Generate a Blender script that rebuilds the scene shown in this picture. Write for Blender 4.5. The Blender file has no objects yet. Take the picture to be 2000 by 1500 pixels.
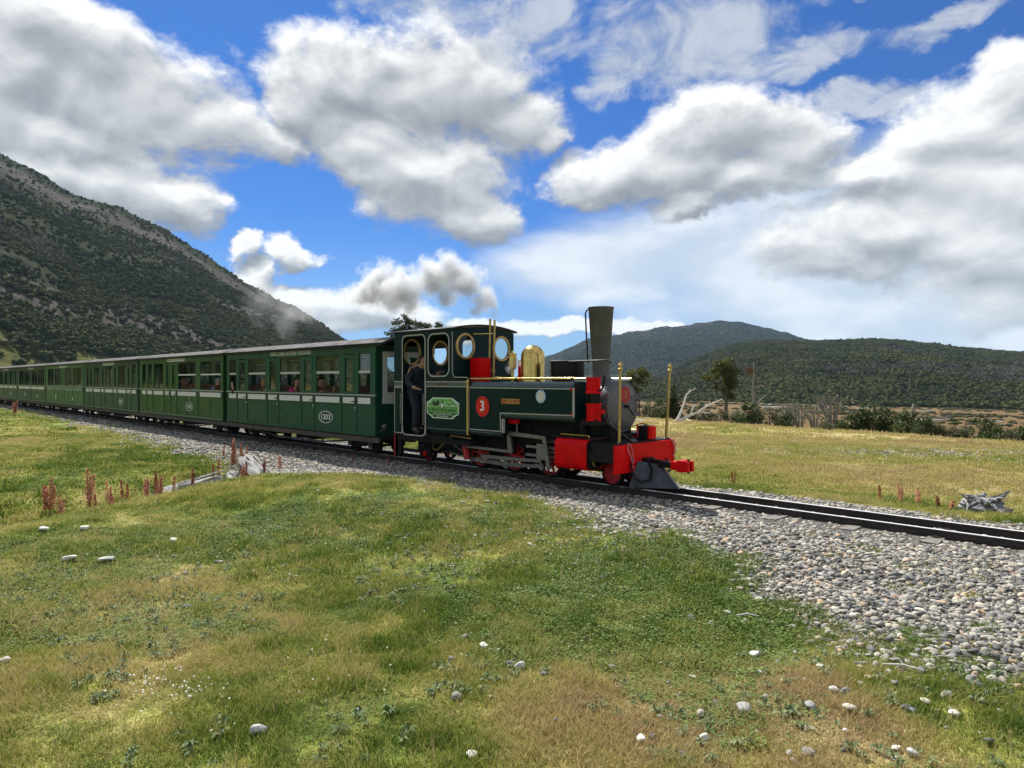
import bpy, bmesh, math, random
import numpy as np
from mathutils import Vector, Matrix, Euler, noise as mnoise

R = math.radians
R2 = math.sqrt(2.0)
scene = bpy.context.scene
COL = scene.collection

# ------------------------------------------------------------------ camera
cam_d = bpy.data.cameras.new('camera')
cam = bpy.data.objects.new('camera', cam_d)
COL.objects.link(cam)
cam.location = (0, 0, 1.65)
cam.rotation_euler = (R(90 - 0.345), 0, 0)
cam_d.sensor_width = 36
cam_d.lens = 36 * 1330 / 2000
cam_d.clip_start = 0.1
cam_d.clip_end = 20000
scene.camera = cam

# ------------------------------------------------------------------ exposure and render settings
vs = scene.view_settings
vs.view_transform = 'Standard'
vs.look = 'None'
vs.exposure = 0.72
vs.gamma = 1
vs.use_curve_mapping = False
scene.render.engine = 'CYCLES'
cy = scene.cycles
cy.use_denoising = True
cy.max_bounces = 7
cy.diffuse_bounces = 3
cy.glossy_bounces = 3
cy.transmission_bounces = 4
cy.transparent_max_bounces = 16
cy.volume_bounces = 2
cy.volume_step_rate = 1.0
cy.volume_max_steps = 128
cy.sample_clamp_indirect = 6

SUN_AZ, SUN_EL = -25.0, 50.0            # sun behind the train, ahead and to the left of the camera
sun_vec = Vector((math.sin(R(SUN_AZ)) * math.cos(R(SUN_EL)), math.cos(R(SUN_AZ)) * math.cos(R(SUN_EL)), math.sin(R(SUN_EL))))

# ------------------------------------------------------------------ node helper
class NT:
    def __init__(self, nt):
        self.nt = nt
    def new(self, t, **kw):
        n = self.nt.nodes.new(t)
        for k, v in kw.items():
            setattr(n, k, v)
        return n
    def link(self, a, b):
        self.nt.links.new(a, b)
    def put(self, sock, v):
        if v is None: return
        if isinstance(v, bpy.types.NodeSocket): self.nt.links.new(v, sock)
        else: sock.default_value = v
    def math(self, op, a, b=None, c=None, clamp=False):
        n = self.new('ShaderNodeMath', operation=op, use_clamp=clamp)
        self.put(n.inputs[0], a)
        if b is not None: self.put(n.inputs[1], b)
        if c is not None: self.put(n.inputs[2], c)
        return n.outputs[0]
    def vmath(self, op, a, b=None, c=None):
        n = self.new('ShaderNodeVectorMath', operation=op)
        self.put(n.inputs[0], a)
        if b is not None: self.put(n.inputs[1], b)
        if c is not None: self.put(n.inputs[2], c)
        return n.outputs['Value'] if op in ('DOT_PRODUCT', 'LENGTH') else n.outputs[0]
    def scale(self, a, s):
        n = self.new('ShaderNodeVectorMath', operation='SCALE')
        self.put(n.inputs[0], a); self.put(n.inputs['Scale'], s)
        return n.outputs[0]
    def noise(self, vec, scale, detail=2.0, rough=0.5, dist=0.0, col=False):
        n = self.new('ShaderNodeTexNoise')
        if vec is not None: self.put(n.inputs['Vector'], vec)
        n.inputs['Scale'].default_value = scale
        n.inputs['Detail'].default_value = detail
        n.inputs['Roughness'].default_value = rough
        n.inputs['Distortion'].default_value = dist
        return n.outputs['Color' if col else 'Fac']
    def smooth(self, v, lo, hi, a=0.0, b=1.0):
        n = self.new('ShaderNodeMapRange', interpolation_type='SMOOTHSTEP')
        self.put(n.inputs['Value'], v)
        self.put(n.inputs['From Min'], lo); self.put(n.inputs['From Max'], hi)
        self.put(n.inputs['To Min'], a); self.put(n.inputs['To Max'], b)
        return n.outputs[0]
    def mix(self, f, a, b, blend='MIX'):
        n = self.new('ShaderNodeMix', data_type='RGBA', blend_type=blend)
        self.put(n.inputs[0], f); self.put(n.inputs[6], a); self.put(n.inputs[7], b)
        return n.outputs[2]
    def ramp(self, fac, stops, interp='LINEAR'):
        n = self.new('ShaderNodeValToRGB')
        n.color_ramp.interpolation = interp
        el = n.color_ramp.elements
        while len(el) > 1: el.remove(el[-1])
        el[0].position = stops[0][0]; el[0].color = (*stops[0][1], 1)
        for p, c in stops[1:]:
            e = el.new(p); e.color = (*c, 1)
        self.put(n.inputs[0], fac)
        return n.outputs[0]

def c4(c): return (c[0], c[1], c[2], 1.0)

# ------------------------------------------------------------------ sky with cumulus clouds (by azimuth and elevation, in degrees)
world = bpy.data.worlds.new('World')
scene.world = world
world.use_nodes = True
SKY_STRENGTH = 0.08
CLOUDS = {
  'A': [(-34.1, 21.5, 7.7, 4.0), (-41.3, 18.5, 7.3, 4.9), (-29.4, 19.9, 6.5, 4.0), (-24.3, 18.8, 6.1, 2.6), (-20.2, 17.9, 4.2, 1.8), (-33.5, 17.1, 7.8, 2.0), (-35.3, 23.9, 6.3, 2.4)],
  'B': [(-35.3, 14.5, 4.9, 2.3), (-31.0, 14.2, 5.4, 2.6), (-27.1, 13.3, 3.8, 2.2), (-41.3, 13.1, 5.4, 3.4)],
  'C': [(-12.7, 23.5, 6.1, 3.0), (-6.4, 23.1, 8.0, 4.0), (-0.9, 21.1, 5.2, 3.0), (-15.9, 20.9, 3.4, 2.5), (-10.6, 19.2, 7.0, 3.0), (-6.0, 16.3, 6.4, 3.5), (-3.0, 13.6, 3.9, 2.0), (-9.4, 17.0, 4.6, 2.3), (2.2, 19.7, 2.4, 1.9)],
  'E': [(16.7, 18.8, 6.3, 3.3), (12.7, 16.6, 8.2, 2.7), (7.7, 16.1, 4.6, 2.0), (21.4, 17.6, 4.1, 2.9), (13.9, 13.8, 3.6, 1.2), (18.7, 15.2, 5.8, 1.7)],
  'F': [(34.7, 16.6, 5.8, 3.3), (36.4, 19.1, 3.4, 2.2), (29.7, 14.7, 5.2, 2.4), (34.1, 12.4, 6.5, 3.7), (26.4, 15.5, 2.8, 1.4), (41.3, 14.0, 6.3, 6.7), (29.4, 10.5, 8.5, 3.3), (36.4, 7.7, 7.3, 4.1)],
  'S': [(-17.3, 9.9, 2.0, 1.3), (-19.8, 7.5, 2.3, 1.5), (-17.5, 6.2, 3.5, 1.4), (-13.1, 5.9, 3.9, 1.7), (-10.2, 5.6, 3.8, 1.7), (-15.1, 4.2, 6.4, 1.2), (3.9, 4.2, 5.1, 0.8), (-4.3, 4.5, 8.5, 0.9), (10.2, 3.6, 3.8, 0.5), (-21.4, 10.0, 1.5, 1.0)],
}
THIN = [(15, 24.5, 8, 2.6), (27.5, 27.8, 5, .9), (24.5, 20.8, 4, 1.0), (0.8, 27.5, 5.5, 2.2), (-7.3, 28.5, 6.8, 1.9), (-1.7, 27.1, 3.9, 2.4), (12.3, 26.6, 7.4, 2.5), (9.8, 24.4, 3.8, 2.1), (17.9, 26.3, 5.1, 2.5), (13.9, 21.9, 2.6, 1.8), (22.8, 23.7, 4.0, 1.3), (31, 24, 5, .9), (28, 19.8, 2.5, .8)]
VEIL = [(19.5, 10.2, 15.7, 4.0), (26.0, 6.7, 14.7, 4.6), (7.4, 9.2, 8.8, 3.0), (33.0, 4.5, 13.5, 3.6), (33, 12, 11, 6), (24, 13, 7, 3)]

def cloud_group():
    """density of the cumulus at a point P = (azimuth, elevation) in degrees"""
    g = bpy.data.node_groups.new('cloud_density', 'ShaderNodeTree')
    g.interface.new_socket('P', in_out='INPUT', socket_type='NodeSocketVector')
    g.interface.new_socket('N', in_out='INPUT', socket_type='NodeSocketVector')
    g.interface.new_socket('Density', in_out='OUTPUT', socket_type='NodeSocketFloat')
    g.interface.new_socket('Soft', in_out='OUTPUT', socket_type='NodeSocketFloat')
    h = NT(g)
    gi = h.new('NodeGroupInput'); go = h.new('NodeGroupOutput')
    N = gi.outputs['N']
    wv = h.noise(N, 6.0, 6.0, 0.58, 0.0, col=True)
    P0 = gi.outputs['P']
    P = h.vmath('ADD', P0, h.vmath('MULTIPLY', h.vmath('SUBTRACT', wv, (.5, .5, .5)), (11.0, 7.0, 0)))
    acc = None
    for lst in CLOUDS.values():
        for cx, cy_, rx, ry in lst:
            q = h.vmath('MULTIPLY_ADD', P, (1 / rx, 1 / ry, 0), (-cx / rx, -cy_ / ry, 0))
            d = h.math('SUBTRACT', 1.0, h.vmath('DOT_PRODUCT', q, q))
            acc = d if acc is None else h.math('SMOOTH_MAX', acc, d, 0.35)
    # the sky goes on outside the frame with clouds of the same kind and cover
    s = h.new('ShaderNodeSeparateXYZ'); h.link(P0, s.inputs[0])
    out = h.math('MAXIMUM', h.smooth(h.math('ABSOLUTE', s.outputs[0]), 40, 50), h.smooth(s.outputs[1], 29, 36))
    gen = h.math('MULTIPLY_ADD', h.noise(N, 2.3, 3.0, 0.5), 7.0, -3.25)
    gen = h.math('MULTIPLY_ADD', h.math('SUBTRACT', 1.0, out), -4.0, gen)
    acc = h.math('MAXIMUM', acc, h.math('MINIMUM', gen, 0.9))
    acc = h.math('MAXIMUM', acc, -2.5)
    mid = h.noise(N, 8.0, 2.5, 0.5, 0.5)
    fine = h.noise(N, 8.0, 10.0, 0.62, 0.5)
    acc = h.math('ADD', acc, 0.32)
    h.link(h.math('MULTIPLY_ADD', h.math('SUBTRACT', mid, 0.5), 2.4, acc), go.inputs[1])
    acc = h.math('MULTIPLY_ADD', h.math('SUBTRACT', fine, 0.5), 2.6, acc)
    acc = h.math('MULTIPLY_ADD', h.math('SUBTRACT', h.noise(N, 34.0, 8.0, 0.62, 0.3), 0.5), 1.4, acc)
    h.link(acc, go.inputs[0])
    return g

def build_world():
    nt = world.node_tree
    nt.nodes.clear()
    h = NT(nt)
    tc = h.new('ShaderNodeTexCoord')
    d = h.vmath('NORMALIZE', tc.outputs['Generated'])
    s = h.new('ShaderNodeSeparateXYZ'); h.link(d, s.inputs[0])
    az = h.math('MULTIPLY', h.math('ARCTAN2', s.outputs[0], s.outputs[1]), 180 / math.pi)
    el = h.math('MULTIPLY', h.math('ARCSINE', s.outputs[2]), 180 / math.pi)
    c = h.new('ShaderNodeCombineXYZ'); h.link(az, c.inputs[0]); h.link(el, c.inputs[1])
    P = c.outputs[0]
    # noise domain: the direction itself, a little stretched sideways as flat cloud layers are
    N = h.vmath('MULTIPLY', d, (1.0, 1.0, 1.45))
    grp = cloud_group()
    def dens(Pv, Nv):
        n = h.new('ShaderNodeGroup'); n.node_tree = grp
        h.link(Pv, n.inputs['P']); h.link(Nv, n.inputs['N'])
        return n.outputs[0], n.outputs[1]
    D, Ds = dens(P, N)
    Dl, Dsl = dens(h.vmath('ADD', P, (-0.5, 1.3, 0)), h.vmath('ADD', N, (-0.008, 0, 0.030)))
    sky = h.new('ShaderNodeTexSky', sky_type='NISHITA', sun_disc=False)
    sky.sun_elevation = R(SUN_EL); sky.sun_rotation = R(SUN_AZ)
    sky.air_density = 1.0; sky.dust_density = 0.4; sky.ozone_density = 3.0; sky.altitude = 200
    blue = h.mix(1.0, sky.outputs[0], (0.150, 0.395, 0.775, 1), 'MULTIPLY')
    K = 0.68 / SKY_STRENGTH
    alpha = h.smooth(D, -0.35, 0.80)
    lit = h.math('MULTIPLY_ADD', h.math('SUBTRACT', Ds, Dsl), 0.40, 0.55)
    lit = h.math('ADD', lit, h.smooth(az, 20, 33, 0, .16))
    lit = h.math('ADD', lit, h.math('MULTIPLY', h.math('SUBTRACT', D, Dl), 0.15), clamp=True)
    thick = h.smooth(D, 0.3, 2.4)
    lit = h.math('SUBTRACT', lit, h.math('MULTIPLY', thick, 0.13), clamp=True)
    cc = h.ramp(lit, [(0.0, (0.235 * K, 0.255 * K, 0.29 * K)), (0.35, (0.36 * K, 0.385 * K, 0.42 * K)), (0.62, (0.58 * K, 0.60 * K, 0.63 * K)), (1.0, (0.98 * K, 0.98 * K, 0.97 * K))])
    # thin high veil and wisps
    wv = h.noise(N, 6.0, 6.0, 0.58, 0.0, col=True)
    Pw = h.vmath('ADD', P, h.vmath('MULTIPLY', h.vmath('SUBTRACT', wv, (.5, .5, .5)), (16.0, 9.0, 0)))
    def soft(lst, k, Pw=Pw):
        acc = None
        for cx, cy_, rx, ry in lst:
            q = h.vmath('MULTIPLY_ADD', Pw, (1 / rx, 1 / ry, 0), (-cx / rx, -cy_ / ry, 0))
            v = h.math('SUBTRACT', 1.0, h.vmath('DOT_PRODUCT', q, q))
            acc = v if acc is None else h.math('SMOOTH_MAX', acc, v, k)
        return acc
    wis = h.noise(N, 11.0, 9.0, 0.64, 0.8)
    thin = h.math('MULTIPLY_ADD', h.math('SUBTRACT', wis, 0.5), 3.4, soft(THIN, 0.4))
    a_thin = h.smooth(thin, -0.3, 1.1, 0, 0.80)
    veiln = h.noise(h.vmath('MULTIPLY', N, (1, 1, 1.5)), 6.0, 8.0, 0.55, 0.15)
    veil = h.math('MULTIPLY_ADD', h.math('SUBTRACT', veiln, 0.5), 1.9, soft(VEIL, 0.6, P))
    a_veil = h.smooth(veil, -0.9, 0.8, 0, 0.88)
    low = h.smooth(el, 0.5, 14.0, 0.45, 0.0)
    col = h.mix(low, blue, c4((0.42 * K, 0.60 * K, 0.86 * K)))
    col = h.mix(a_thin, col, h.mix(h.smooth(wis, 0.35, 0.65), c4((0.40 * K, 0.46 * K, 0.55 * K)), c4((0.62 * K, 0.65 * K, 0.70 * K))))
    col = h.mix(a_veil, col, h.mix(h.smooth(veiln, 0.36, 0.64), c4((0.60 * K, 0.68 * K, 0.77 * K)), c4((0.86 * K, 0.89 * K, 0.92 * K))))
    col = h.mix(alpha, col, cc)
    # below the horizon: dull land
    col = h.mix(h.smooth(el, -3.0, -0.3), c4((0.10 * K, 0.11 * K, 0.09 * K)), col)
    bg = h.new('ShaderNodeBackground'); bg.inputs[1].default_value = SKY_STRENGTH
    h.link(col, bg.inputs[0])
    o = h.new('ShaderNodeOutputWorld'); h.link(bg.outputs[0], o.inputs[0])
build_world()
world.cycles.sampling_method = 'MANUAL'
world.cycles.sample_map_resolution = 512

# ------------------------------------------------------------------ sun
sd = bpy.data.lights.new('sun', 'SUN')
sd.energy = 5.0
sd.angle = R(1.0)
sd.color = (1.0, 0.955, 0.88)
sun = bpy.data.objects.new('sun', sd)
COL.objects.link(sun)
sun.rotation_euler = sun_vec.to_track_quat('Z', 'Y').to_euler()

# ------------------------------------------------------------------ materials
MATS = {}
def new_mat(name):
    m = bpy.data.materials.new(name); m.use_nodes = True
    m.node_tree.nodes.clear()
    h = NT(m.node_tree)
    p = h.new('ShaderNodeBsdfPrincipled'); o = h.new('ShaderNodeOutputMaterial')
    h.link(p.outputs[0], o.inputs[0])
    return m, h, p, o

def pm(name, col, rough=0.5, metal=0.0, var=0.15, scale=6.0, bump=0.0, bscale=40.0, coat=0.0, dirt=0.0, dirtcol=(0.10, 0.085, 0.065)):
    """painted / worn surface: noise in the colour and in the gloss, fine relief, optional dust"""
    if name in MATS: return MATS[name]
    m, h, p, o = new_mat(name)
    tc = h.new('ShaderNodeTexCoord')
    v = tc.outputs['Object']
    n1 = h.noise(v, scale, 5, 0.6)
    lo = tuple(c * (1 - var) for c in col); hi = tuple(min(1, c * (1 + var)) for c in col)
    cc = h.ramp(n1, [(0.3, lo), (0.7, hi)])
    if dirt > 0:
        n2 = h.noise(v, scale * 0.7, 7, 0.7, 0.5)
        cc = h.mix(h.smooth(n2, 0.45, 0.75, 0, dirt), cc, c4(dirtcol))
    h.link(cc, p.inputs['Base Color'])
    n3 = h.noise(v, scale * 2.1, 4, 0.6)
    h.link(h.smooth(n3, 0.2, 0.8, max(0.02, rough - 0.09), min(1, rough + 0.12)), p.inputs['Roughness'])
    p.inputs['Metallic'].default_value = metal
    if coat > 0:
        p.inputs['Coat Weight'].default_value = coat
        p.inputs['Coat Roughness'].default_value = 0.08
    if bump > 0:
        b = h.new('ShaderNodeBump'); b.inputs['Strength'].default_value = bump; b.inputs['Distance'].default_value = 0.01
        h.link(h.noise(v, bscale, 4, 0.6), b.inputs['Height'])
        h.link(b.outputs[0], p.inputs['Normal'])
    MATS[name] = m
    return m

# ------------------------------------------------------------------ geometry helpers
def finish(me, mat, smooth=True, ang=38):
    if mat is not None:
        me.materials.clear(); me.materials.append(mat)
    if smooth and len(me.polygons):
        me.shade_smooth()
        me.set_sharp_from_angle(angle=R(ang))
    return me

def obj(name, me, parent=None, loc=None, rot=None, label=None):
    o = bpy.data.objects.new(name, me)
    COL.objects.link(o)
    if parent is not None: o.parent = parent
    if loc is not None: o.location = loc
    if rot is not None: o.rotation_euler = rot
    if label: o['label'] = label
    return o

def tag(o, label=None, cat=None, group=None, kind=None):
    if label: o['label'] = label
    if cat: o['category'] = cat
    if group: o['group'] = group
    if kind: o['kind'] = kind
    return o

def empty(name, loc=(0, 0, 0), rz=0.0):
    o = bpy.data.objects.new(name, None)
    COL.objects.link(o)
    o.location = loc; o.rotation_euler = (0, 0, rz)
    o.empty_display_size = 0.2
    return o

class MB:
    """collects simple solids into one mesh"""
    def __init__(self):
        self.v = []; self.f = []
    def add(self, vs, fs):
        b = len(self.v)
        self.v += [tuple(p) for p in vs]
        self.f += [tuple(i + b for i in q) for q in fs]
        return self
    def box(self, x0, x1, y0, y1, z0, z1):
        v = [(x, y, z) for z in (z0, z1) for y in (y0, y1) for x in (x0, x1)]
        return self.add(v, [(0, 2, 3, 1), (4, 5, 7, 6), (0, 1, 5, 4), (2, 6, 7, 3), (0, 4, 6, 2), (1, 3, 7, 5)])
    def prism(self, pts, a0, a1, axis='Y'):
        """polygon in the other two axes (x,z for Y; y,z for X; x,y for Z), extruded along axis"""
        def P(p, a):
            if axis == 'Y': return (p[0], a, p[1])
            if axis == 'X': return (a, p[0], p[1])
            return (p[0], p[1], a)
        n = len(pts)
        v = [P(p, a0) for p in pts] + [P(p, a1) for p in pts]
        f = [tuple(range(n)), tuple(range(2 * n - 1, n - 1, -1))]
        f += [(i, i + n, (i + 1) % n + n, (i + 1) % n) for i in range(n)]
        return self.add(v, f)
    def tube(self, pts, r, seg=8, cap=True):
        pts = [Vector(p) for p in pts]
        n = len(pts)
        rr = r if isinstance(r, (list, tuple)) else [r] * n
        rings = []
        prev = None
        for i, p in enumerate(pts):
            t = (pts[min(i + 1, n - 1)] - pts[max(i - 1, 0)])
            t = t.normalized() if t.length > 1e-9 else Vector((0, 0, 1))
            a = prev if prev is not None else (Vector((0, 0, 1)) if abs(t.z) < 0.9 else Vector((1, 0, 0)))
            a = (a - t * a.dot(t))
            if a.length < 1e-6: a = t.orthogonal()
            a.normalize(); prev = a
            b = t.cross(a)
            rings.append([p + (a * math.cos(k * 2 * math.pi / seg) + b * math.sin(k * 2 * math.pi / seg)) * rr[i] for k in range(seg)])
        v = [q for ring in rings for q in ring]
        f = []
        for i in range(n - 1):
            for k in range(seg):
                f.append((i * seg + k, i * seg + (k + 1) % seg, (i + 1) * seg + (k + 1) % seg, (i + 1) * seg + k))
        if cap:
            f.append(tuple(range(seg - 1, -1, -1)))
            f.append(tuple((n - 1) * seg + k for k in range(seg)))
        return self.add(v, f)
    def lathe(self, prof, seg=24, org=(0, 0, 0), axis='Z'):
        """prof: list of (radius, height)"""
        n = len(prof); v = []; f = []
        for r, z in prof:
            for k in range(seg):
                a = k * 2 * math.pi / seg
                c, s = r * math.cos(a), r * math.sin(a)
                q = (c, s, z) if axis == 'Z' else ((z, c, s) if axis == 'X' else (s, z, c))
                v.append((q[0] + org[0], q[1] + org[1], q[2] + org[2]))
        for i in range(n - 1):
            for k in range(seg):
                f.append((i * seg + k, i * seg + (k + 1) % seg, (i + 1) * seg + (k + 1) % seg, (i + 1) * seg + k))
        if prof[0] != prof[-1]:
            if prof[0][0] > 1e-6: f.append(tuple(range(seg - 1, -1, -1)))
            if prof[-1][0] > 1e-6: f.append(tuple((n - 1) * seg + k for k in range(seg)))
        return self.add(v, f)
    def sphere(self, c, r, su=10, sv=7, sc=(1, 1, 1)):
        prof = [(math.sin(math.pi * i / sv), -math.cos(math.pi * i / sv)) for i in range(sv + 1)]
        b = len(self.v)
        self.lathe(prof, su)
        for i in range(b, len(self.v)):
            p = self.v[i]
            self.v[i] = (c[0] + p[0] * r * sc[0], c[1] + p[1] * r * sc[1], c[2] + p[2] * r * sc[2])
        return self
    def mesh(self, name, mat=None, smooth=True, ang=38, merge=False):
        me = bpy.data.meshes.new(name)
        me.from_pydata(self.v, [], self.f)
        bm = bmesh.new(); bm.from_mesh(me)
        if merge: bmesh.ops.remove_doubles(bm, verts=bm.verts, dist=1e-5)
        bmesh.ops.recalc_face_normals(bm, faces=bm.faces)
        bm.to_mesh(me); bm.free()
        return finish(me, mat, smooth, ang)
    def build(self, name, mat, parent=None, label=None, loc=None, smooth=True, ang=38):
        return obj(name, self.mesh(name, mat, smooth, ang), parent, loc=loc, label=label)

def circle_pts(cx, cz, r, n=32, rz=None):
    rz = rz or r
    return [(cx + r * math.cos(i * 2 * math.pi / n), cz + rz * math.sin(i * 2 * math.pi / n)) for i in range(n)]

def round_rect(x0, x1, z0, z1, r, n=5):
    pts = []
    for cx, cz, a0 in ((x1 - r, z1 - r, 0), (x0 + r, z1 - r, 90), (x0 + r, z0 + r, 180), (x1 - r, z0 + r, 270)):
        for i in range(n + 1):
            a = R(a0 + 90 * i / n)
            pts.append((cx + r * math.cos(a), cz + r * math.sin(a)))
    return pts

def sheet(name, outer, holes, a0, a1, mat, axis='Y'):
    """a plate of outline `outer` with holes, between a0 and a1 along axis: returns a mesh"""
    cu = bpy.data.curves.new('tmp_outline', 'CURVE')
    cu.dimensions = '2D'; cu.fill_mode = 'BOTH'; cu.extrude = abs(a1 - a0) / 2
    for loop in [outer] + list(holes):
        sp = cu.splines.new('POLY'); sp.points.add(len(loop) - 1)
        for p, q in zip(sp.points, loop): p.co = (q[0], q[1], 0, 1)
        sp.use_cyclic_u = True
    ob = bpy.data.objects.new('tmp_outline', cu)
    me = bpy.data.meshes.new_from_object(ob)
    bpy.data.objects.remove(ob); bpy.data.curves.remove(cu)
    mid = (a0 + a1) / 2
    if axis == 'Y': M = Matrix(((1, 0, 0, 0), (0, 0, -1, mid), (0, 1, 0, 0), (0, 0, 0, 1)))
    elif axis == 'X': M = Matrix(((0, 0, 1, mid), (1, 0, 0, 0), (0, 1, 0, 0), (0, 0, 0, 1)))
    else: M = Matrix.Translation((0, 0, mid))
    me.transform(M)
    me.name = name
    return finish(me, mat, True, 35)

def text_mesh(s, size, mat, depth=0.002, width=None, offset=0.0):
    """lettering lying in the local XZ plane, read from the -Y side, centred"""
    cu = bpy.data.curves.new('tmp_text', 'FONT')
    cu.body = s; cu.size = size; cu.extrude = depth; cu.align_x = 'CENTER'; cu.align_y = 'CENTER'; cu.offset = offset
    cu.resolution_u = 3
    ob = bpy.data.objects.new('tmp_text', cu)
    me = bpy.data.meshes.new_from_object(ob)
    bpy.data.objects.remove(ob); bpy.data.curves.remove(cu)
    if width:
        xs = [v.co.x for v in me.vertices]
        k = width / max(1e-6, max(xs) - min(xs))
        me.transform(Matrix.Diagonal((k, 1, 1, 1)))
    me.transform(Matrix.Rotation(R(90), 4, 'X'))
    me.name = 'lettering'
    return finish(me, mat, False)

def fbm(x, y, seed=0.0, octs=4, lac=2.0, gain=0.5):
    """vectorised value noise, about 0 +- 0.5"""
    tot = np.zeros_like(x, dtype=float); amp = 1.0; norm = 0.0
    for o in range(octs):
        xi = np.floor(x); yi = np.floor(y); xf = x - xi; yf = y - yi
        u = xf * xf * (3 - 2 * xf); v = yf * yf * (3 - 2 * yf)
        def hsh(a, b):
            q = np.sin(a * 127.1 + b * 311.7 + seed * 17.3 + o * 5.1) * 43758.5453
            return q - np.floor(q)
        n = (hsh(xi, yi) * (1 - u) + hsh(xi + 1, yi) * u) * (1 - v) + (hsh(xi, yi + 1) * (1 - u) + hsh(xi + 1, yi + 1) * u) * v
        tot += amp * (n - 0.5); norm += amp
        amp *= gain; x = x * lac + 13.7; y = y * lac + 7.9
    return tot / norm

def sstep(a, b, x):
    t = np.clip((x - a) / (b - a), 0, 1)
    return t * t * (3 - 2 * t)

def grid_mesh(name, X, Y, Z, mat, attrs=None, wrap=False, smooth=True):
    ni, nj = X.shape
    co = np.stack([X, Y, Z], -1).reshape(-1, 3)
    i = np.arange(ni - 1)[:, None]; j = np.arange(nj if wrap else nj - 1)[None, :]
    j1 = (j + 1) % nj
    q = np.stack([i * nj + j + 0 * i, i * nj + j1, (i + 1) * nj + j1, (i + 1) * nj + j], -1).reshape(-1, 4)
    me = bpy.data.meshes.new(name)
    me.vertices.add(len(co)); me.vertices.foreach_set('co', co.ravel().astype(np.float32))
    me.loops.add(q.size); me.loops.foreach_set('vertex_index', q.ravel().astype(np.int32))
    me.polygons.add(len(q)); me.polygons.foreach_set('loop_start', np.arange(0, q.size, 4, dtype=np.int32))
    me.polygons.foreach_set('loop_total', np.full(len(q), 4, dtype=np.int32))
    me.update(calc_edges=True)
    for k, a in (attrs or {}).items():
        at = me.attributes.new(k, 'FLOAT', 'POINT')
        at.data.foreach_set('value', a.ravel().astype(np.float32))
    me.materials.append(mat)
    if smooth: me.shade_smooth()
    return me

LIB = bpy.data.collections.new('library')       # shapes that are scattered; not part of the scene itself
def scatter(name, variants, pts, rot, scl, idx, label, attrs=None, parent=None):
    """one 'stuff' object: instances of a few variant meshes at given points"""
    col = bpy.data.collections.new(name + '_kinds')
    for k, me in enumerate(variants):
        o = bpy.data.objects.new('%s_kind_%02d' % (name, k), me)
        col.objects.link(o)
    me = bpy.data.meshes.new(name)
    me.vertices.add(len(pts)); me.vertices.foreach_set('co', np.asarray(pts, np.float32).ravel())
    a = me.attributes.new('rot', 'FLOAT_VECTOR', 'POINT'); a.data.foreach_set('vector', np.asarray(rot, np.float32).ravel())
    a = me.attributes.new('scl', 'FLOAT_VECTOR', 'POINT'); a.data.foreach_set('vector', np.asarray(scl, np.float32).ravel())
    a = me.attributes.new('idx', 'INT', 'POINT'); a.data.foreach_set('value', np.asarray(idx, np.int32))
    for k, v in (attrs or {}).items():
        a = me.attributes.new(k, 'FLOAT', 'POINT'); a.data.foreach_set('value', np.asarray(v, np.float32))
    o = obj(name, me, parent)
    g = bpy.data.node_groups.new(name + '_scatter', 'GeometryNodeTree')
    g.interface.new_socket('Geometry', in_out='INPUT', socket_type='NodeSocketGeometry')
    g.interface.new_socket('Geometry', in_out='OUTPUT', socket_type='NodeSocketGeometry')
    h = NT(g)
    gi = h.new('NodeGroupInput'); go = h.new('NodeGroupOutput')
    ci = h.new('GeometryNodeCollectionInfo')
    ci.inputs['Collection'].default_value = col
    ci.inputs['Separate Children'].default_value = True
    ci.inputs['Reset Children'].default_value = True
    def na(nm, t):
        n = h.new('GeometryNodeInputNamedAttribute', data_type=t); n.inputs['Name'].default_value = nm
        return n.outputs['Attribute']
    ip = h.new('GeometryNodeInstanceOnPoints')
    h.link(gi.outputs[0], ip.inputs['Points'])
    h.link(ci.outputs[0], ip.inputs['Instance'])
    ip.inputs['Pick Instance'].default_value = True
    h.link(na('idx', 'INT'), ip.inputs['Instance Index'])
    er = h.new('FunctionNodeEulerToRotation'); h.link(na('rot', 'FLOAT_VECTOR'), er.inputs[0])
    h.link(er.outputs[0], ip.inputs['Rotation'])
    h.link(na('scl', 'FLOAT_VECTOR'), ip.inputs['Scale'])
    h.link(ip.outputs[0], go.inputs[0])
    md = o.modifiers.new('scatter', 'NODES'); md.node_group = g
    tag(o, label, None if parent else 'ground cover', None, 'stuff')
    return o
# ================================================================== GROUND
rng = np.random.default_rng(7)
TRK = 8.91                               # centre line of the track: n = TRK, where n = (x+y)/sqrt2, u = (x-y)/sqrt2
def un(x, y): return (x - y) / R2, (x + y) / R2
def xy(u, n): return (u + n) / R2, (n - u) / R2

def drop_d(x, y): return 0.825 * x + 0.567 * y - 25.0 + 3.0 * fbm(x * 0.05, y * 0.05, 3)

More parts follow.
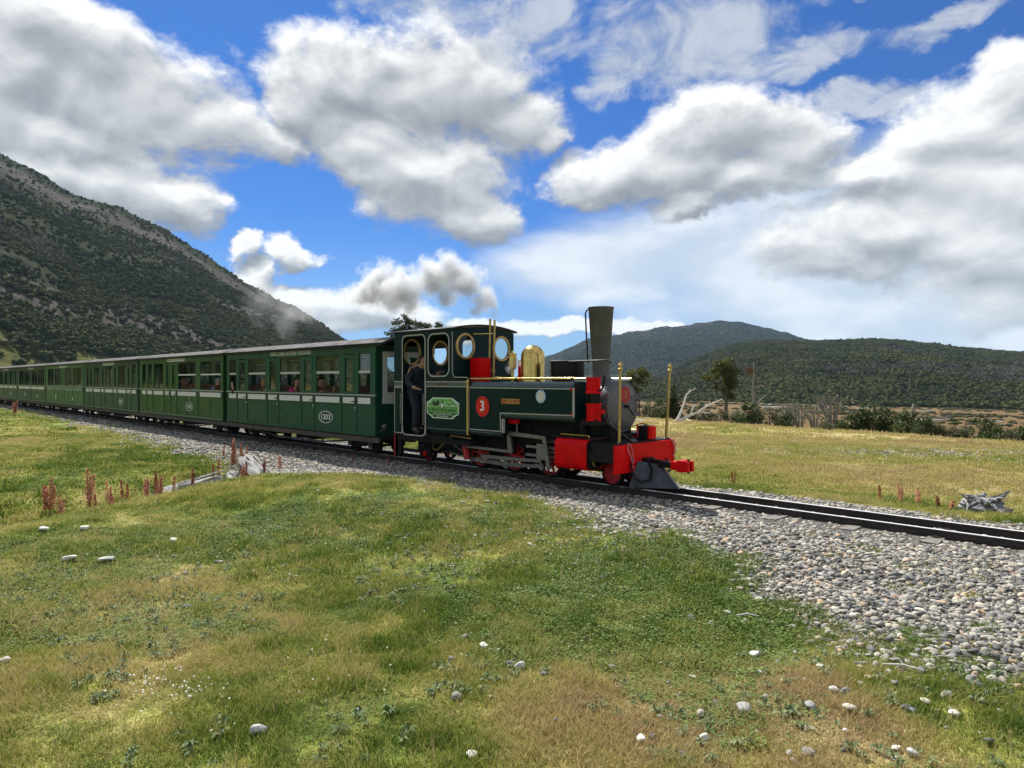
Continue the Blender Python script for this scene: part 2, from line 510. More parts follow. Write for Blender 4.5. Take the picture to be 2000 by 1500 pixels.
def ground_z(x, y):
    x = np.asarray(x, float); y = np.asarray(y, float)
    u, n = un(x, y)
    r = np.hypot(x, y)
    z = -0.12 + 0.10 * fbm(x * 0.35, y * 0.35, 1, 3) + 0.05 * fbm(x * 1.3, y * 1.3, 2, 3)
    z = z + 0.5 * fbm(x * 0.04, y * 0.04, 5, 2) * sstep(15, 60, r)
    z = z + 0.23 * np.exp(-(((u + 8.6) / 2.3) ** 2 + ((n - 5.3) / 1.3) ** 2))
    uc = -12.0 - 0.45 * (n - 2.5)
    z = z - 0.32 * np.exp(-((u - uc) / 0.95) ** 2) * sstep(7.0, 5.2, n)
    z = z - 0.25 * sstep(10.2, 13.0, n)
    wt = 1 - sstep(0.9, 2.3, np.abs(n - TRK))
    z = z * (1 - wt) + (-0.105) * wt
    d = drop_d(x, y)
    z = z + np.interp(d, [0, 4, 10, 22, 35, 75, 175, 345, 800], [0, -.3, -1.0, -1.8, -2.4, -3.8, -6.8, -12, -15])
    return z

NB_U = [-80, -60, -42, -25, -14, -12.5, -10.5, -8, -5.9, -5.35, -4.3, -3.2, -2.5, -1.74, -.7, 2, 8]
NB_N = [7.5, 7.4, 7.3, 6.5, 5.6, 5.2, 6.3, 7.0, 6.95, 6.7, 6.75, 6.25, 5.5, 5.1, 4.85, 4.5, 4.2]
def gravel_mask(x, y):
    u, n = un(x, y)
    nb = np.interp(u, NB_U, NB_N)
    w = 1.3 * fbm(x * 0.9, y * 0.9, 11, 4) + .5 * fbm(x * 3.1, y * 3.1, 12, 3)
    m = sstep(-0.75, 0.95, n - nb + w) * (1 - sstep(9.95, 10.5, n + 0.5 * w))
    return m

DRY = [(-2.9, 5.3, .75, .75), (-0.83, 5.03, .25, .8), (0.9, 3.4, .75, .85), (1.45, 3.6, .5, .6), (0.0, 3.94, .5, .35), (-1.92, 3.2, .6, .5), (-13, 18.4, 4, .5), (1.5, 3.7, .5, .45), (-2.0, 4.4, .5, .5), (0.4, 2.9, .4, .4)]
LUSH = [(-1.89, 6.96, .7, .8), (-0.81, 5.5, .6, .7), (-1.48, 3.9, .4, .5), (1.95, 5.6, 1.3, .35), (2.96, 4.5, .8, .75), (-9, 17, 4, .8), (1.0, 6.2, 1.4, .6), (-1.9, 2.75, .5, .7), (2.3, 3.3, .5, .5), (-2.5, 8.2, 1.5, .4)]
def dryness(x, y):
    u, n = un(x, y)
    d = 0.30 + 0.42 * fbm(x * 0.45, y * 0.45, 21, 4) + 0.95 * fbm(x * 1.7, y * 1.7, 22, 4) + 0.5 * fbm(x * 5.5, y * 5.5, 27, 2)
    for cx, cy_, r, k in DRY:
        d = d + .52 * k * np.exp(-((x - cx) ** 2 + (y - cy_) ** 2) / r ** 2)
    for cx, cy_, r, k in LUSH:
        d = d - .36 * k * np.exp(-((x - cx) ** 2 + (y - cy_) ** 2) / r ** 2)
    far = sstep(10.4, 14.0, n)
    d = d * (1 - far) + far * (0.34 + 0.70 * sstep(11.5, 17, n) * 0.5 + 0.9 * fbm(x * 0.22, y * 0.22, 23, 4) + 0.3 * fbm(x * 1.1, y * 1.1, 24, 3))
    return np.clip(d, 0, 1)
def stony(x, y):
    return np.exp(-(((x - 11.5) / 4.5) ** 2 + ((y - 19.0 + 0.15 * (x - 11)) / 1.3) ** 2))

def grass_col(h, dry, v):
    """turf colour from dryness (0 lush .. 1 straw), broken up by noise in world position"""
    n1 = h.noise(v, 3.1, 5, 0.65); n2 = h.noise(v, 17.0, 3, 0.6)
    f = h.math('MULTIPLY_ADD', h.math('SUBTRACT', n1, 0.5), 0.55, dry)
    f = h.math('MULTIPLY_ADD', h.math('SUBTRACT', n2, 0.5), 0.30, f)
    return h.ramp(f, [(0.0, (0.078, 0.138, 0.020)), (0.18, (0.180, 0.235, 0.036)), (0.38, (0.310, 0.318, 0.072)), (0.58, (0.42, 0.375, 0.135)), (0.8, (0.47, 0.385, 0.175)), (1.0, (0.40, 0.305, 0.155))])

def ground_material():
    m, h, p, o = new_mat('meadow_ground')
    g = h.new('ShaderNodeNewGeometry'); v = g.outputs['Position']
    def at(nm):
        a = h.new('ShaderNodeAttribute'); a.attribute_name = nm; return a.outputs['Fac']
    turf = grass_col(h, at('dry'), v)
    turf = h.mix(h.smooth(h.noise(v, 60, 3, 0.7), 0.35, 0.75, 0, 0.55), turf, c4((0.075, 0.060, 0.028)))
    vo = h.new('ShaderNodeTexVoronoi'); h.link(v, vo.inputs['Vector']); vo.inputs['Scale'].default_value = 24
    sp = h.new('ShaderNodeSeparateColor'); h.link(vo.outputs['Color'], sp.inputs[0])
    peb = h.ramp(sp.outputs[0], [(0.0, (0.06, 0.06, 0.062)), (0.35, (0.16, 0.155, 0.145)), (0.65, (0.30, 0.28, 0.24)), (0.9, (0.42, 0.38, 0.31)), (1.0, (0.36, 0.24, 0.14))])
    peb = h.mix(h.smooth(vo.outputs['Distance'], 0.25, 0.75), peb, c4((0.055, 0.048, 0.040)))
    bog = h.ramp(h.math('ADD', h.noise(h.vmath('MULTIPLY', v, (0.16, 0.55, 0.5)), 1.0, 8, 0.68, 0.4), 0.0), [(0.30, (0.045, 0.048, 0.020)), (0.42, (0.075, 0.055, 0.022)), (0.50, (0.125, 0.078, 0.030)), (0.58, (0.18, 0.11, 0.045)), (0.66, (0.30, 0.22, 0.11)), (0.80, (0.10, 0.08, 0.035))])
    past = h.ramp(h.noise(v, 0.045, 7, 0.65), [(0.35, (0.085, 0.115, 0.032)), (0.55, (0.13, 0.145, 0.042)), (0.7, (0.18, 0.16, 0.06))])
    c = h.mix(at('past'), turf, past)
    c = h.mix(at('stony'), c, h.mix(0.5, peb, c4((0.24, 0.20, 0.15))))
    c = h.mix(at('bog'), c, bog)
    gm = h.math('MULTIPLY_ADD', h.math('SUBTRACT', h.noise(v, 5.0, 4, 0.6), 0.5), 0.5, at('gravel'))
    c = h.mix(h.smooth(gm, 0.35, 0.6), c, peb)
    # oil and brake dust between and beside the rails
    c = h.mix(at('oil'), c, c4((0.035, 0.028, 0.022)))
    h.link(c, p.inputs['Base Color'])
    p.inputs['Roughness'].default_value = 0.95
    p.inputs['Specular IOR Level'].default_value = 0.15
    b = h.new('ShaderNodeBump'); b.inputs['Strength'].default_value = 0.7; b.inputs['Distance'].default_value = 0.03
    hh = h.math('ADD', h.noise(v, 40, 4, 0.7), h.math('MULTIPLY', vo.outputs['Distance'], -0.8))
    h.link(hh, b.inputs['Height']); h.link(b.outputs[0], p.inputs['Normal'])
    return m

def build_ground():
    rr = np.concatenate([[0.02], np.geomspace(0.9, 60, 230), np.geomspace(60, 5000, 64)[1:]])
    aa = np.concatenate([np.linspace(-180, -60, 31)[:-1], np.linspace(-60, -44, 17)[:-1], np.linspace(-44, 44, 300)[:-1], np.linspace(44, 60, 17)[:-1], np.linspace(60, 180, 31)[:-1]])
    A, Rr = np.meshgrid(np.radians(aa), rr)
    X = Rr * np.sin(A); Y = Rr * np.cos(A)
    Z = ground_z(X, Y)
    u, n = un(X, Y)
    d = drop_d(X, Y)
    oil = np.exp(-((n - 8.91) / 0.75) ** 4) * sstep(1.5, -4.5, u) * 0.85
    at = dict(dry=dryness(X, Y), gravel=gravel_mask(X, Y), stony=np.clip(stony(X, Y) * 0.9 + 0, 0, 1), bog=sstep(9, 24, d + 6 * fbm(X * 0.1, Y * 0.1, 8)), oil=oil, past=sstep(40, 75, Y) * sstep(20, -20, X))
    me = grid_mesh('ground', X, Y, Z, ground_material(), at, wrap=True)
    o = obj('ground', me)
    tag(o, 'grassy meadow floor of green turf and straw patches around the railway', None, None, 'structure')
    return o
ground = build_ground()

# ------------------------------------------------------------------ hills and mountains
def hill_material(name, pal, rock, hazecol=None, nsc=0.02):
    m, h, p, o = new_mat(name)
    g = h.new('ShaderNodeNewGeometry'); v = g.outputs['Position']
    a = h.new('ShaderNodeAttribute'); a.attribute_name = 'rock'
    a2 = h.new('ShaderNodeAttribute'); a2.attribute_name = 'past'
    f = h.math('MULTIPLY_ADD', h.noise(v, nsc * 16, 8, 0.75), 0.6, h.math('MULTIPLY', h.noise(v, nsc, 4, 0.6), 0.4))
    veg = h.ramp(f, [(0.33, pal[0]), (0.46, pal[1]), (0.56, pal[2]), (0.68, pal[3])])
    vr = h.vmath('MULTIPLY', v, (1.0, 1.0, 0.35))
    rk = h.ramp(h.noise(vr, nsc * 9, 9, 0.72, 0.6), [(0.30, rock[0]), (0.48, rock[1]), (0.62, rock[2]), (0.75, rock[3])])
    pst = h.ramp(h.noise(v, nsc * 5, 6, 0.7), [(0.35, (0.075, 0.088, 0.026)), (0.55, (0.125, 0.125, 0.040)), (0.7, (0.17, 0.15, 0.06))])
    c = h.mix(h.smooth(h.math('MULTIPLY_ADD', h.math('SUBTRACT', h.noise(v, nsc * 12, 6, 0.7), 0.5), 0.9, a.outputs['Fac']), 0.35, 0.62), veg, rk)
    c = h.mix(a2.outputs['Fac'], c, pst)
    h.link(c, p.inputs['Base Color'])
    p.inputs['Roughness'].default_value = 1.0
    p.inputs['Specular IOR Level'].default_value = 0.05
    b = h.new('ShaderNodeBump'); b.inputs['Strength'].default_value = 0.9; b.inputs['Distance'].default_value = 0.06 / nsc
    h.link(h.noise(v, nsc * 14, 6, 0.7), b.inputs['Height']); h.link(b.outputs[0], p.inputs['Normal'])
    return m

FOREST = [(0.010, 0.014, 0.006), (0.018, 0.026, 0.009), (0.028, 0.036, 0.012), (0.046, 0.042, 0.020)]
ROCKS = [(0.05, 0.045, 0.042), (0.12, 0.105, 0.095), (0.20, 0.17, 0.15), (0.29, 0.25, 0.22)]
ROCKS_RED = [(0.030, 0.027, 0.024), (0.064, 0.056, 0.050), (0.112, 0.100, 0.090), (0.19, 0.175, 0.162)]

LEFT_SK = [(-75, 22), (-60, 20), (-48, 17.6), (-41, 16.0), (-36.94, 14.88), (-35.25, 14.26), (-34.38, 13.84), (-33.19, 13.11), (-29.74, 12.23), (-26.74, 11.09), (-24.28, 9.42), (-21.73, 7.83), (-19.08, 6.37), (-16.74, 5.22), (-15.15, 4.03), (-13.53, 3.0), (-11.89, 1.9), (-10.6, .8), (-9.6, 0.0)]
FAR_SK = [(-6, -1.2), (-2, -.7), (0, -0.13), (1.72, 0.95), (3.01, 1.94), (4.73, 2.66), (6.43, 3.34), (8.13, 3.71), (10.65, 3.97), (12.71, 4.19), (15.15, 4.44), (16.74, 4.53), (18.31, 4.49), (20.6, 3.99), (22.83, 3.33), (24.28, 3.06), (25.7, 3.03), (27.76, 2.82), (36.94, 1.79), (46, 1.6), (60, 2.2), (75, 1.0), (85, -1)]
NEAR_SK = [(-3, -2.2), (2.58, -1.42), (7.71, -0.77), (10.65, -0.15), (12.71, 0.35), (14.34, 1.13), (16.74, 2.14), (18.31, 2.72), (20.6, 2.92), (24.28, 2.86), (27.76, 2.9), (29.74, 2.72), (32.58, 2.22), (34.96, 1.82), (36.94, 1.66), (46, 1.5), (58, 1.9), (70, 1.0), (80, -1)]

def hill_field(sk, az, t, rb, rr, zb, curve, rough, seed):
    """height on a hill that rises from its foot (t=0) to its crest (t=1) and falls away behind"""
    el = np.interp(az, [a for a, _ in sk], [e for _, e in sk])
    r = rb + (rr - rb) * t
    x = r * np.sin(np.radians(az)); y = r * np.cos(np.radians(az))
    zc = 1.65 + rr * np.tan(np.radians(el))
    tt = np.clip(t, 0, 1)
    g = tt + curve * tt * (1 - tt)
    z = zb + (zc - zb) * g
    back = np.clip(t - 1, 0, None)
    z = np.maximum(z - back * 0.55 * (rr - rb), np.minimum(z, -18.0))
    gul = fbm(x * rough[0], y * rough[0], seed, 5)
    amp = rough[1] * np.clip(tt * 3, 0, 1) * (0.4 + 0.6 * (1 - tt ** 4))
    z = z + amp * gul + rough[2] * fbm(x * rough[0] * 5, y * rough[0] * 5, seed + 1, 3) * np.clip(tt * 4, 0, 1)
    return x, y, z

def left_params(az):
    rb = np.interp(az, [-75, -37, -20, -10, -5], [300, 330, 430, 520, 560])
    rr = np.interp(az, [-75, -37, -20, -10, -5], [900, 860, 760, 640, 620])
    return rb, rr
def left_surface(az, t):
    rb, rr = left_params(az)
    return hill_field(LEFT_SK, az, t, rb, rr, -1.0, 0.10, (0.012, 16.0, 5.0), 31)
def left_rock(x, y, z, t, az):
    band = np.exp(-((t - 0.85 - 0.06 * fbm(az * 0.5, t * 2, 40, 3)) / 0.075) ** 2) * (0.95 + 1.0 * fbm(az * 0.35, t * 3, 41, 3)) * sstep(-15, -18, az)
    low = sstep(0.09, 0.24, fbm(x * 0.011, z * 0.022 + y * 0.006, 44, 4)) * sstep(0.8, 0.55, t) * sstep(0.08, 0.2, t) * 0.9
    return np.clip(band + low, 0, 1)
def left_past(az, t): return sstep(0.16, 0.05, t + 0.08 * fbm(az * 0.4, t * 8, 47, 3)) * sstep(-20, -28, az)

def near_params(az):
    rb = np.interp(az, [-3, 10, 20, 40, 80], [480, 420, 380, 400, 420])
    rr = np.interp(az, [-3, 10, 20, 40, 80], [700, 800, 1000, 1080, 1000])
    return rb, rr
def near_surface(az, t):
    rb, rr = near_params(az)
    return hill_field(NEAR_SK, az, t, rb, rr, -13.5, 0.25, (0.009, 12.0, 4.0), 61)
def near_rock(x, y): return sstep(0.12, 0.25, fbm(x * 0.012, y * 0.010, 66, 4)) * 0.8

def far_surface(az, t):
    rb = 1300 + 0 * az; rr = 2600 + 0 * az
    return hill_field(FAR_SK, az, t, rb, rr, -20, 0.22, (0.0032, 60.0, 22.0), 71)

def build_hills():
    az, t = np.meshgrid(np.linspace(-75, -9.6, 300), np.concatenate([np.linspace(0, 1, 110), np.linspace(1.03, 1.6, 12)]))
    x, y, z = left_surface(az, t)
    rk = left_rock(x, y, z, t, az)
    z = z + 5.0 * rk * fbm(x * 0.08, y * 0.08 + z * 0.1, 50, 4)
    me = grid_mesh('mountain', x, y, z, hill_material('mountain_slope', FOREST, ROCKS_RED), dict(rock=rk, past=left_past(az, t)))
    tag(obj('mountain', me), 'steep wooded mountainside with grey rock bands falling to the right', None, None, 'structure')
    az, t = np.meshgrid(np.linspace(-3, 80, 260), np.concatenate([np.linspace(0, 1, 80), np.linspace(1.03, 1.5, 10)]))
    x, y, z = near_surface(az, t)
    me = grid_mesh('wooded_hill', x, y, z, hill_material('wooded_hill_slope', FOREST, [(0.05, 0.048, 0.045), (0.085, 0.08, 0.075), (0.12, 0.11, 0.10), (0.17, 0.155, 0.14)]), dict(rock=near_rock(x, y) * 0.8, past=0 * x))
    tag(obj('wooded_hill', me), 'long low hill covered in dark green forest', None, None, 'structure')
    az, t = np.meshgrid(np.linspace(-6, 85, 380), np.concatenate([np.linspace(0, 1, 120), np.linspace(1.03, 1.5, 10)]))
    x, y, z = far_surface(az, t)
    rk = sstep(0.06, 0.2, fbm(az * 0.5, t * 7, 77, 4)) * sstep(0.72, 0.9, t) * sstep(26, 21, az) * sstep(3, 8, az)
    me = grid_mesh('distant_hill', x, y, z, hill_material('distant_hill_slope', [(0.018, 0.022, 0.016), (0.026, 0.031, 0.021), (0.036, 0.040, 0.026), (0.05, 0.05, 0.034)], ROCKS, nsc=0.006), dict(rock=rk, past=0 * x))
    tag(obj('distant_hill', me), 'distant rounded hill with bare rock along its crest', None, None, 'structure')
build_hills()

# ------------------------------------------------------------------ forest on the slopes (far off, uncountable)
def leaf_mat(name, stops, rough=0.9, trans=0.0):
    m, h, p, o = new_mat(name)
    oi = h.new('ShaderNodeObjectInfo'); g = h.new('ShaderNodeNewGeometry')
    tc = h.new('ShaderNodeTexCoord')
    n = h.noise(tc.outputs['Object'], 2.3, 5, 0.7)
    big = h.noise(h.vmath('MULTIPLY', g.outputs['Position'], (1, 1, 1.6)), 0.018, 5, 0.62, 0.6)
    f = h.math('ADD', h.math('MULTIPLY', oi.outputs['Random'], 0.26), h.math('ADD', h.math('MULTIPLY', n, 0.20), h.math('MULTIPLY_ADD', h.math('SUBTRACT', big, 0.5), 1.0, 0.27)))
    c = h.ramp(f, stops)
    h.link(c, p.inputs['Base Color'])
    p.inputs['Roughness'].default_value = rough
    p.inputs['Specular IOR Level'].default_value = 0.1
    if trans:
        p.inputs['Transmission Weight'].default_value = 0
    return m

def crown_mesh(seed, mat, lobes=4, rough=0.42, flat=0.8, leaves=0):
    """an uneven crown: several lumpy masses with ragged surfaces and leaf tufts sticking out"""
    rnd = random.Random(seed)
    bm = bmesh.new()
    for l in range(lobes):
        cx, cyy = rnd.uniform(-.38, .38), rnd.uniform(-.38, .38)
        cz = rnd.uniform(.25, .78); r = rnd.uniform(.24, .40)
        ret = bmesh.ops.create_icosphere(bm, subdivisions=2, radius=r)
        off = Vector((rnd.uniform(0, 50), rnd.uniform(0, 50), rnd.uniform(0, 50)))
        for v in ret['verts']:
            k = 1 + rough * 2.0 * mnoise.noise(v.co * 6.0 + off) + rough * 1.2 * mnoise.noise(v.co * 15 + off)
            v.co = Vector((v.co.x * k, v.co.y * k, v.co.z * k * flat)) + Vector((cx, cyy, cz))
    for q in range(leaves):
        a = rnd.uniform(0, 2 * math.pi); zz = rnd.uniform(0.1, 1.0)
        rr = (0.56 if zz < 0.75 else 0.40) * rnd.uniform(.7, 1.12)
        c = Vector((math.cos(a) * rr, math.sin(a) * rr, zz)); s = rnd.uniform(.05, .10)
        d1 = Vector((rnd.gauss(0, 1), rnd.gauss(0, 1), rnd.gauss(0, 1))).normalized() * s
        d2 = Vector((rnd.gauss(0, 1), rnd.gauss(0, 1), rnd.gauss(0, 1))).normalized() * s
        bm.faces.new([bm.verts.new(c - d1), bm.verts.new(c + d2), bm.verts.new(c + d1)])
    me = bpy.data.meshes.new('crown'); bm.to_mesh(me); bm.free()
    return finish(me, mat, False)

def forest():
    m1 = leaf_mat('beech_forest_leaves', [(0.22, (0.011, 0.016, 0.006)), (0.40, (0.023, 0.032, 0.009)), (0.54, (0.042, 0.052, 0.014)), (0.68, (0.066, 0.068, 0.021)), (0.82, (0.074, 0.059, 0.028))])
    m2 = leaf_mat('bare_wood_twigs', [(0.2, (0.055, 0.05, 0.045)), (0.6, (0.10, 0.092, 0.085)), (0.9, (0.15, 0.14, 0.13))])
    kinds = [crown_mesh(100 + i, m1, 4, leaves=50) for i in range(5)] + [crown_mesh(120 + i, m2, 2, 0.6, leaves=90) for i in range(2)]
    m3 = leaf_mat('distant_forest_leaves', [(0.25, (0.008, 0.011, 0.007)), (0.5, (0.019, 0.025, 0.014)), (0.75, (0.036, 0.040, 0.022))])
    far_kinds = [crown_mesh(140 + i, m3, 3, leaves=20) for i in range(5)]
    # left mountain
    N = 210000
    az = rng.uniform(-66, -9.7, N); t = rng.uniform(0.0, 1.03, N)
    x, y, z = left_surface(az, t)
    rk = left_rock(x, y, z, t, az)
    keep = rng.random(N) > np.clip(rk * 1.5 + .55 * fbm(x * .05, y * .05 + z * .05, 83, 3), 0, 0.92)
    pst = left_past(az, t)
    keep &= rng.random(N) > pst * 0.93
    clump = fbm(x * 0.03, y * 0.03, 81, 3)
    keep &= rng.random(N) < np.clip(0.55 + clump * 2.2, 0.1, 1) * (0.35 + 0.65 * sstep(0.5, 0.1, t))
    x, y, z, t, az = x[keep], y[keep], z[keep], t[keep], az[keep]
    n = len(x); s = rng.uniform(1.5, 3.9, n) * np.interp(t, [0, .14, .35, 1], [1.45, 1.15, .85, 0.62])
    brown = (fbm(x * 0.02, y * 0.02, 88, 3) > 0.16)
    idx = np.where(brown & (rng.random(n) < 0.6), rng.integers(5, 7, n), rng.integers(0, 5, n))
    scl = np.stack([s, s, s * rng.uniform(0.75, 1.25, n)], -1)
    rot = np.stack([0 * s, 0 * s, rng.uniform(0, 6.28, n)], -1)
    o = scatter('mountain_forest', kinds, np.stack([x, y, z - 0.25 * s], -1), rot, scl, idx, 'dark beech scrub and trees covering the steep mountainside')
    o['category'] = 'forest'
    # wooded hill on the right
    N = 190000
    az = rng.uniform(-1, 56, N); t = rng.uniform(-0.01, 1.02, N) ** 1.15
    x, y, z = near_surface(az, np.abs(t)); t = np.abs(t)
    rk = near_rock(x, y)
    keep = (rng.random(N) > np.clip(rk * 0.9, 0, .7)) & (rng.random(N) < 0.62)
    x, y, z, t = x[keep], y[keep], z[keep], t[keep]
    n = len(x); s = rng.uniform(2.0, 4.9, n)
    grey = fbm(x * 0.010, y * 0.010, 91, 3) + 0.06 * (x < 260)
    idx = np.where((grey > 0.14) & (rng.random(n) < 0.6), rng.integers(5, 7, n), rng.integers(0, 5, n))
    scl = np.stack([s, s, s * rng.uniform(0.8, 1.2, n)], -1)
    rot = np.stack([0 * s, 0 * s, rng.uniform(0, 6.28, n)], -1)
    o = scatter('hill_forest', kinds, np.stack([x, y, z - 0.2 * s], -1), rot, scl, idx, 'green beech forest with grey dead patches covering the low hill')
    o['category'] = 'forest'
    # distant hill: coarse canopy
    N = 80000
    az = rng.uniform(-2, 52, N); t = rng.uniform(0.15, 1.0, N)
    x, y, z = far_surface(az, t)
    n = N; s = rng.uniform(5, 11, n)
    idx = rng.integers(0, 5, n)
    o = scatter('distant_forest', far_kinds, np.stack([x, y, z - 0.55 * s], -1), np.stack([0 * s, 0 * s, rng.uniform(0, 6.28, n)], -1), np.stack([s, s, s * 0.7], -1), idx, 'dark forest canopy on the distant rounded hill')
    o['category'] = 'forest'
    # bushes and rough scrub on the bog and the pasture under the mountain
    N = 5200
    x = np.concatenate([rng.uniform(14, 260, N)]); y = rng.uniform(30, 380, N)
    d = drop_d(x, y); r = np.hypot(x, y)
    keep = (d > 25) & (fbm(x * 0.03, y * 0.03, 95, 3) > 0.02) & (np.degrees(np.arctan2(x, y)) < 46)
    x, y = x[keep], y[keep]; n = len(x); s = rng.uniform(0.4, 1.3, n)
    idx = rng.integers(0, 7, n)
    o = scatter('bog_scrub', kinds, np.stack([x, y, ground_z(x, y) - 0.2 * s], -1), np.stack([0 * s, 0 * s, rng.uniform(0, 6.28, n)], -1), np.stack([s * 1.3, s * 1.3, s * .6], -1), idx, 'low scrub scattered over the brown bog below the wooded hill')
    o['category'] = 'scrub'
    return kinds
TREE_KINDS = forest()

# ================================================================== TRACK
def track_z(s): return 0.0 * s
track = empty('railway_track', (xy(-9.0, TRK)[0], xy(-9.0, TRK)[1], 0), R(-45))
tag(track, 'narrow gauge railway track crossing the meadow on a gravel bed', 'railway track')
def build_track():
    rail_m, h, p, o = new_mat('rail_steel')
    tc = h.new('ShaderNodeTexCoord'); g = h.new('ShaderNodeNewGeometry')
    sx = h.new('ShaderNodeSeparateXYZ'); h.link(g.outputs['Normal'], sx.inputs[0])
    sp = h.new('ShaderNodeSeparateXYZ'); h.link(tc.outputs['Object'], sp.inputs[0])
    top = h.math('MULTIPLY', h.smooth(sx.outputs[2], 0.7, 0.95), h.smooth(sp.outputs[2], -0.012, -0.004))
    n = h.noise(tc.outputs['Object'], 9, 6, 0.7)
    rust = h.ramp(n, [(0.3, (0.020, 0.016, 0.014)), (0.6, (0.045, 0.034, 0.028)), (0.8, (0.075, 0.055, 0.045))])
    h.link(h.mix(top, rust, c4((0.84, 0.84, 0.85))), p.inputs['Base Color'])  # bare steel running surface, whitened to paint in the sky's highlight
    h.link(h.math('MULTIPLY', top, .25), p.inputs['Metallic'])
    h.link(h.math('MULTIPLY_ADD', top, -0.40, 0.72), p.inputs['Roughness'])
    prof = [(-.042, -.105), (.042, -.105), (.042, -.095), (.008, -.082), (.008, -.028), (.026, -.020), (.026, -.004), (.022, 0), (-.022, 0), (-.026, -.004), (-.026, -.020), (-.008, -.028), (-.008, -.082), (-.042, -.095)]
    for c in (-.27, .27):
        b = MB()
        b.prism([(q[0] + c, q[1]) for q in prof], -66, 14.5, 'X')
        b.build('rail', rail_m, track, ang=20)
    wood = pm('weathered_sleeper', (0.20, 0.185, 0.165), 0.9, var=0.45, scale=5, bump=0.8, bscale=30)
    rnd = random.Random(3)
    me = []
    for k in range(4):
        b = MB()
        pts = []
        b.box(-.085, .085, -.62, .62, -.20, -.088)
        m_ = b.mesh('sleeper', wood)
        bm = bmesh.new(); bm.from_mesh(m_)
        bmesh.ops.subdivide_edges(bm, edges=[e for e in bm.edges if abs((e.verts[0].co - e.verts[1].co).y) > .5], cuts=6)
        for v in bm.verts:
            v.co += Vector((rnd.uniform(-.008, .008), rnd.uniform(-.012, .012), rnd.uniform(-.006, .004)))
        bm.to_mesh(m_); bm.free(); me.append(m_)
    s = -22.0
    global SLEEPER_S
    SLEEPER_S = []
    plate = pm('rail_fastening_iron', (0.06, 0.045, 0.038), 0.8, 0.4)
    pb = MB().box(-.05, .05, -.07, .07, -.092, -.0855).box(-.02, .02, .04, .065, -.09, -.07).box(-.02, .02, -.065, -.04, -.09, -.07).mesh('fastening', plate)
    while s < 13.5:
        SLEEPER_S.append(s)
        o = obj('sleeper', me[rnd.randrange(4)], track, (s, rnd.uniform(-.04, .04), rnd.uniform(-.012, 0) + (.012 if s > 2 else 0)), (0, 0, rnd.uniform(-.05, .05)))
        if s > 2:
            for c in (-.27, .27): obj('fastening', pb, o, (0, c, 0))
        s += 0.86 + rnd.uniform(-.03, .03)
build_track()

# ================================================================== GRAVEL
def pebble_material():
    m, h, p, o = new_mat('pebble_stone')
    oi = h.new('ShaderNodeObjectInfo'); tc = h.new('ShaderNodeTexCoord')
    n = h.noise(tc.outputs['Object'], 2.2, 5, 0.65)
    n2 = h.noise(h.vmath('MULTIPLY', tc.outputs['Object'], (1, 1, 4)), 5.0, 4, 0.6)
    c = h.ramp(oi.outputs['Random'], [(0.0, (0.085, 0.088, 0.094)), (0.16, (0.145, 0.148, 0.148)), (0.32, (0.23, 0.23, 0.222)), (0.48, (0.33, 0.322, 0.292)), (0.62, (0.45, 0.425, 0.355)), (0.76, (0.56, 0.53, 0.45)), (0.86, (0.30, 0.295, 0.28)), (0.92, (0.54, 0.37, 0.20)), (0.96, (0.66, 0.64, 0.58)), (1.0, (0.40, 0.27, 0.18))])
    c = h.mix(0.35, c, h.mix(n, c4((0.06, 0.055, 0.05)), c4((0.5, 0.48, 0.44))), 'OVERLAY')
    c = h.mix(h.smooth(n2, 0.55, 0.7, 0, 0.25), c, c4((0.14, 0.12, 0.10)))
    h.link(c, p.inputs['Base Color'])
    p.inputs['Roughness'].default_value = 0.75
    b = h.new('ShaderNodeBump'); b.inputs['Strength'].default_value = 0.35; b.inputs['Distance'].default_value = 0.1
    h.link(h.noise(tc.outputs['Object'], 6, 4, 0.65), b.inputs['Height']); h.link(b.outputs[0], p.inputs['Normal'])
    return m
PEB_M = pebble_material()

def pebble_mesh(seed, sub=2, ang=0.30, mat=None, flat=0.5):
    rnd = random.Random(seed)
    bm = bmesh.new()
    bmesh.ops.create_icosphere(bm, subdivisions=sub, radius=0.5)
    off = Vector((rnd.uniform(0, 99), rnd.uniform(0, 99), rnd.uniform(0, 99)))
    el = rnd.uniform(0.62, 1.0)
    planes = [(Vector((rnd.gauss(0, 1), rnd.gauss(0, 1), rnd.gauss(0, 1))).normalized(), rnd.uniform(.30, .44)) for _ in range(5)]
    for v in bm.verts:
        v.co *= 1 + ang * mnoise.noise(v.co * 2.0 + off)
        for nn, dd in planes:
            k = v.co.dot(nn) - dd
            if k > 0: v.co -= nn * k * 0.8
        v.co.y *= el; v.co.z *= flat
    me = bpy.data.meshes.new('pebble'); bm.to_mesh(me); bm.free()
    me.materials.append(mat or PEB_M); me.shade_smooth()
    me.set_sharp_from_angle(angle=R(50))
    return me
PEBS = [pebble_mesh(200 + i, 2, 0.35, None, [0.42, 0.5, 0.6, 0.38, 0.55, 0.5, 0.33, 0.62][i]) for i in range(8)]

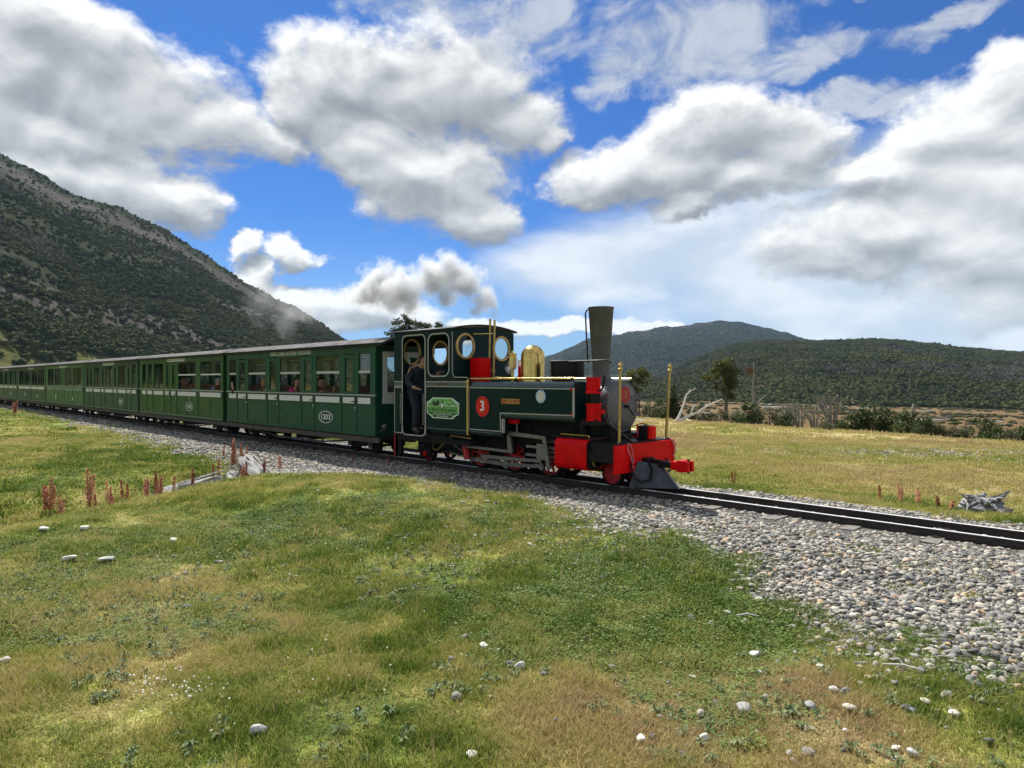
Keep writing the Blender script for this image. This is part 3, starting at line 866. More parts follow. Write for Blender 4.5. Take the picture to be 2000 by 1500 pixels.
gravel_bed = None
def build_gravel():
    global gravel_bed
    # the bed itself: a thin sheet lying on the ground under the loose stones
    uu, nn = np.meshgrid(np.arange(-64, 5.6, 0.5), np.arange(7.75, 10.16, 0.2))
    x, y = xy(uu, nn)
    edge = np.minimum(sstep(7.75, 8.1, nn), sstep(10.15, 9.85, nn))
    z = np.where(True, ground_z(x, y) + 0.012 * edge - 0.02 * (1 - edge) + 0.01 * fbm(x * 3, y * 3, 9, 2) * edge, 0)
    m, h, p, o = new_mat('gravel_bed_stone')
    g = h.new('ShaderNodeNewGeometry'); v = g.outputs['Position']
    vo = h.new('ShaderNodeTexVoronoi'); h.link(v, vo.inputs['Vector']); vo.inputs['Scale'].default_value = 26
    sc = h.new('ShaderNodeSeparateColor'); h.link(vo.outputs['Color'], sc.inputs[0])
    c = h.ramp(sc.outputs[0], [(0.0, (0.06, 0.06, 0.06)), (0.4, (0.15, 0.145, 0.135)), (0.8, (0.28, 0.26, 0.22)), (1.0, (0.34, 0.26, 0.18))])
    c = h.mix(h.smooth(vo.outputs['Distance'], 0.2, 0.7), c, c4((0.05, 0.044, 0.038)))
    a = h.new('ShaderNodeAttribute'); a.attribute_name = 'oil'
    c = h.mix(a.outputs['Fac'], c, c4((0.03, 0.024, 0.02)))
    h.link(c, p.inputs['Base Color']); p.inputs['Roughness'].default_value = 0.9
    b = h.new('ShaderNodeBump'); b.inputs['Strength'].default_value = 1.0; b.inputs['Distance'].default_value = 0.03
    h.link(h.math('MULTIPLY', vo.outputs['Distance'], -1), b.inputs['Height']); h.link(b.outputs[0], p.inputs['Normal'])
    oil = np.exp(-((nn - 8.91) / 0.62) ** 4) * sstep(0.5, -5.5, uu) * 0.85
    gravel_bed = obj('gravel_bed', grid_mesh('gravel_bed', x, y, z, m, dict(oil=oil)))
    tag(gravel_bed, 'grey and cream gravel bed under the railway track', None, None, 'structure')
    # loose stones
    P = []; S = []
    def zone(N, u0, u1, n0, n1, smin, smax, pw=1.0, rmin=2.6, rmax=70):
        u = rng.uniform(u0, u1, N); n = rng.uniform(n0, n1, N)
        x, y = xy(u, n)
        m_ = gravel_mask(x, y)
        thin = 1 - 0.35 * sstep(0.05, 0.3, fbm(x * 0.8, y * 0.8, 14, 3))
        r = np.hypot(x, y)
        k = (rng.random(N) < m_ ** pw * thin) & (r > rmin) & (r < rmax) & (y > 0.3)
        # a clear top for the rails
        k &= ~((np.abs(np.abs(n - TRK) - .27) < 0.05))
        su = np.array(SLEEPER_S) - 9.0
        ds = np.min(np.abs(u[:, None] - su[None, :]), axis=1)
        k &= ~((ds < .11) & (np.abs(n - TRK) < .68) & (u > -7.5) & (rng.random(N) < .93))
        x, y = x[k], y[k]
        s = smin + (smax - smin) * rng.random(len(x)) ** 2.2
        z = ground_z(x, y) + s * 0.10
        P.append(np.stack([x, y, z], -1)); S.append(s)
    zone(40000, -6.5, 1.5, 3.6, 10.2, 0.022, 0.085)
    zone(34000, -6.5, 1.5, 3.4, 10.2, 0.014, 0.036)
    zone(36000, -14, -6, 5.0, 10.4, 0.025, 0.08)
    zone(26000, -32, -14, 4.6, 10.5, 0.04, 0.11)
    zone(12000, -62, -32, 5.5, 10.5, 0.07, 0.16)
    # stones that strayed into the turf beside the bed
    N = 5200
    u = rng.uniform(-9, 0.5, N); n = rng.uniform(2.2, 7.2, N); x, y = xy(u, n)
    nb = np.interp(u, NB_U, NB_N)
    k = (rng.random(N) < 0.34 * np.exp(-np.clip(nb - n, 0, 9) / 0.6) + 0.09 * np.exp(-(((x - 1.4) / 1.0) ** 2 + ((y - 3.7) / .8) ** 2)) + 0.010) & (np.hypot(x, y) > 2.7)
    x, y = x[k], y[k]; s = rng.uniform(0.02, 0.075, len(x))
    P.append(np.stack([x, y, ground_z(x, y) + s * 0.28], -1)); S.append(s)
    # the stony patch out in the meadow
    N = 5000
    x = rng.uniform(4, 20, N); y = rng.uniform(15, 23, N)
    k = rng.random(N) < stony(x, y) * 0.8; x, y = x[k], y[k]; s = rng.uniform(0.04, 0.12, len(x))
    P.append(np.stack([x, y, ground_z(x, y) + s * 0.1], -1)); S.append(s)
    P = np.concatenate(P); S = np.concatenate(S)
    n = len(P)
    idx = rng.integers(0, 8, n)
    rot = np.stack([rng.normal(0, .22, n), rng.normal(0, .22, n), rng.uniform(0, 6.28, n)], -1)
    # the three hundred that show largest lie as single stones, the rest as one mass
    app = S / np.hypot(P[:, 0], P[:, 1])
    vis = np.abs(np.degrees(np.arctan2(P[:, 0], P[:, 1]))) < 36.5
    vis &= (P[:, 1] * 750 / 1330 > (1.65 - P[:, 2]) * 0.985)
    order = np.argsort(-np.where(vis, app, 0))
    big = order[:300]; rest = order[300:]
    for i in big:
        o = bpy.data.objects.new('pebble', PEBS[idx[i]])
        COL.objects.link(o); o.parent = gravel_bed
        o.location = P[i]; o.rotation_euler = rot[i]; o.scale = (S[i], S[i], S[i])
    sc3 = np.stack([S, S, S], -1)
    o = scatter('pebbles', PEBS, P[rest], rot[rest], sc3[rest], idx[rest], None, parent=gravel_bed)
    o['kind'] = 'stuff'
build_gravel()

# ================================================================== GRASS
def blade_material(name, instanced=True):
    m, h, p, o = new_mat(name)
    g = h.new('ShaderNodeNewGeometry'); v = g.outputs['Position']
    a = h.new('ShaderNodeAttribute'); a.attribute_name = 'dry'; a.attribute_type = 'INSTANCER'
    oi = h.new('ShaderNodeObjectInfo')
    f = h.math('MULTIPLY_ADD', h.math('SUBTRACT', oi.outputs['Random'], 0.5), 0.62, a.outputs['Fac'])
    c = grass_col(h, f, v)
    tc = h.new('ShaderNodeTexCoord')
    h.link(c, p.inputs['Base Color'])
    p.inputs['Roughness'].default_value = 0.6
    p.inputs['Specular IOR Level'].default_value = 0.25
    tr = h.new('ShaderNodeBsdfTranslucent'); h.link(c, tr.inputs[0])
    mx = h.new('ShaderNodeMixShader'); mx.inputs[0].default_value = 0.35
    h.link(p.outputs[0], mx.inputs[1]); h.link(tr.outputs[0], mx.inputs[2]); h.link(mx.outputs[0], o.inputs[0])
    return m
BLADE_M = blade_material('grass_blades')

def tuft_mesh(seed, n=26, spread=0.07, hmin=.02, hmax=.06, lean=.8, w=.0035, mat=None):
    rnd = random.Random(seed); v = []; f = []
    for k in range(n):
        a = rnd.uniform(0, 6.28); rr = spread * math.sqrt(rnd.random())
        bx, by = rr * math.cos(a), rr * math.sin(a)
        hh = rnd.uniform(hmin, hmax); la = rnd.uniform(0, 6.28); ln = hh * rnd.uniform(.2, lean)
        dx, dy = math.cos(la) * ln, math.sin(la) * ln
        wa = rnd.uniform(0, 6.28); wx, wy = math.cos(wa) * w, math.sin(wa) * w
        b = len(v)
        v += [(bx - wx, by - wy, -0.01), (bx + wx, by + wy, -0.01), (bx + dx * .35 - wx * .8, by + dy * .35 - wy * .8, hh * .6), (bx + dx * .35 + wx * .8, by + dy * .35 + wy * .8, hh * .6), (bx + dx, by + dy, hh)]
        f += [(b, b + 1, b + 3, b + 2), (b + 2, b + 3, b + 4)]
    me = bpy.data.meshes.new('grass_tuft'); me.from_pydata(v, [], f); me.materials.append(mat or BLADE_M)
    return me

def leafy_mesh(seed, n=20, spread=0.08, mat=None):
    rnd = random.Random(seed); v = []; f = []
    for k in range(n):
        a = rnd.uniform(0, 6.28); rr = spread * math.sqrt(rnd.random()); c = Vector((rr * math.cos(a), rr * math.sin(a), rnd.uniform(.008, .04)))
        d = Vector((rnd.gauss(0, 1), rnd.gauss(0, 1), rnd.gauss(0, .45))).normalized(); e = d.cross(Vector((rnd.gauss(0, .3), rnd.gauss(0, .3), 1)).normalized())
        l = rnd.uniform(.007, .014); ww = l * .45
        b = len(v)
        v += [c - d * l, c - d * l * .2 + e * ww, c + d * l, c - d * l * .2 - e * ww]
        f += [(b, b + 1, b + 2, b + 3)]
    me = bpy.data.meshes.new('leafy_clump'); me.from_pydata([tuple(q) for q in v], [], f); me.materials.append(mat)
    return me

def build_grass():
    leaf_m, h, p, o = new_mat('clover_leaves')
    oi = h.new('ShaderNodeObjectInfo'); g = h.new('ShaderNodeNewGeometry')
    f = h.math('ADD', h.math('MULTIPLY', oi.outputs['Random'], .5), h.math('MULTIPLY', h.noise(g.outputs['Position'], 9, 3), .5))
    h.link(h.ramp(f, [(.2, (.070, .120, .028)), (.5, (.115, .170, .042)), (.8, (.17, .215, .068))]), p.inputs['Base Color'])
    p.inputs['Roughness'].default_value = .8; p.inputs['Specular IOR Level'].default_value = .12
    kinds = [tuft_mesh(300 + i, 30, .075, .015, .05, .95, .0022) for i in range(4)] + [tuft_mesh(310 + i, 20, .07, .03, .085, .8, .0018) for i in range(2)] + [leafy_mesh(330 + i, 44, .085, leaf_m) for i in range(3)] + [tuft_mesh(320 + i, 40, .15, .015, .048, .9, .0050) for i in range(3)]
    P = []; S = []; I = []; Dr = []
    def zone(N, r0, r1, s0, s1, ids, dens=1.0, az0=-48, az1=48, near=True):
        az = np.radians(rng.uniform(az0, az1, N)); r = np.sqrt(rng.uniform(r0 ** 2, r1 ** 2, N))
        x = r * np.sin(az); y = r * np.cos(az)
        u, n = un(x, y)
        gm = gravel_mask(x, y)
        d = dryness(x, y)
        k = rng.random(N) < dens * (1 - np.clip(gm * 1.12, 0, .985)) * (1 - .75 * np.clip(stony(x, y), 0, 1))
        k &= ~((n > 7.9) & (n < 10.0))
        k &= drop_d(x, y) < 16
        bare = fbm(x * 2.2, y * 2.2, 120, 3)
        k &= rng.random(N) > sstep(.06, .26, bare) * .75 * (r < 14)
        x, y, d = x[k], y[k], d[k]
        m_ = len(x)
        ii = np.array(ids)[rng.integers(0, len(ids), m_)]
        P.append(np.stack([x, y, ground_z(x, y) - .004], -1)); S.append(rng.uniform(s0, s1, m_)); I.append(ii); Dr.append(d)
    zone(38400, 2.3, 6.0, .65, 1.25, [0, 1, 2, 3, 0, 1, 4, 5])
    zone(43200, 5.8, 12.0, .85, 1.5, [0, 1, 2, 3, 4, 5, 9])
    zone(40800, 11.5, 26.0, 1.0, 1.9, [9, 10, 11])
    zone(20400, 25, 62, 1.6, 3.0, [9, 10, 11], az0=-50, az1=40)
    # leafy ground cover in the lush places
    N = 30000
    az = np.radians(rng.uniform(-40, 40, N)); r = np.sqrt(rng.uniform(2.3 ** 2, 9.5 ** 2, N)); x = r * np.sin(az); y = r * np.cos(az)
    pch = sstep(.02, .14, fbm(x * .8, y * .8, 130, 3) + .10 * np.exp(-(((x - 1.6) / 1.6) ** 2 + ((y - 5.2) / 1.3) ** 2)) - .16 * (dryness(x, y) - .3))
    k = (rng.random(N) < pch * .55) & (rng.random(N) > gravel_mask(x, y) * 1.1)
    x, y = x[k], y[k]; m_ = len(x)
    P.append(np.stack([x, y, ground_z(x, y)], -1)); S.append(rng.uniform(.7, 1.3, m_)); I.append(rng.integers(6, 9, m_)); Dr.append(np.zeros(m_))
    P = np.concatenate(P); S = np.concatenate(S); I = np.concatenate(I); Dr = np.concatenate(Dr); n = len(P)
    hv = np.clip(.75 + 1.6 * fbm(P[:, 0] * 1.4, P[:, 1] * 1.4, 150, 3) + 1.3 * fbm(P[:, 0] * 5.0, P[:, 1] * 5.0, 151, 2), .30, 1.7)
    rot = np.stack([rng.normal(0, .1, n), rng.normal(0, .1, n), rng.uniform(0, 6.28, n)], -1)
    o = scatter('grass', kinds, P, rot, np.stack([S, S, S * hv * rng.uniform(.62, 1.05, n)], -1), I, 'short green and straw coloured grass covering the meadow', dict(dry=Dr))
    o['category'] = 'grass'
    # long dry stalks
    st = [tuft_mesh(340 + i, 5, .05, .06, .16, .9, .0012) for i in range(3)]
    N = 9000
    az = np.radians(rng.uniform(-39, 39, N)); r = np.sqrt(rng.uniform(2.4 ** 2, 9 ** 2, N)); x = r * np.sin(az); y = r * np.cos(az)
    k = (rng.random(N) < .12 + .55 * dryness(x, y)) & (gravel_mask(x, y) < .3)
    x, y = x[k], y[k]; m_ = len(x); S = rng.uniform(.6, 1.2, m_)
    o = scatter('dry_stalks', st, np.stack([x, y, ground_z(x, y)], -1), np.stack([rng.normal(0, .35, m_), rng.normal(0, .35, m_), rng.uniform(0, 6.28, m_)], -1), np.stack([S, S, S], -1), rng.integers(0, 3, m_), 'thin bleached grass stalks standing above the turf', dict(dry=np.full(m_, .95)))
    o['category'] = 'grass'
    # broad leaved weeds in rosettes
    wm, h, p_, o_ = new_mat('weed_leaves')
    oi = h.new('ShaderNodeObjectInfo'); h.link(h.ramp(oi.outputs['Random'], [(0, (.06, .105, .032)), (.5, (.10, .15, .05)), (1, (.16, .19, .08))]), p_.inputs['Base Color']); p_.inputs['Roughness'].default_value = .75
    def rosette(seed):
        rnd = random.Random(seed); v = []; f = []
        for k in range(9):
            a = k * .7 + rnd.uniform(-.3, .3); l = rnd.uniform(.02, .045); w_ = l * .17; up = rnd.uniform(.01, .03); b = len(v)
            c, s = math.cos(a), math.sin(a)
            for t, ww, zz in ((.1, .3, .2), (.55, 1, 1), (1, .1, .55)): v += [(c * l * t - s * w_ * ww, s * l * t + c * w_ * ww, up * zz), (c * l * t + s * w_ * ww, s * l * t - c * w_ * ww, up * zz)]
            f += [(b, b + 1, b + 3, b + 2), (b + 2, b + 3, b + 5, b + 4)]
        me = bpy.data.meshes.new('weed_rosette'); me.from_pydata(v, [], f); me.materials.append(wm); return me
    N = 2600; az = np.radians(rng.uniform(-39, 39, N)); r = np.sqrt(rng.uniform(2.4 ** 2, 8 ** 2, N)); x = r * np.sin(az); y = r * np.cos(az)
    k = (fbm(x * 1.2, y * 1.2, 140, 3) > .03) & (gravel_mask(x, y) < .5); x, y = x[k], y[k]; m_ = len(x); S = rng.uniform(.6, 1.3, m_)
    o = scatter('weeds', [rosette(k) for k in range(4)], np.stack([x, y, ground_z(x, y) + .012], -1), np.stack([rng.normal(0, .15, m_), rng.normal(0, .15, m_), rng.uniform(0, 6.28, m_)], -1), np.stack([S, S, S], -1), rng.integers(0, 4, m_), 'flat green weed rosettes scattered through the turf')
    o['category'] = 'weeds'
    # white clover heads
    fm = pm('clover_flower_white', (.78, .76, .66), .8, var=.1)
    fk = []
    for i in range(2):
        fk.append(MB().sphere((0, 0, .03), .0075, 6, 4).tube([(0, 0, 0), (0, 0, .028)], .0012, 4).mesh('clover_flower', fm))
    xs = []
    def patch(N, cx, cy_, rx, ry):
        xs.append(np.stack([rng.normal(cx, rx, N), rng.normal(cy_, ry, N)], -1))
    patch(330, -.5, 8.0, 1.5, .9); patch(160, .9, 7.3, 1.2, .9); patch(45, -1.95, 3.9, .18, .12); patch(25, -2.15, 4.1, .1, .08); patch(60, 1.0, 5.9, 1.0, .8); patch(40, -1.1, 4.2, .4, .4); patch(160, 12, 17.5, 4, 1.5); patch(60, 8.3, 11.8, 1.2, .8); patch(60, -3, 7.0, .6, .5)
    q = np.concatenate(xs); x, y = q[:, 0], q[:, 1]
    k = (gravel_mask(x, y) < .4) & (np.hypot(x, y) > 2.5); x, y = x[k], y[k]; m_ = len(x); S = rng.uniform(.7, 1.3, m_) * np.interp(np.hypot(x, y), [3, 9, 20], [.75, 1.0, 1.9])
    o = scatter('clover_flowers', fk, np.stack([x, y, ground_z(x, y)], -1), np.stack([rng.normal(0, .2, m_), rng.normal(0, .2, m_), 0 * S], -1), np.stack([S, S, S], -1), rng.integers(0, 2, m_), 'tiny white clover heads dotted over the turf')
    o['category'] = 'flowers'
build_grass()
# ================================================================== TRAIN
def on_track(s):
    """world place of a point on the track centre line, s metres ahead of the cab front datum (forward = towards the right of the photo)"""
    x, y = xy(s - 9.0, TRK)
    return (x, y, 0.0)
HEAD = R(-45)

M_LOCO = pm('locomotive_dark_green', (0.0022, 0.0185, 0.0195), 0.30, var=.2, scale=3, coat=.05, dirt=.04, dirtcol=(.012, .022, .022))
MATS['locomotive_dark_green'].node_tree.nodes['Principled BSDF'].inputs['Specular IOR Level'].default_value = .09
M_BAND = pm('locomotive_grey_green_band', (0.030, 0.055, 0.058), 0.3, var=.15, coat=.4)
M_BLACK = pm('black_paint', (0.010, 0.010, 0.011), 0.45, var=.4, dirt=.25, dirtcol=(.03, .027, .024))
M_SOOT = pm('sooty_iron', (0.014, 0.013, 0.013), 0.75, var=.5, dirt=.4, dirtcol=(.035, .03, .026))
M_SMOKEBOX = pm('smokebox_grey_paint', (0.105, 0.109, 0.113), 0.42, .25, var=.22, scale=4, bump=.15, bscale=60, dirt=.3, dirtcol=(.05, .045, .04))
M_CHIM = pm('chimney_grey_paint', (0.072, 0.069, 0.063), 0.55, .2, var=.22, scale=5, dirt=.3, dirtcol=(.03, .026, .022))
M_RED = pm('signal_red_paint', (0.66, 0.0015, 0.004), 0.36, var=.10, scale=4, coat=.05, dirt=.30, dirtcol=(.16, .004, .005))
M_REDDARK = pm('red_wheel_paint', (0.50, 0.008, 0.014), 0.5, var=.35, scale=9, dirt=.35, dirtcol=(.06, .02, .018))
MATS['signal_red_paint'].node_tree.nodes['Principled BSDF'].inputs['Specular IOR Level'].default_value = .1
M_BRASS = pm('polished_brass', (0.62, 0.44, 0.14), 0.22, 1.0, var=.12, scale=7)
M_OLDBRASS = pm('dull_brass', (0.42, 0.30, 0.12), 0.38, 1.0, var=.25, scale=12)
M_STEEL = pm('bright_steel', (0.20, 0.20, 0.195), 0.42, .75, var=.2, scale=10, dirt=.3, dirtcol=(.12, .10, .08))
M_LINE = pm('cream_lining', (0.42, 0.41, 0.37), 0.5, var=.12)
for m_ in (M_BLACK, M_SOOT): m_.node_tree.nodes['Principled BSDF'].inputs['Specular IOR Level'].default_value = .18
M_WHITE = pm('white_paint', (0.74, 0.74, 0.71), 0.45, var=.05, dirt=.12, dirtcol=(.45, .43, .38))
M_GOLD = pm('gold_paint', (0.55, 0.36, 0.08), 0.4, .4, var=.12)
M_RUBBER = pm('black_rubber_hose', (0.012, 0.012, 0.012), 0.6, var=.2)
M_INT = pm('cab_inside_dark', (0.035, 0.040, 0.038), 0.7, var=.2)

def glass_mat(name='window_glass', tint=(.84, .88, .87), refl=.10):
    m = bpy.data.materials.new(name); m.use_nodes = True; m.node_tree.nodes.clear(); h = NT(m.node_tree)
    t = h.new('ShaderNodeBsdfTransparent'); t.inputs[0].default_value = c4(tint)
    g = h.new('ShaderNodeBsdfGlossy'); g.inputs['Roughness'].default_value = .03
    lw = h.new('ShaderNodeLayerWeight'); lw.inputs[0].default_value = .28
    mx = h.new('ShaderNodeMixShader'); h.link(h.math('MULTIPLY_ADD', lw.outputs['Fresnel'], .24, refl * .10, clamp=True), mx.inputs[0])
    h.link(t.outputs[0], mx.inputs[1]); h.link(g.outputs[0], mx.inputs[2])
    o = h.new('ShaderNodeOutputMaterial'); h.link(mx.outputs[0], o.inputs[0])
    return m
M_GLASS = glass_mat()

def frame_strip(pts, w, y0, y1, closed=True):
    """a raised line that follows a polyline in XZ, w wide, between y0 and y1"""
    b = MB(); n = len(pts)
    rng_ = range(n) if closed else range(n - 1)
    L = []; Rr = []
    for i in range(n):
        a = Vector(pts[i - 1] if (closed or i > 0) else pts[0]); c = Vector(pts[i]); d = Vector(pts[(i + 1) % n] if (closed or i < n - 1) else pts[-1])
        t1 = (c - a).normalized() if (c - a).length > 1e-9 else (d - c).normalized()
        t2 = (d - c).normalized() if (d - c).length > 1e-9 else t1
        t = (t1 + t2).normalized(); nn = Vector((-t.y, t.x)); k = 1 / max(.5, nn.dot(Vector((-t1.y, t1.x))))
        L.append(c + nn * w * .5 * k); Rr.append(c - nn * w * .5 * k)
    v = [(p.x, y0, p.y) for p in L] + [(p.x, y0, p.y) for p in Rr] + [(p.x, y1, p.y) for p in L] + [(p.x, y1, p.y) for p in Rr]
    f = []
    for i in rng_:
        j = (i + 1) % n
        f += [(i, j, n + j, n + i), (2 * n + i, 3 * n + i, 3 * n + j, 2 * n + j), (i, 2 * n + i, 2 * n + j, j), (n + i, n + j, 3 * n + j, 3 * n + i)]
    b.add(v, f)
    return b

def wheel_mesh(r, w, tread_mat, spoke=8):
    """spoked wheel, axle along Y, centred"""
    b = MB()
    b.lathe([(r * .80, -w / 2), (r, -w / 2), (r, w * .3), (r * 1.10, w * .32), (r * 1.10, w / 2), (r * .80, w / 2), (r * .80, -w / 2)], 28, axis='Y')
    return b
def wheel(name, r, w, x, y, z, parent, spoke=8, disc=False):
    tyre = MB().lathe([(r * .86, -w / 2), (r, -w / 2), (r, w * .25), (r * 1.09, w * .30), (r * 1.09, w / 2), (r * .86, w / 2), (r * .86, -w / 2)], 28, axis='Y')
    flip = 1 if y < 0 else -1
    o = tyre.build(name, M_SOOT, parent, loc=(x, y, z))
    if flip < 0: o.rotation_euler = (0, 0, math.pi)
    c = MB()
    c.lathe([(0, -w * .45), (r * .24, -w * .45), (r * .24, w * .3), (0, w * .3)], 16, axis='Y')
    for k in range(spoke):
        a = 2 * math.pi * k / spoke
        ca, sa = math.cos(a), math.sin(a)
        p0 = Vector((ca * r * .2, 0, sa * r * .2)); p1 = Vector((ca * r * .88, 0, sa * r * .88))
        c.tube([p0, p1], [r * .085, r * .065], 6)
    c.lathe([(r * .78, -w * .35), (r * .87, -w * .35), (r * .87, w * .2), (r * .78, w * .2), (r * .78, -w * .35)], 28, axis='Y')
    if disc: c.lathe([(0, -w * .30), (r * .80, -w * .30), (r * .80, -w * .1), (0, -w * .1)], 24, axis='Y')
    c.build('wheel_centre', M_REDDARK, o)
    return o

def locomotive():
    L = empty('steam_locomotive', on_track(0.0), HEAD)
    tag(L, 'dark green and red narrow gauge steam locomotive with a tall flared chimney and brass dome', 'locomotive')
    Wn = -.79
    # ---------------- cab
    door = round_rect(-2.215, -1.515, .57, 2.50, .10)
    door[-1] = door[-1]
    win = round_rect(-1.375, -.80, 1.745, 2.50, .13)
    outer = [(-2.52, .555), (-.655, .555), (-.655, 2.585), (-2.52, 2.595)]
    outer = [(-2.52, .555), (-1.46, .555), (-1.46, .70), (-1.43, .735), (-.235, .735), (-.235, 1.655), (-.60, 1.655), (-.64, 1.70), (-.655, 1.76), (-.655, 2.575), (-2.52, 2.595)]
    for sgn in (-1, 1):
        y0, y1 = (Wn, Wn + .025) if sgn < 0 else (-Wn - .025, -Wn)
        obj('cab_side', sheet('cab_side', outer, [door, win], y0, y1, M_LOCO), L)
        yl = (Wn - .004, Wn - .0005) if sgn < 0 else (-Wn + .0005, -Wn + .004)
        if sgn < 0:
            for pts, nm in ((round_rect(-2.235, -1.495, .56, 2.53, .11), 'door_lining'), (round_rect(-1.40, -.775, 1.72, 2.525, .14), 'window_lining')):
                frame_strip(pts, .022, *yl).build(nm, M_LINE, L)
            frame_strip([(-2.50, .585), (-2.50, 1.50), (-2.25, 1.50), (-2.25, .585)], .014, *yl).build('panel_lining', M_LINE, L)
            frame_strip([(-.675, 2.55), (-.675, 1.78), (-.62, 1.70), (-.27, 1.695), (-.26, 1.66)], .014, *yl, closed=False).build('panel_lining', M_LINE, L)
            MB().box(-1.48, -.25, Wn - .003, Wn - .0004, 1.535, 1.605).build('belt_band', M_BAND, L)
            MB().box(-2.50, -2.25, Wn - .003, Wn - .0004, 1.535, 1.605).build('belt_band', M_BAND, L)
            for z in (1.525, 1.615):
                MB().box(-1.48, -.245, Wn - .005, Wn - .0004, z - .007, z + .007).build('belt_lining', M_LINE, L)
                MB().box(-2.51, -2.245, Wn - .005, Wn - .0004, z - .007, z + .007).build('belt_lining', M_LINE, L)
            MB().box(-1.485, -1.47, Wn - .004, Wn - .0004, .58, 1.52).build('panel_lining', M_LINE, L)
            tm = text_mesh('TIERRA DEL FUEGO', .05, pm('dark_red_lettering', (.12, .01, .012), .5), .001, .42)
            obj('lettering', tm, L, (-.95, Wn - .0045, 1.57))
            # handrails beside the door
            for s in (-2.235, -1.50):
                MB().tube([(s, Wn, 1.40), (s, Wn - .045, 1.38), (s, Wn - .045, .78), (s, Wn, .76)], .011, 8).build('grab_rail', M_STEEL, L)
    # front plate of the cab with two round windows
    def zr(v): return 2.575 + .085 * (1 - (v / .79) ** 2)
    arc = [(-.79 + 1.58 * i / 12, zr(-.79 + 1.58 * i / 12)) for i in range(13)]
    front_outer = [(-.765, 1.0), (.765, 1.0), (.765, 2.575)] + [(v, z) for v, z in reversed(arc[1:-1])] + [(-.765, 2.575)]
    holes = [circle_pts(-.49, 2.285, .195, 28, .215), circle_pts(.45, 2.265, .195, 28, .215)]
    obj('cab_front', sheet('cab_front', front_outer, holes, -.68, -.657, M_LOCO, 'X'), L)
    for v, z in ((-.49, 2.285), (.45, 2.265)):
        ring = MB()
        prof = [(.19, -.02), (.235, -.02), (.24, -.005), (.23, .012), (.19, .012)]
        ring.lathe(prof + [prof[0]], 30, axis='X')
        o = ring.build('window_rim', M_OLDBRASS, L, loc=(-.652, v, z)); o.scale = (1, 1, 1.08)
        MB().lathe([(0, -.003), (.20, -.003), (.20, .003), (0, .003)], 24, axis='X').build('pane', M_GLASS, o)
    # rear plate: two round windows above a half-height sheet
    rear_outer = [(-.765, .56), (.765, .56), (.765, 2.59)] + [(v, z + .015) for v, z in reversed(arc[1:-1])] + [(-.765, 2.59)]
    rh = [circle_pts(-.36, 2.23, .20, 24, .24), circle_pts(.40, 2.23, .20, 24, .24)]
    obj('cab_rear', sheet('cab_rear', rear_outer, rh, -2.515, -2.495, M_LOCO, 'X'), L)
    for v in (-.36, .40):
        ring = MB(); prof = [(.195, -.02), (.225, -.02), (.225, .02), (.195, .02)]
        ring.lathe(prof + [prof[0]], 26, axis='X'); o = ring.build('window_rim', M_OLDBRASS, L, loc=(-2.505, v, 2.23)); o.scale = (1, 1, 1.2)
    # roof: arched sheet with a rolled edge
    b = MB()
    va = [-.84 + 1.68 * i / 16 for i in range(17)]
    up = [(v, 2.585 + .095 * (1 - (v / .84) ** 2)) for v in va]
    b.prism(up + [(v, z + .03) for v, z in reversed(up)], -2.62, -.60, 'X')
    b.build('cab_roof', M_BLACK, L, ang=30)
    MB().box(-2.49, -.70, -.76, .76, .53, .57).build('cab_floor', M_SOOT, L)
    # boiler back and firebox seen through the doorway
    MB().lathe([(0, 0), (.36, 0), (.36, .5), (0, .5)], 24, axis='X').build('boiler_backhead', M_SOOT, L, loc=(-1.12, 0, 1.35))
    gb = MB()
    for v, z in ((-.16, 1.65), (.02, 1.70), (.18, 1.62)):
        gb.lathe([(0, 0), (.055, 0), (.055, -.03), (0, -.03)], 16, (-1.12, v, z), 'X')
    gb.build('gauges', M_OLDBRASS, L)
    MB().tube([(-1.2, -.25, 1.45), (-1.28, -.05, 1.52), (-1.2, .15, 1.45)], .018, 8).build('regulator_handle', M_STEEL, L)
    # ---------------- side tanks (near and far): deep behind, shallow in front, rounded bottom edge
    for sgn in (-1, 1):
        def tank_prof(zb, r=.09):
            p = [(.79, zb + r), (.79, 1.535), (.735, 1.62), (.36, 1.62), (.36, zb)]
            for i in range(5):
                a = R(-90 + 90 * i / 4)
                p.append((.79 - r + r * math.cos(a), zb + r + r * math.sin(a)))
            return [(q[0] * sgn, q[1]) for q in p]
        t = empty('side_tank'); t.parent = L
        b = MB(); b.prism(tank_prof(.99), .62, 2.235, 'X'); b.build('front_tank_body', M_LOCO, t, ang=30)
        b = MB(); b.prism(tank_prof(.735, .02), -.232, .6195, 'X'); b.build('rear_tank_body', M_LOCO, t, ang=30)
        if sgn < 0:
            yl = (Wn - .0045, Wn - .0005)
            frame_strip([(-.205, .765), (-.205, 1.51), (2.215, 1.51), (2.215, 1.098), (.635, 1.082), (.60, 1.082), (.60, .765)], .016, *yl).build('tank_lining', M_LINE, t)
            MB().box(.632, .66, Wn - .004, Wn + .05, .74, .985).build('tank_lining', M_LINE, t)
            b = MB(); b.prism([(Wn - .003, 1.53), (Wn - .0032, 1.537), (-.7385, 1.6235), (-.735, 1.618), (Wn + .004, 1.53)], -.205, 2.215, 'X'); b.build('upper_band', M_BAND, t)
            b = MB()
            pr = []
            for i in range(6):
                a = R(-90 + 90 * i / 5); pr.append((-(.70 + .0935 * math.cos(a)), 1.08 + .0935 * math.sin(a)))
            pi = [(q[0] + .006, q[1] + .004) for q in pr]
            b.prism(pr + pi[::-1], .64, 2.232, 'X'); b.build('lower_band', M_BAND, t)
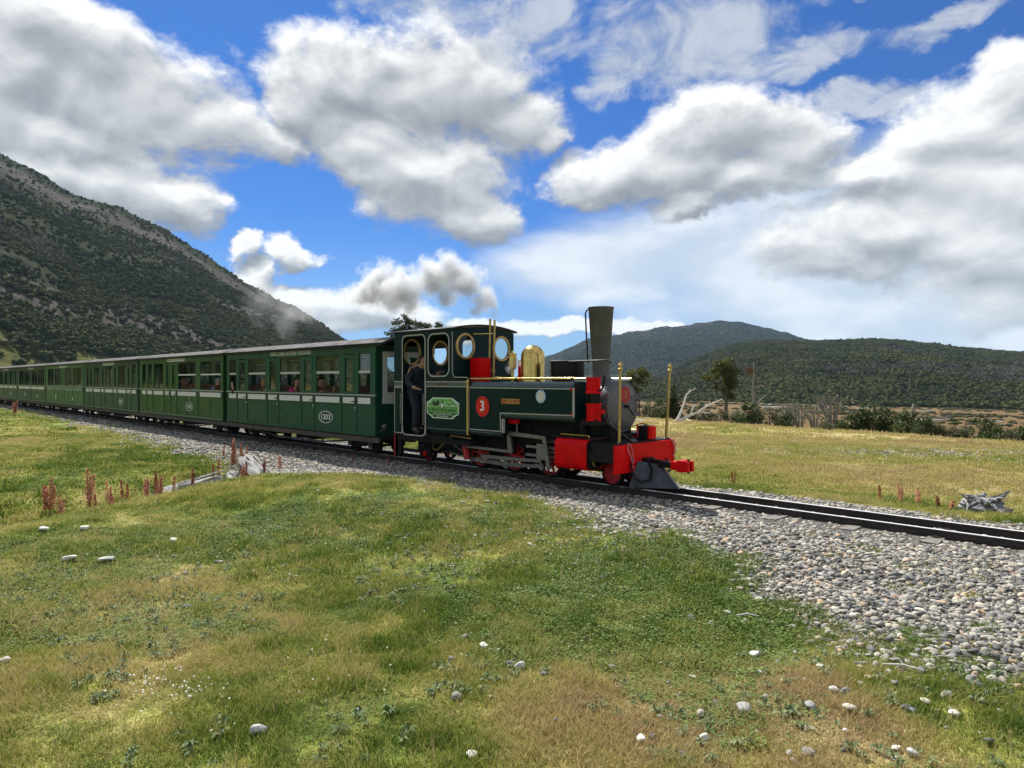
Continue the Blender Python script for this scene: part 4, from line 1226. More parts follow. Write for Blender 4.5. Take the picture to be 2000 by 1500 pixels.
            MB().box(2.220, 2.239, Wn - .0045, Wn + .012, 1.07, 1.53).build('end_lining', M_LINE, t)
            MB().box(2.16, 2.21, Wn - .008, Wn - .0006, 1.485, 1.515).build('red_tab', M_RED, t)
            MB().box(2.17, 2.21, Wn - .008, Wn - .0006, 1.10, 1.13).build('red_tab', M_RED, t)
            MB().tube([(-.225, Wn - .02, 1.60), (-.225, Wn - .02, .66)], .028, 10).build('brass_column', M_OLDBRASS, t)
            MB().sphere((-.225, Wn - .02, 1.62), .034).build('column_cap', M_BRASS, t)
    # valance under the cab, sloping inwards
    for sgn in (-1, 1):
        b = MB(); b.prism([(.79 * sgn, .735), (.795 * sgn, .72), (.70 * sgn, .635), (.69 * sgn, .65)], -1.43, -.25, 'X'); b.build('valance', M_BAND, L)
        b = MB(); b.prism([(.79 * sgn, .735), (.795 * sgn, .72), (.72 * sgn, .665), (.71 * sgn, .68)], -.20, .60, 'X'); b.build('valance', M_BAND, L)
    # ---------------- boiler, smokebox, door
    MB().lathe([(.375, 0), (.375, 2.75)], 32, axis='X').build('boiler', M_SOOT, L, loc=(-.66, 0, 1.235))
    MB().lathe([(.40, 0), (.408, .02), (.408, .42), (.395, .44)], 40, axis='X').build('smokebox', M_SMOKEBOX, L, loc=(2.13, 0, 1.23))
    MB().lathe([(0, .055), (.12, .052), (.25, .042), (.345, .022), (.372, .008), (.375, -.01)], 40, axis='X').build('smokebox_door', M_SMOKEBOX, L, loc=(2.575, 0, 1.23), ang=60)
    MB().lathe([(.372, -.005), (.41, -.005), (.41, .012), (.372, .012), (.372, -.005)], 40, axis='X').build('smokebox_ring', M_SMOKEBOX, L, loc=(2.572, 0, 1.23))
    for z in (1.36, 1.10):
        b = MB(); b.box(2.60, 2.628, .16, .40, z - .028, z + .028); b.box(2.57, 2.635, .38, .43, z - .032, z + .032)
        b.build('door_hinge', M_SMOKEBOX, L)
    MB().tube([(2.615, .405, 1.05), (2.615, .405, 1.42)], .012, 8).build('hinge_pin', M_BLACK, L)
    b = MB(); b.tube([(2.63, 0, 1.23), (2.70, 0, 1.23)], .022, 8); b.tube([(2.67, -.03, 1.25), (2.68, .10, 1.14), (2.68, .17, 1.08)], .011, 6); b.tube([(2.67, .0, 1.23), (2.68, -.11, 1.26)], .011, 6)
    b.build('door_handle', M_BLACK, L)
    plate = MB(); plate.lathe([(0, 0), (.125, 0), (.125, .012), (0, .012)], 28, axis='X'); o = plate.build('number_disc', pm('dark_red_disc', (.30, .008, .006), .45), L, loc=(2.625, 0, 1.41)); o.scale = (1, 1, 1.12); o['label'] = 'red disc with a gold 3 on the smokebox door'
    tm = text_mesh('3', .14, M_OLDBRASS, .002)
    obj('numeral', tm, o, (.0145, 0, 0), (0, 0, R(90)))
    MB().tube([(2.35, .05, 1.655), (2.35, .52, 1.655)], .013, 8).build('lamp_bracket', M_WHITE, L)
    # ---------------- chimney
    prof = [(.20, 1.60), (.185, 1.66), (.150, 1.72), (.148, 1.97), (.205, 2.80), (.214, 2.82), (.214, 2.835), (.185, 2.835), (.13, 2.0), (.13, 1.7)]
    MB().lathe(prof, 32).build('chimney', M_CHIM, L, loc=(2.148, 0, 0), ang=50)
    MB().tube([(1.975, -.09, 2.80), (1.93, -.10, 2.80), (1.905, -.10, 2.74), (1.915, -.10, 2.55), (1.95, -.10, 2.05), (1.96, -.10, 1.92)], .013, 8).build('exhaust_pipe', M_BLACK, L)
    # ---------------- dome
    pr = [(.235, 1.60), (.222, 1.64), (.216, 1.70), (.216, 2.06)] + [(.216 * math.cos(R(a)), 2.06 + .216 * math.sin(R(a))) for a in range(10, 91, 10)]
    MB().lathe(pr, 40).build('steam_dome', M_BRASS, L, loc=(.62, 0, 0), ang=60)
    MB().tube([(.80, -.14, 1.62), (.80, -.14, 2.02), (.79, -.10, 2.05)], .011, 8).build('dome_pipe', M_BRASS, L)
    # ---------------- whistle pipes and safety valve in front of the cab
    for s, v, z1 in ((-.36, -.13, 2.80), (-.27, -.10, 2.775)):
        b = MB(); b.tube([(s - .03, v, 1.66), (s - .03, v, 1.80), (s, v, z1)], .021, 10); b.lathe([(0, 1.78), (.034, 1.78), (.034, 1.86), (0, 1.86)], 10, (s - .03, v, 0)); b.build('whistle_pipe', M_OLDBRASS, L)
    MB().tube([(-.65, -.30, 2.52), (-.30, -.115, 2.52)], .010, 6).build('pipe_stay', M_BRASS, L)
    b = MB(); b.lathe([(.03, 1.60), (.03, 1.84), (.075, 1.86), (.075, 2.10), (.085, 2.11), (.085, 2.13), (.025, 2.15), (.02, 2.19), (0, 2.19)], 18, (.10, 0, 0)); b.build('safety_valve', M_BRASS, L)
    b = MB(); b.box(-.60, -.34, -.42, -.14, 1.60, 2.06); b.build('tank_filler', M_RED, L, 'red box on top of the near tank in front of the cab')
    b = MB(); b.box(-.05, .27, .30, .62, 1.60, 2.02); b.build('tank_filler', M_RED, L, 'red box on top of the far tank')
    MB().tube([(-.30, -.28, 1.66), (-.05, -.24, 1.70), (.15, -.1, 1.66)], .022, 8).build('steam_pipe', M_OLDBRASS, L)
    # ---------------- black drum and cable tray behind the chimney
    MB().lathe([(0, 1.70), (.285, 1.70), (.29, 1.72), (.29, 1.94), (.30, 1.945), (.30, 1.97), (.26, 1.985), (0, 1.99)], 32).build('sand_drum', M_BLACK, L, loc=(1.43, 0, 0))
    MB().tube([(1.65, -.22, 1.955), (2.30, -.42, 1.955), (2.62, -.43, 1.955), (2.66, -.43, 1.93), (2.64, -.43, 1.90)], .011, 6).build('cable_rail', M_BLACK, L)
    MB().box(1.45, 1.75, -.42, -.25, 1.62, 1.72).build('lubricator', M_SOOT, L)
    # ---------------- tank hand rail
    MB().tube([(-.235, Wn + .03, 1.672), (2.22, Wn + .03, 1.672)], .019, 10).build('tank_rail', M_BRASS, L)
    for s in (-.20, .96, 2.19):
        b = MB(); b.tube([(s, Wn + .06, 1.60), (s, Wn + .03, 1.67)], .014, 6); b.sphere((s, Wn + .03, 1.672), .026)
        b.build('rail_knob', M_BLACK, L)
    MB().tube([(-.235, .76, 1.672), (2.22, .76, 1.672)], .019, 10).build('tank_rail', M_BRASS, L)
    # ---------------- brake pump: two red cylinders with a black middle
    p = empty('air_pump', (2.47, -.60, 0)); p.parent = L
    def drum(z0, z1, r, nm, mat, flange=True):
        q = [(0, z0), (r * 1.12, z0), (r * 1.12, z0 + .025), (r, z0 + .027), (r, z1 - .027), (r * 1.12, z1 - .025), (r * 1.12, z1), (0, z1)] if flange else [(0, z0), (r, z0), (r, z1), (0, z1)]
        return MB().lathe(q, 24).build(nm, mat, p)
    drum(1.44, 1.69, .108, 'upper_cylinder', M_RED)
    drum(1.29, 1.438, .07, 'piston_cage', M_BLACK, False)
    b = MB()
    for k in range(6): a = k * math.pi / 3; b.tube([(.10 * math.cos(a), .10 * math.sin(a), 1.285), (.10 * math.cos(a), .10 * math.sin(a), 1.443)], .011, 6)
    b.build('tie_rods', M_BLACK, p)
    drum(1.02, 1.288, .112, 'lower_cylinder', M_RED)
    b = MB(); b.box(-.15, .16, -.12, .2, .975, 1.016); b.tube([(-.13, -.10, 1.0), (-.13, -.10, 1.06)], .02, 8); b.tube([(.13, -.10, 1.0), (.13, -.10, 1.05)], .02, 8); b.build('pump_bracket', M_SOOT, p)
    MB().tube([(.11, -.03, 1.49), (.17, -.03, 1.49), (.20, -.02, 1.56), (.23, -.02, 1.72)], .016, 8).build('air_pipe', M_BLACK, p)
    b = MB(); b.tube([(.10, -.04, 1.17), (.20, -.06, 1.16)], .022, 8); b.lathe([(0, 0), (.04, 0), (.04, .05), (0, .05)], 10, (.19, -.06, 1.16), 'X'); b.sphere((.16, -.06, 1.22), .02); b.build('air_valve', M_RED, p)
    MB().tube([(.23, -.06, 1.15), (.30, -.03, 1.0), (.40, .10, .86), (.46, .25, .76), (.46, .35, .70)], .021, 8).build('air_hose', M_RUBBER, p)
    # ---------------- frames, running plate, smokebox saddle
    b = MB(); b.box(-2.5, 3.0, -.20, -.16, .18, .60); b.box(-2.5, 3.0, .16, .20, .18, .60); b.box(-.2, .9, -.30, .30, .48, .99); b.build('main_frame', M_SOOT, L)
    MB().box(1.75, 2.98, -.785, .785, .672, .70).build('running_plate', M_BLACK, L)
    MB().box(.95, 2.12, -.34, .34, .56, .99).build('ash_pan', M_SOOT, L)
    MB().box(-1.4, .5, -.36, .36, .34, .72).build('firebox_bottom', M_SOOT, L)
    b = MB(); b.box(2.10, 2.55, -.28, .28, .70, .92); b.box(2.15, 2.5, -.62, -.28, .94, .975); b.box(2.20, 2.26, -.60, -.55, .70, .95); b.build('smokebox_saddle', M_BLACK, L)
    MB().box(2.54, 3.0, -.785, -.745, .42, .672).build('platform_side', M_BLACK, L)
    MB().box(-2.5, -.25, -.72, .72, .44, .53).build('rear_running_board', M_SOOT, L)
    b = MB(); b.box(-2.5, -2.42, -.70, -.62, .12, .53); b.box(-2.42, -1.9, -.64, -.60, .20, .26); b.build('rear_step', M_SOOT, L)
    MB().tube([(-2.53, -.77, .55), (-2.53, -.77, .12), (-2.57, -.79, .10)], .010, 6).build('sand_pipe', M_REDDARK, L)
    MB().box(-2.26, -2.20, -.30, -.26, .12, .30).build('white_marker_post', M_WHITE, L)
    # ---------------- wheels
    for s, r, nm in ((-2.0, .17, 'trailing_wheel'), (-.45, .29, 'driving_wheel'), (.46, .29, 'driving_wheel'), (1.30, .29, 'driving_wheel'), (2.60, .19, 'leading_wheel')):
        for y in (-.27, .27): wheel(nm, r, .085, s, y, r + .001, L, 10 if r > .2 else 6, nm == 'leading_wheel')
        MB().tube([(s, -.25, r), (s, .25, r)], .035, 8).build('axle', M_SOOT, L)
    b = MB(); b.box(-2.18, -1.82, -.40, -.345, .10, .30); b.build('axle_guard', M_SOOT, L)
    MB().lathe([(0, -.42), (.055, -.42), (.055, -.38), (0, -.38)], 16, axis='Y').build('axle_cap', M_RED, L, loc=(-2.0, 0, .16))
    # rear brake rigging and pipes
    MB().tube([(-1.55, -.55, .40), (-1.50, -.58, .30), (-1.38, -.60, .285), (-1.28, -.62, .33), (-.86, -.66, .60), (-.25, -.70, .585)], .016, 8).build('drain_pipe', M_OLDBRASS, L)
    b = MB(); b.tube([(-1.30, -.50, .58), (-1.0, -.5, .42), (-.55, -.5, .24)], .013, 6); b.tube([(-1.55, -.5, .40), (-1.30, -.5, .52)], .013, 6); b.tube([(-1.1, -.5, .27), (-.62, -.5, .19)], .013, 6); b.build('brake_rods', M_STEEL, L)
    # ---------------- motion: rods, crosshead, valve gear
    for sgn in (-1, 1):
        y = .50 * sgn
        b = MB(); b.prism([(-.50, .215), (-.50, .155), (.40, .13), (.46, .115), (.52, .13), (1.32, .175), (1.32, .225), (.52, .205), (.40, .205)], y - .02, y + .02); b.build('coupling_rod', M_STEEL, L)
        b = MB(); b.prism([(-.12, .30), (-.12, .235), (1.36, .275), (1.36, .325)], y - .07 * 1 - .02, y - .07 + .02) if sgn < 0 else b.prism([(-.12, .30), (-.12, .235), (1.36, .275), (1.36, .325)], y + .05, y + .09)
        b.build('connecting_rod', M_STEEL, L)
        yo = y - .09 if sgn < 0 else y + .09
        b = MB(); b.prism([(-.58, .445), (-.58, .40), (.62, .385), (.62, .43)], yo - .015, yo + .015); b.sphere((-.58, yo, .425), .045); b.build('eccentric_rod', M_STEEL, L)
        b = MB(); b.prism([(.55, .74), (.60, .76), (1.46, .72), (1.46, .665), (.60, .69)], yo - .02, yo + .02); b.build('radius_rod', M_STEEL, L)
        b = MB(); b.prism([(1.40, .71), (1.47, .71), (1.58, .19), (1.50, .17)], yo - .018, yo + .018); b.build('combination_lever', M_STEEL, L)
        b = MB(); b.prism([(.56, .72), (.63, .72), (.71, .42), (.66, .36), (.60, .40)], yo - .018, yo + .018); b.tube([(.58, yo, .72), (.53, yo, .84), (.60, yo, .93)], .016, 6); b.tube([(.80, yo, .70), (.80, yo, .92)], .014, 6); b.build('expansion_link', M_STEEL, L)
        b = MB(); b.box(.52, .84, yo - .03, yo + .03, .90, .97); b.build('reversing_arm', M_RED if sgn < 0 else M_REDDARK, L)
        b = MB()
        for z in (.38, .52): b.box(.95, 1.92, y - .025, y + .025, z - .022, z + .022)
        b.build('slide_bars', M_STEEL, L)
        MB().box(1.22, 1.42, y - .05, y + .05, .32, .58).build('crosshead', M_STEEL, L)
        b = MB()
        for z, q in ((.45, .02), (.62, .012), (.30, .012)): b.tube([(1.3, y, z), (1.92, y, z)], q, 6)
        b.build('piston_rods', M_STEEL, L)
        b = MB(); b.lathe([(0, -.03), (.075, -.03), (.075, .03), (0, .03)], 14, (.46, y, .165), 'Y'); b.lathe([(0, -.03), (.06, -.03), (.06, .03), (0, .03)], 14, (1.30, y, .20), 'Y'); b.lathe([(0, -.03), (.06, -.03), (.06, .03), (0, .03)], 14, (-.45, y, .185), 'Y'); b.build('crank_pins', M_STEEL, L)
        MB().tube([(-.56, yo + .01, .42), (-.50, yo + .01, .18)], .06, 8).build('return_crank', M_REDDARK, L)
        # cylinder block: flat red side, rounded edges
        cx0, cx1 = 1.90, 2.53
        yo1, yi = .86 * sgn, .40 * sgn
        lo, hi = min(yo1, yi), max(yo1, yi)
        blk = MB(); blk.prism(round_rect(lo, hi, .265, .748, .10), cx0, cx1, 'X'); c = blk.build('cylinder', M_RED, L, ang=30)
        MB().prism(round_rect(lo + .012, hi - .012, .278, .735, .095), cx1, cx1 + .012, 'X').build('cylinder_end', M_BLACK, c)
        yc = .63 * sgn
        MB().lathe([(0, .02), (.05, .02), (.17, .0), (.185, -.02), (.185, -.04)], 28, axis='X').build('cylinder_cover', M_BLACK, c, loc=(cx1 + .04, yc, .47))
        if sgn < 0: MB().lathe([(.155, 0), (.19, 0), (.195, .02), (.16, .03), (.155, 0)], 8, axis='X').build('brass_ring', M_BRASS, c, loc=(cx1 + .03, yc + .02, .47))
        b = MB()
        for s in (2.08, 2.32): b.lathe([(0, 0), (.018, 0), (.018, .03), (0, .03)], 8, (s, yc - .02, .745))
        b.build('oil_caps', M_BLACK, c)
        b = MB(); b.box(1.80, 2.62, lo + .05, hi, .752, .772); b.build('cylinder_top_plate', M_BLACK, c)
        MB().tube([(1.95, yo1 * .9, .80), (2.40, yo1 * .9, .80), (2.52, yo1 * .9, .80), (2.52, yo1 * .9, .72)], .010, 6).build('oil_pipe', M_BRASS, c)
    # ---------------- buffer beam, poles, coupling, plough
    beam = [(-.795, .262), (-.795, .682), (.795, .682), (.795, .285), (.30, .285), (.30, .40), (-.28, .40), (-.33, .262)]
    b = MB(); b.prism(beam, 2.99, 3.03, 'X'); b.build('buffer_beam', M_RED, L)
    MB().box(2.5, 2.988, .745, .785, .42, .672).build('platform_side', M_BLACK, L)
    b = MB()
    for v, z in ((-.70, .62), (-.70, .34), (.70, .62), (.70, .34), (.45, .62), (.45, .44), (-.45, .62)): b.lathe([(0, 0), (.016, 0), (.012, .012), (0, .014)], 8, (3.03, v, z), 'X')
    b.build('beam_bolts', M_RED, L)
    for v, lean in ((-.60, .0), (.68, .05)):
        q = empty('brass_pole', (2.95, v, 0)); q.parent = L
        MB().tube([(0, 0, .69), (lean * .7 + .02, lean * .4, 1.83)], .023, 12).build('pole_tube', M_OLDBRASS, q)
        f = MB(); f.lathe([(.026, 1.79), (.036, 1.80), (.036, 1.815), (.026, 1.825), (.026, 1.85), (.040, 1.865), (.040, 1.88), (.018, 1.89), (.012, 1.92), (0, 1.925)], 14); f.build('pole_finial', M_BRASS, q, loc=(lean * .7 + .02, lean * .4, 0))
        MB().lathe([(0, .68), (.05, .68), (.05, .70), (.03, .72), (0, .72)], 12).build('pole_socket', M_BLACK, q)
    c = empty('coupling', (0, 0, 0)); c.parent = L
    MB().prism([(3.03, .33), (3.03, .45), (3.52, .41), (3.52, .33)], -.05, .05).build('draw_bar', M_BLACK, c)
    b = MB(); b.box(3.50, 3.64, -.065, .065, .31, .43); b.box(3.62, 3.72, -.10, .10, .29, .46); b.box(3.72, 3.80, -.09, -.03, .30, .45); b.box(3.72, 3.80, .03, .09, .30, .45); b.build('coupler_head', M_RED, c)
    MB().lathe([(0, .27), (.02, .27), (.02, .48), (0, .48)], 8).build('coupling_pin', M_BLACK, c, loc=(3.76, 0, 0))
    def chain(pts, nm, mat, par, lr=.028, rr=.008):
        """links alternately turned, hung along a curve"""
        b = MB(); P_ = [Vector(q) for q in pts]
        dist = 0
        for i in range(len(P_) - 1):
            a, d = P_[i], P_[i + 1]; n = max(1, round((d - a).length / (lr * 1.5)))
            for k in range(n):
                m_ = a.lerp(d, (k + .5) / n); t = (d - a).normalized(); o1 = t.orthogonal().normalized(); o2 = t.cross(o1)
                if (int(dist) % 2): o1 = o2
                dist += 1
                b.tube([m_ + t * lr * math.cos(2 * math.pi * q / 8) + o1 * lr * .6 * math.sin(2 * math.pi * q / 8) for q in range(9)], rr, 5, cap=False)
        return b.build(nm, mat, par)
    chain([(3.12, -.10, .45), (3.24, -.16, .30), (3.26, -.24, .16), (3.18, -.34, .12), (3.10, -.42, .18), (3.06, -.45, .33), (3.05, -.40, .45)], 'safety_chain', M_BLACK, c)
    chain([(3.04, .55, .40), (3.14, .50, .22), (3.18, .35, .20), (3.12, .2, .33)], 'safety_chain', M_BLACK, c)
    rope = pm('pink_rope', (.55, .16, .18), .85, var=.3, scale=40)
    MB().tube([(3.04, -.50, .70), (3.055, -.52, .60), (3.06, -.47, .52), (3.06, -.42, .42), (3.06, -.40, .33)], .011, 6).tube([(3.04, -.46, .70), (3.055, -.42, .62), (3.055, -.40, .54), (3.06, -.38, .40)], .010, 6).build('rope', rope, L)
    MB().tube([(3.045, .68, .70), (3.06, .74, .60), (3.05, .80, .50), (3.05, .74, .42), (3.05, .80, .36)], .012, 6).tube([(3.03, .70, .66), (3.04, .82, .64), (3.04, .80, .55)], .012, 6).build('rope', rope, L)
    pl = empty('snow_plough', (0, 0, 0)); pl.parent = L
    plm = pm('plough_grey_steel', (.055, .060, .070), .5, .5, var=.35, scale=6, bump=.3, bscale=50, dirt=.35, dirtcol=(.04, .035, .03))
    ed = pm('plough_edge_highlight', (.5, .5, .5), .4, .7, var=.2)  # rim light along the plough edge, put into a pale colour
    for sgn in (-1, 1):
        q = [(3.00, .43 * sgn, .03), (3.60, .005 * sgn, .03), (3.30, .012 * sgn, .36), (3.02, .22 * sgn, .42)]
        nrm = (Vector(q[1]) - Vector(q[0])).cross(Vector(q[3]) - Vector(q[0])).normalized() * .014
        b = MB(); b.add(q + [tuple(Vector(p_) + nrm * sgn) for p_ in q], [(0, 1, 2, 3), (7, 6, 5, 4), (0, 4, 5, 1), (1, 5, 6, 2), (2, 6, 7, 3), (3, 7, 4, 0)]); b.build('plough_blade', plm, pl)
    MB().tube([(3.612, .0, .03), (3.306, .0, .37)], .013, 6).build('plough_edge', ed, pl)
    MB().box(3.03, 3.10, -.12, .12, .40, .455).build('plough_bracket', M_BLACK, pl)
    # small black and red box on the front deck with its pipe
    e = empty('electric_box', (2.80, .34, 0)); e.parent = L
    MB().box(-.10, .09, -.13, .10, .702, .92).build('box_body', M_BLACK, e)
    b = MB(); b.box(.092, .13, -.10, .08, .71, .91); b.box(.13, .14, -.06, .0, .72, .89); b.build('box_front', M_RED, e)
    b = MB(); b.lathe([(0, .92), (.03, .92), (.03, .95), (0, .95)], 10); b.build('box_cap', M_OLDBRASS, e)
    MB().tube([(0, 0, .94), (-.03, -.10, .955), (-.04, -.18, .94), (-.03, -.20, .75)], .010, 6).build('box_pipe', M_REDDARK, e)
    MB().tube([(-.04, -.18, .94), (-.12, -.34, .89), (-.2, -.5, .86), (-.2, -.6, .80)], .006, 5).build('cable', M_RUBBER, e)
    MB().tube([(2.70, -.30, .705), (2.74, -.22, .80), (2.80, -.1, .80), (2.86, 0, .72)], .008, 5).build('cable', M_RUBBER, L)
    # ---------------- plates
    sg = empty('green_sign', (-.955, Wn - .001, 1.12)); sg.parent = L
    W2, H2 = .47, .195
    def notch(x, z, w, hgt, c=.09):
        pts = []
        for sx, sz, flip in ((1, 1, 0), (-1, 1, 1), (-1, -1, 0), (1, -1, 1)):
            arc_ = []
            for i in range(6):
                a = R(90 * i / 5)
                arc_.append((x + sx * (w - 1.9 * c + 1.9 * c * math.sin(a) * .999), z + sz * (hgt - c * (1 - math.cos(a)) * .99)))
            # concave shoulder
            arc_ = [(x + sx * (w - 1.9 * c * k), z + sz * (hgt - c * (1 - k) ** .7)) for k in (0, .2, .4, .6, .8, 1.0)]
            pts += arc_ if not flip else arc_[::-1]
        return pts
    edge = notch(0, 0, W2, H2); inn = notch(0, 0, W2 - .018, H2 - .016)
    sgm = pm('sign_light_green', (.16, .42, .10), .45, var=.12, scale=3)
    sgd = pm('sign_dark_green', (.012, .055, .02), .5, var=.2)
    sgw = pm('sign_white_border', (.72, .80, .68), .5, var=.05)
    sgp = pm('sign_pale_green', (.30, .55, .24), .5, var=.1)
    MB().prism(edge, -.012, 0, 'Y').build('border', sgw, sg)
    MB().prism(inn, -.014, -.0125, 'Y').build('panel', sgm, sg)
    MB().prism([(-.448, .03), (-.448, .095), (-.33, .11), (.33, .11), (.448, .095), (.448, .03)], -.0158, -.0145, 'Y').build('landscape_strip', sgp, sg)
    MB().prism([(-W2 + .02, -.085), (W2 - .02, -.085), (W2 - .03, -.10), (.28, -.13), (.26, -.176), (-.26, -.176), (-.28, -.13), (-W2 + .03, -.10)], -.0158, -.0145, 'Y').build('dark_panel', sgd, sg)
    MB().prism([(-.44, .055), (-.33, .085), (-.27, .06), (-.22, .09), (-.10, .075), (-.08, .045), (-.15, .05), (-.2, .04), (-.30, .055)], -.0175, -.016, 'Y').build('trees_emblem', sgd, sg)
    b = MB()
    for cx, cz, r in ((-.25, .095, .05), (-.13, .10, .055), (-.19, .07, .04)): b.prism(circle_pts(cx, cz, r, 10, r * .8), -.0175, -.016, 'Y')
    b.build('trees_emblem', sgd, sg)
    MB().prism([(.09, .075), (.15, .10), (.20, .07), (.28, .105), (.36, .09), (.44, .05), (.36, .068), (.28, .085), (.20, .048), (.14, .08)], -.0175, -.016, 'Y').build('mountain_emblem', sgd, sg)
    MB().box(-.44, .44, -.0175, -.016, .018, .024).build('sign_line', sgd, sg)
    b = MB(); b.prism(circle_pts(0, .055, .052, 20, .062), -.0185, -.017, 'Y'); b.prism([(-.012, .10), (.012, .10), (.018, .155), (-.018, .155)], -.0185, -.017, 'Y'); b.build('engine_emblem', sgd, sg)
    MB().prism(circle_pts(0, .05, .035, 18, .045), -.0205, -.019, 'Y').build('engine_face', sgw, sg)
    obj('lettering', text_mesh('EL TREN DEL FIN DEL MUNDO', .085, sgd, .001, .83, .001), sg, (0, -.017, -.038))
    obj('lettering', text_mesh('PARQUE NACIONAL TIERRA DEL FUEGO', .035, sgw, .001, .56), sg, (0, -.0175, -.113))
    obj('lettering', text_mesh('USHUAIA ARGENTINA', .035, sgw, .001, .34), sg, (0, -.0175, -.152))
    npz = empty('number_plate', (.155, Wn - .001, 1.182)); npz.parent = L
    MB().prism(circle_pts(0, 0, .17, 40, .18), -.012, 0, 'Y').build('plate', M_RED, npz)
    frame_strip(circle_pts(0, 0, .115, 32, .122), .005, -.014, -.0125).build('plate_ring', M_GOLD, npz)
    frame_strip(circle_pts(0, 0, .163, 40, .173), .006, -.014, -.0125).build('plate_edge', pm('plate_pink_edge', (.62, .12, .12), .4), npz)
    obj('numeral', text_mesh('3', .25, M_WHITE, .002, None, .006), npz, (0, -.015, 0))
    nm = empty('name_plate', (.853, Wn - .001, 1.288)); nm.parent = L
    MB().box(-.22, .22, -.010, 0, -.042, .042).build('plate', pm('name_plate_red', (.30, .012, .010), .4, var=.2), nm)
    frame_strip([(-.214, -.037), (.214, -.037), (.214, .037), (-.214, .037)], .008, -.014, -.0105).build('plate_edge', M_GOLD, nm)
    obj('lettering', text_mesh('CAMILA', .075, M_GOLD, .002, .36), nm, (0, -.012, 0))
    em = empty('round_emblem', (1.543, Wn - .001, 1.383)); em.parent = L
    sc_ = []
    for i in range(72):
        a = 2 * math.pi * i / 72; r = .104 + .008 * math.cos(a * 12); sc_.append((r * math.cos(a), r * 1.0 * math.sin(a)))
    MB().prism(sc_, -.010, 0, 'Y').build('emblem_rim', pm('emblem_pale_blue', (.42, .58, .72), .4, var=.12), em)
    MB().prism(circle_pts(0, 0, .074, 32), -.0125, -.0105, 'Y').build('emblem_ring', M_WHITE, em)
    frame_strip(circle_pts(0, 0, .062, 28), .006, -.0145, -.013).build('emblem_gold_line', M_GOLD, em)
    MB().prism(circle_pts(0, 0, .05, 24), -.0148, -.013, 'Y').build('emblem_face', pm('emblem_cream', (.66, .64, .58), .5, var=.1), em)
    return L
LOCO = locomotive()
# ================================================================== CARRIAGES
C_GREEN = [pm('carriage_green_deep', (0.010, 0.070, 0.038), .36, var=.12, scale=2, dirt=.06, dirtcol=(.03, .05, .035)),
           pm('carriage_green_leaf', (0.023, 0.086, 0.026), .38, var=.14, scale=2, dirt=.10, dirtcol=(.06, .07, .04)),
           pm('carriage_green_grey', (0.026, 0.078, 0.049), .42, var=.14, scale=2, dirt=.16, dirtcol=(.08, .08, .06)),
           pm('carriage_green_pale', (0.055, 0.140, 0.058), .42, var=.12, scale=2, dirt=.12, dirtcol=(.09, .10, .06))]
C_TRIM = [pm('carriage_trim_deep', (0.006, 0.042, 0.026), .36, var=.12), pm('carriage_trim_leaf', (0.014, 0.052, 0.022), .36, var=.12),
          pm('carriage_trim_grey', (0.014, 0.042, 0.030), .4, var=.12), pm('carriage_trim_pale', (0.025, 0.070, 0.032), .4, var=.12)]
for m_ in C_GREEN + C_TRIM: m_.node_tree.nodes['Principled BSDF'].inputs['Specular IOR Level'].default_value = .25
M_WAIST = pm('waist_panel_white', (0.62, 0.64, 0.60), .45, var=.05, dirt=.15, dirtcol=(.5, .5, .44))
M_WAISTG = pm('waist_panel_grey_green', (0.16, 0.24, 0.17), .45, var=.1)
M_ROOF = pm('carriage_roof_felt', (0.022, 0.022, 0.022), .85, var=.25, scale=1.5, bump=.3, bscale=30, dirt=.3, dirtcol=(.036, .034, .03))
M_SOLE = pm('dusty_solebar', (0.070, 0.058, 0.048), .8, var=.35, scale=3, dirt=.5, dirtcol=(.13, .11, .09))
M_SEAT = pm('seat_red_brown', (0.10, 0.028, 0.020), .7, var=.25)
M_WOOD = pm('varnished_wood', (0.16, 0.080, 0.035), .45, var=.3, scale=8)
M_CEIL = pm('carriage_ceiling', (0.32, 0.30, 0.24), .7, var=.08)
M_FRAMEGREY = pm('end_frame_grey_white', (0.46, 0.47, 0.45), .5, var=.06)
M_SASH = pm('sash_grey', (0.50, 0.51, 0.48), .5, .3, var=.1)

# bays, in metres behind the front end of each carriage's side wall: (rear, front, kind)
BAY_DOORS = [(-7.45, -6.98, 'w'), (-6.83, -6.33, 'd'), (-6.19, -5.13, 'w'), (-4.96, -4.48, 'd'), (-4.33, -3.27, 'w'), (-3.12, -2.64, 'd'), (-2.49, -1.43, 'w'), (-1.27, -.81, 'd'), (-.66, -.18, 'w')]
BAY_WIDE = [(-7.31, -6.90, 'n'), (-6.70, -6.23, 'n'), (-6.04, -5.08, 'n'), (-4.85, -4.49, 'd'), (-4.27, -3.88, 'd'), (-3.66, -2.10, 's'), (-1.74, -.15, 's')]
BAY_NARROW = [(-7.27, -6.86, 'n'), (-6.71, -6.25, 'd'), (-6.01, -5.06, 'n'), (-4.85, -4.45, 'd'), (-4.28, -3.25, 'n'), (-3.07, -2.66, 'd'), (-2.48, -1.47, 'n'), (-1.29, -.87, 'd'), (-.72, -.22, 'n')]
BAY_FOUR = [(-7.2, -5.75, 'n'), (-5.6, -4.1, 'n'), (-3.95, -3.65, 'd'), (-3.5, -2.0, 'n'), (-1.85, -.25, 'n')]

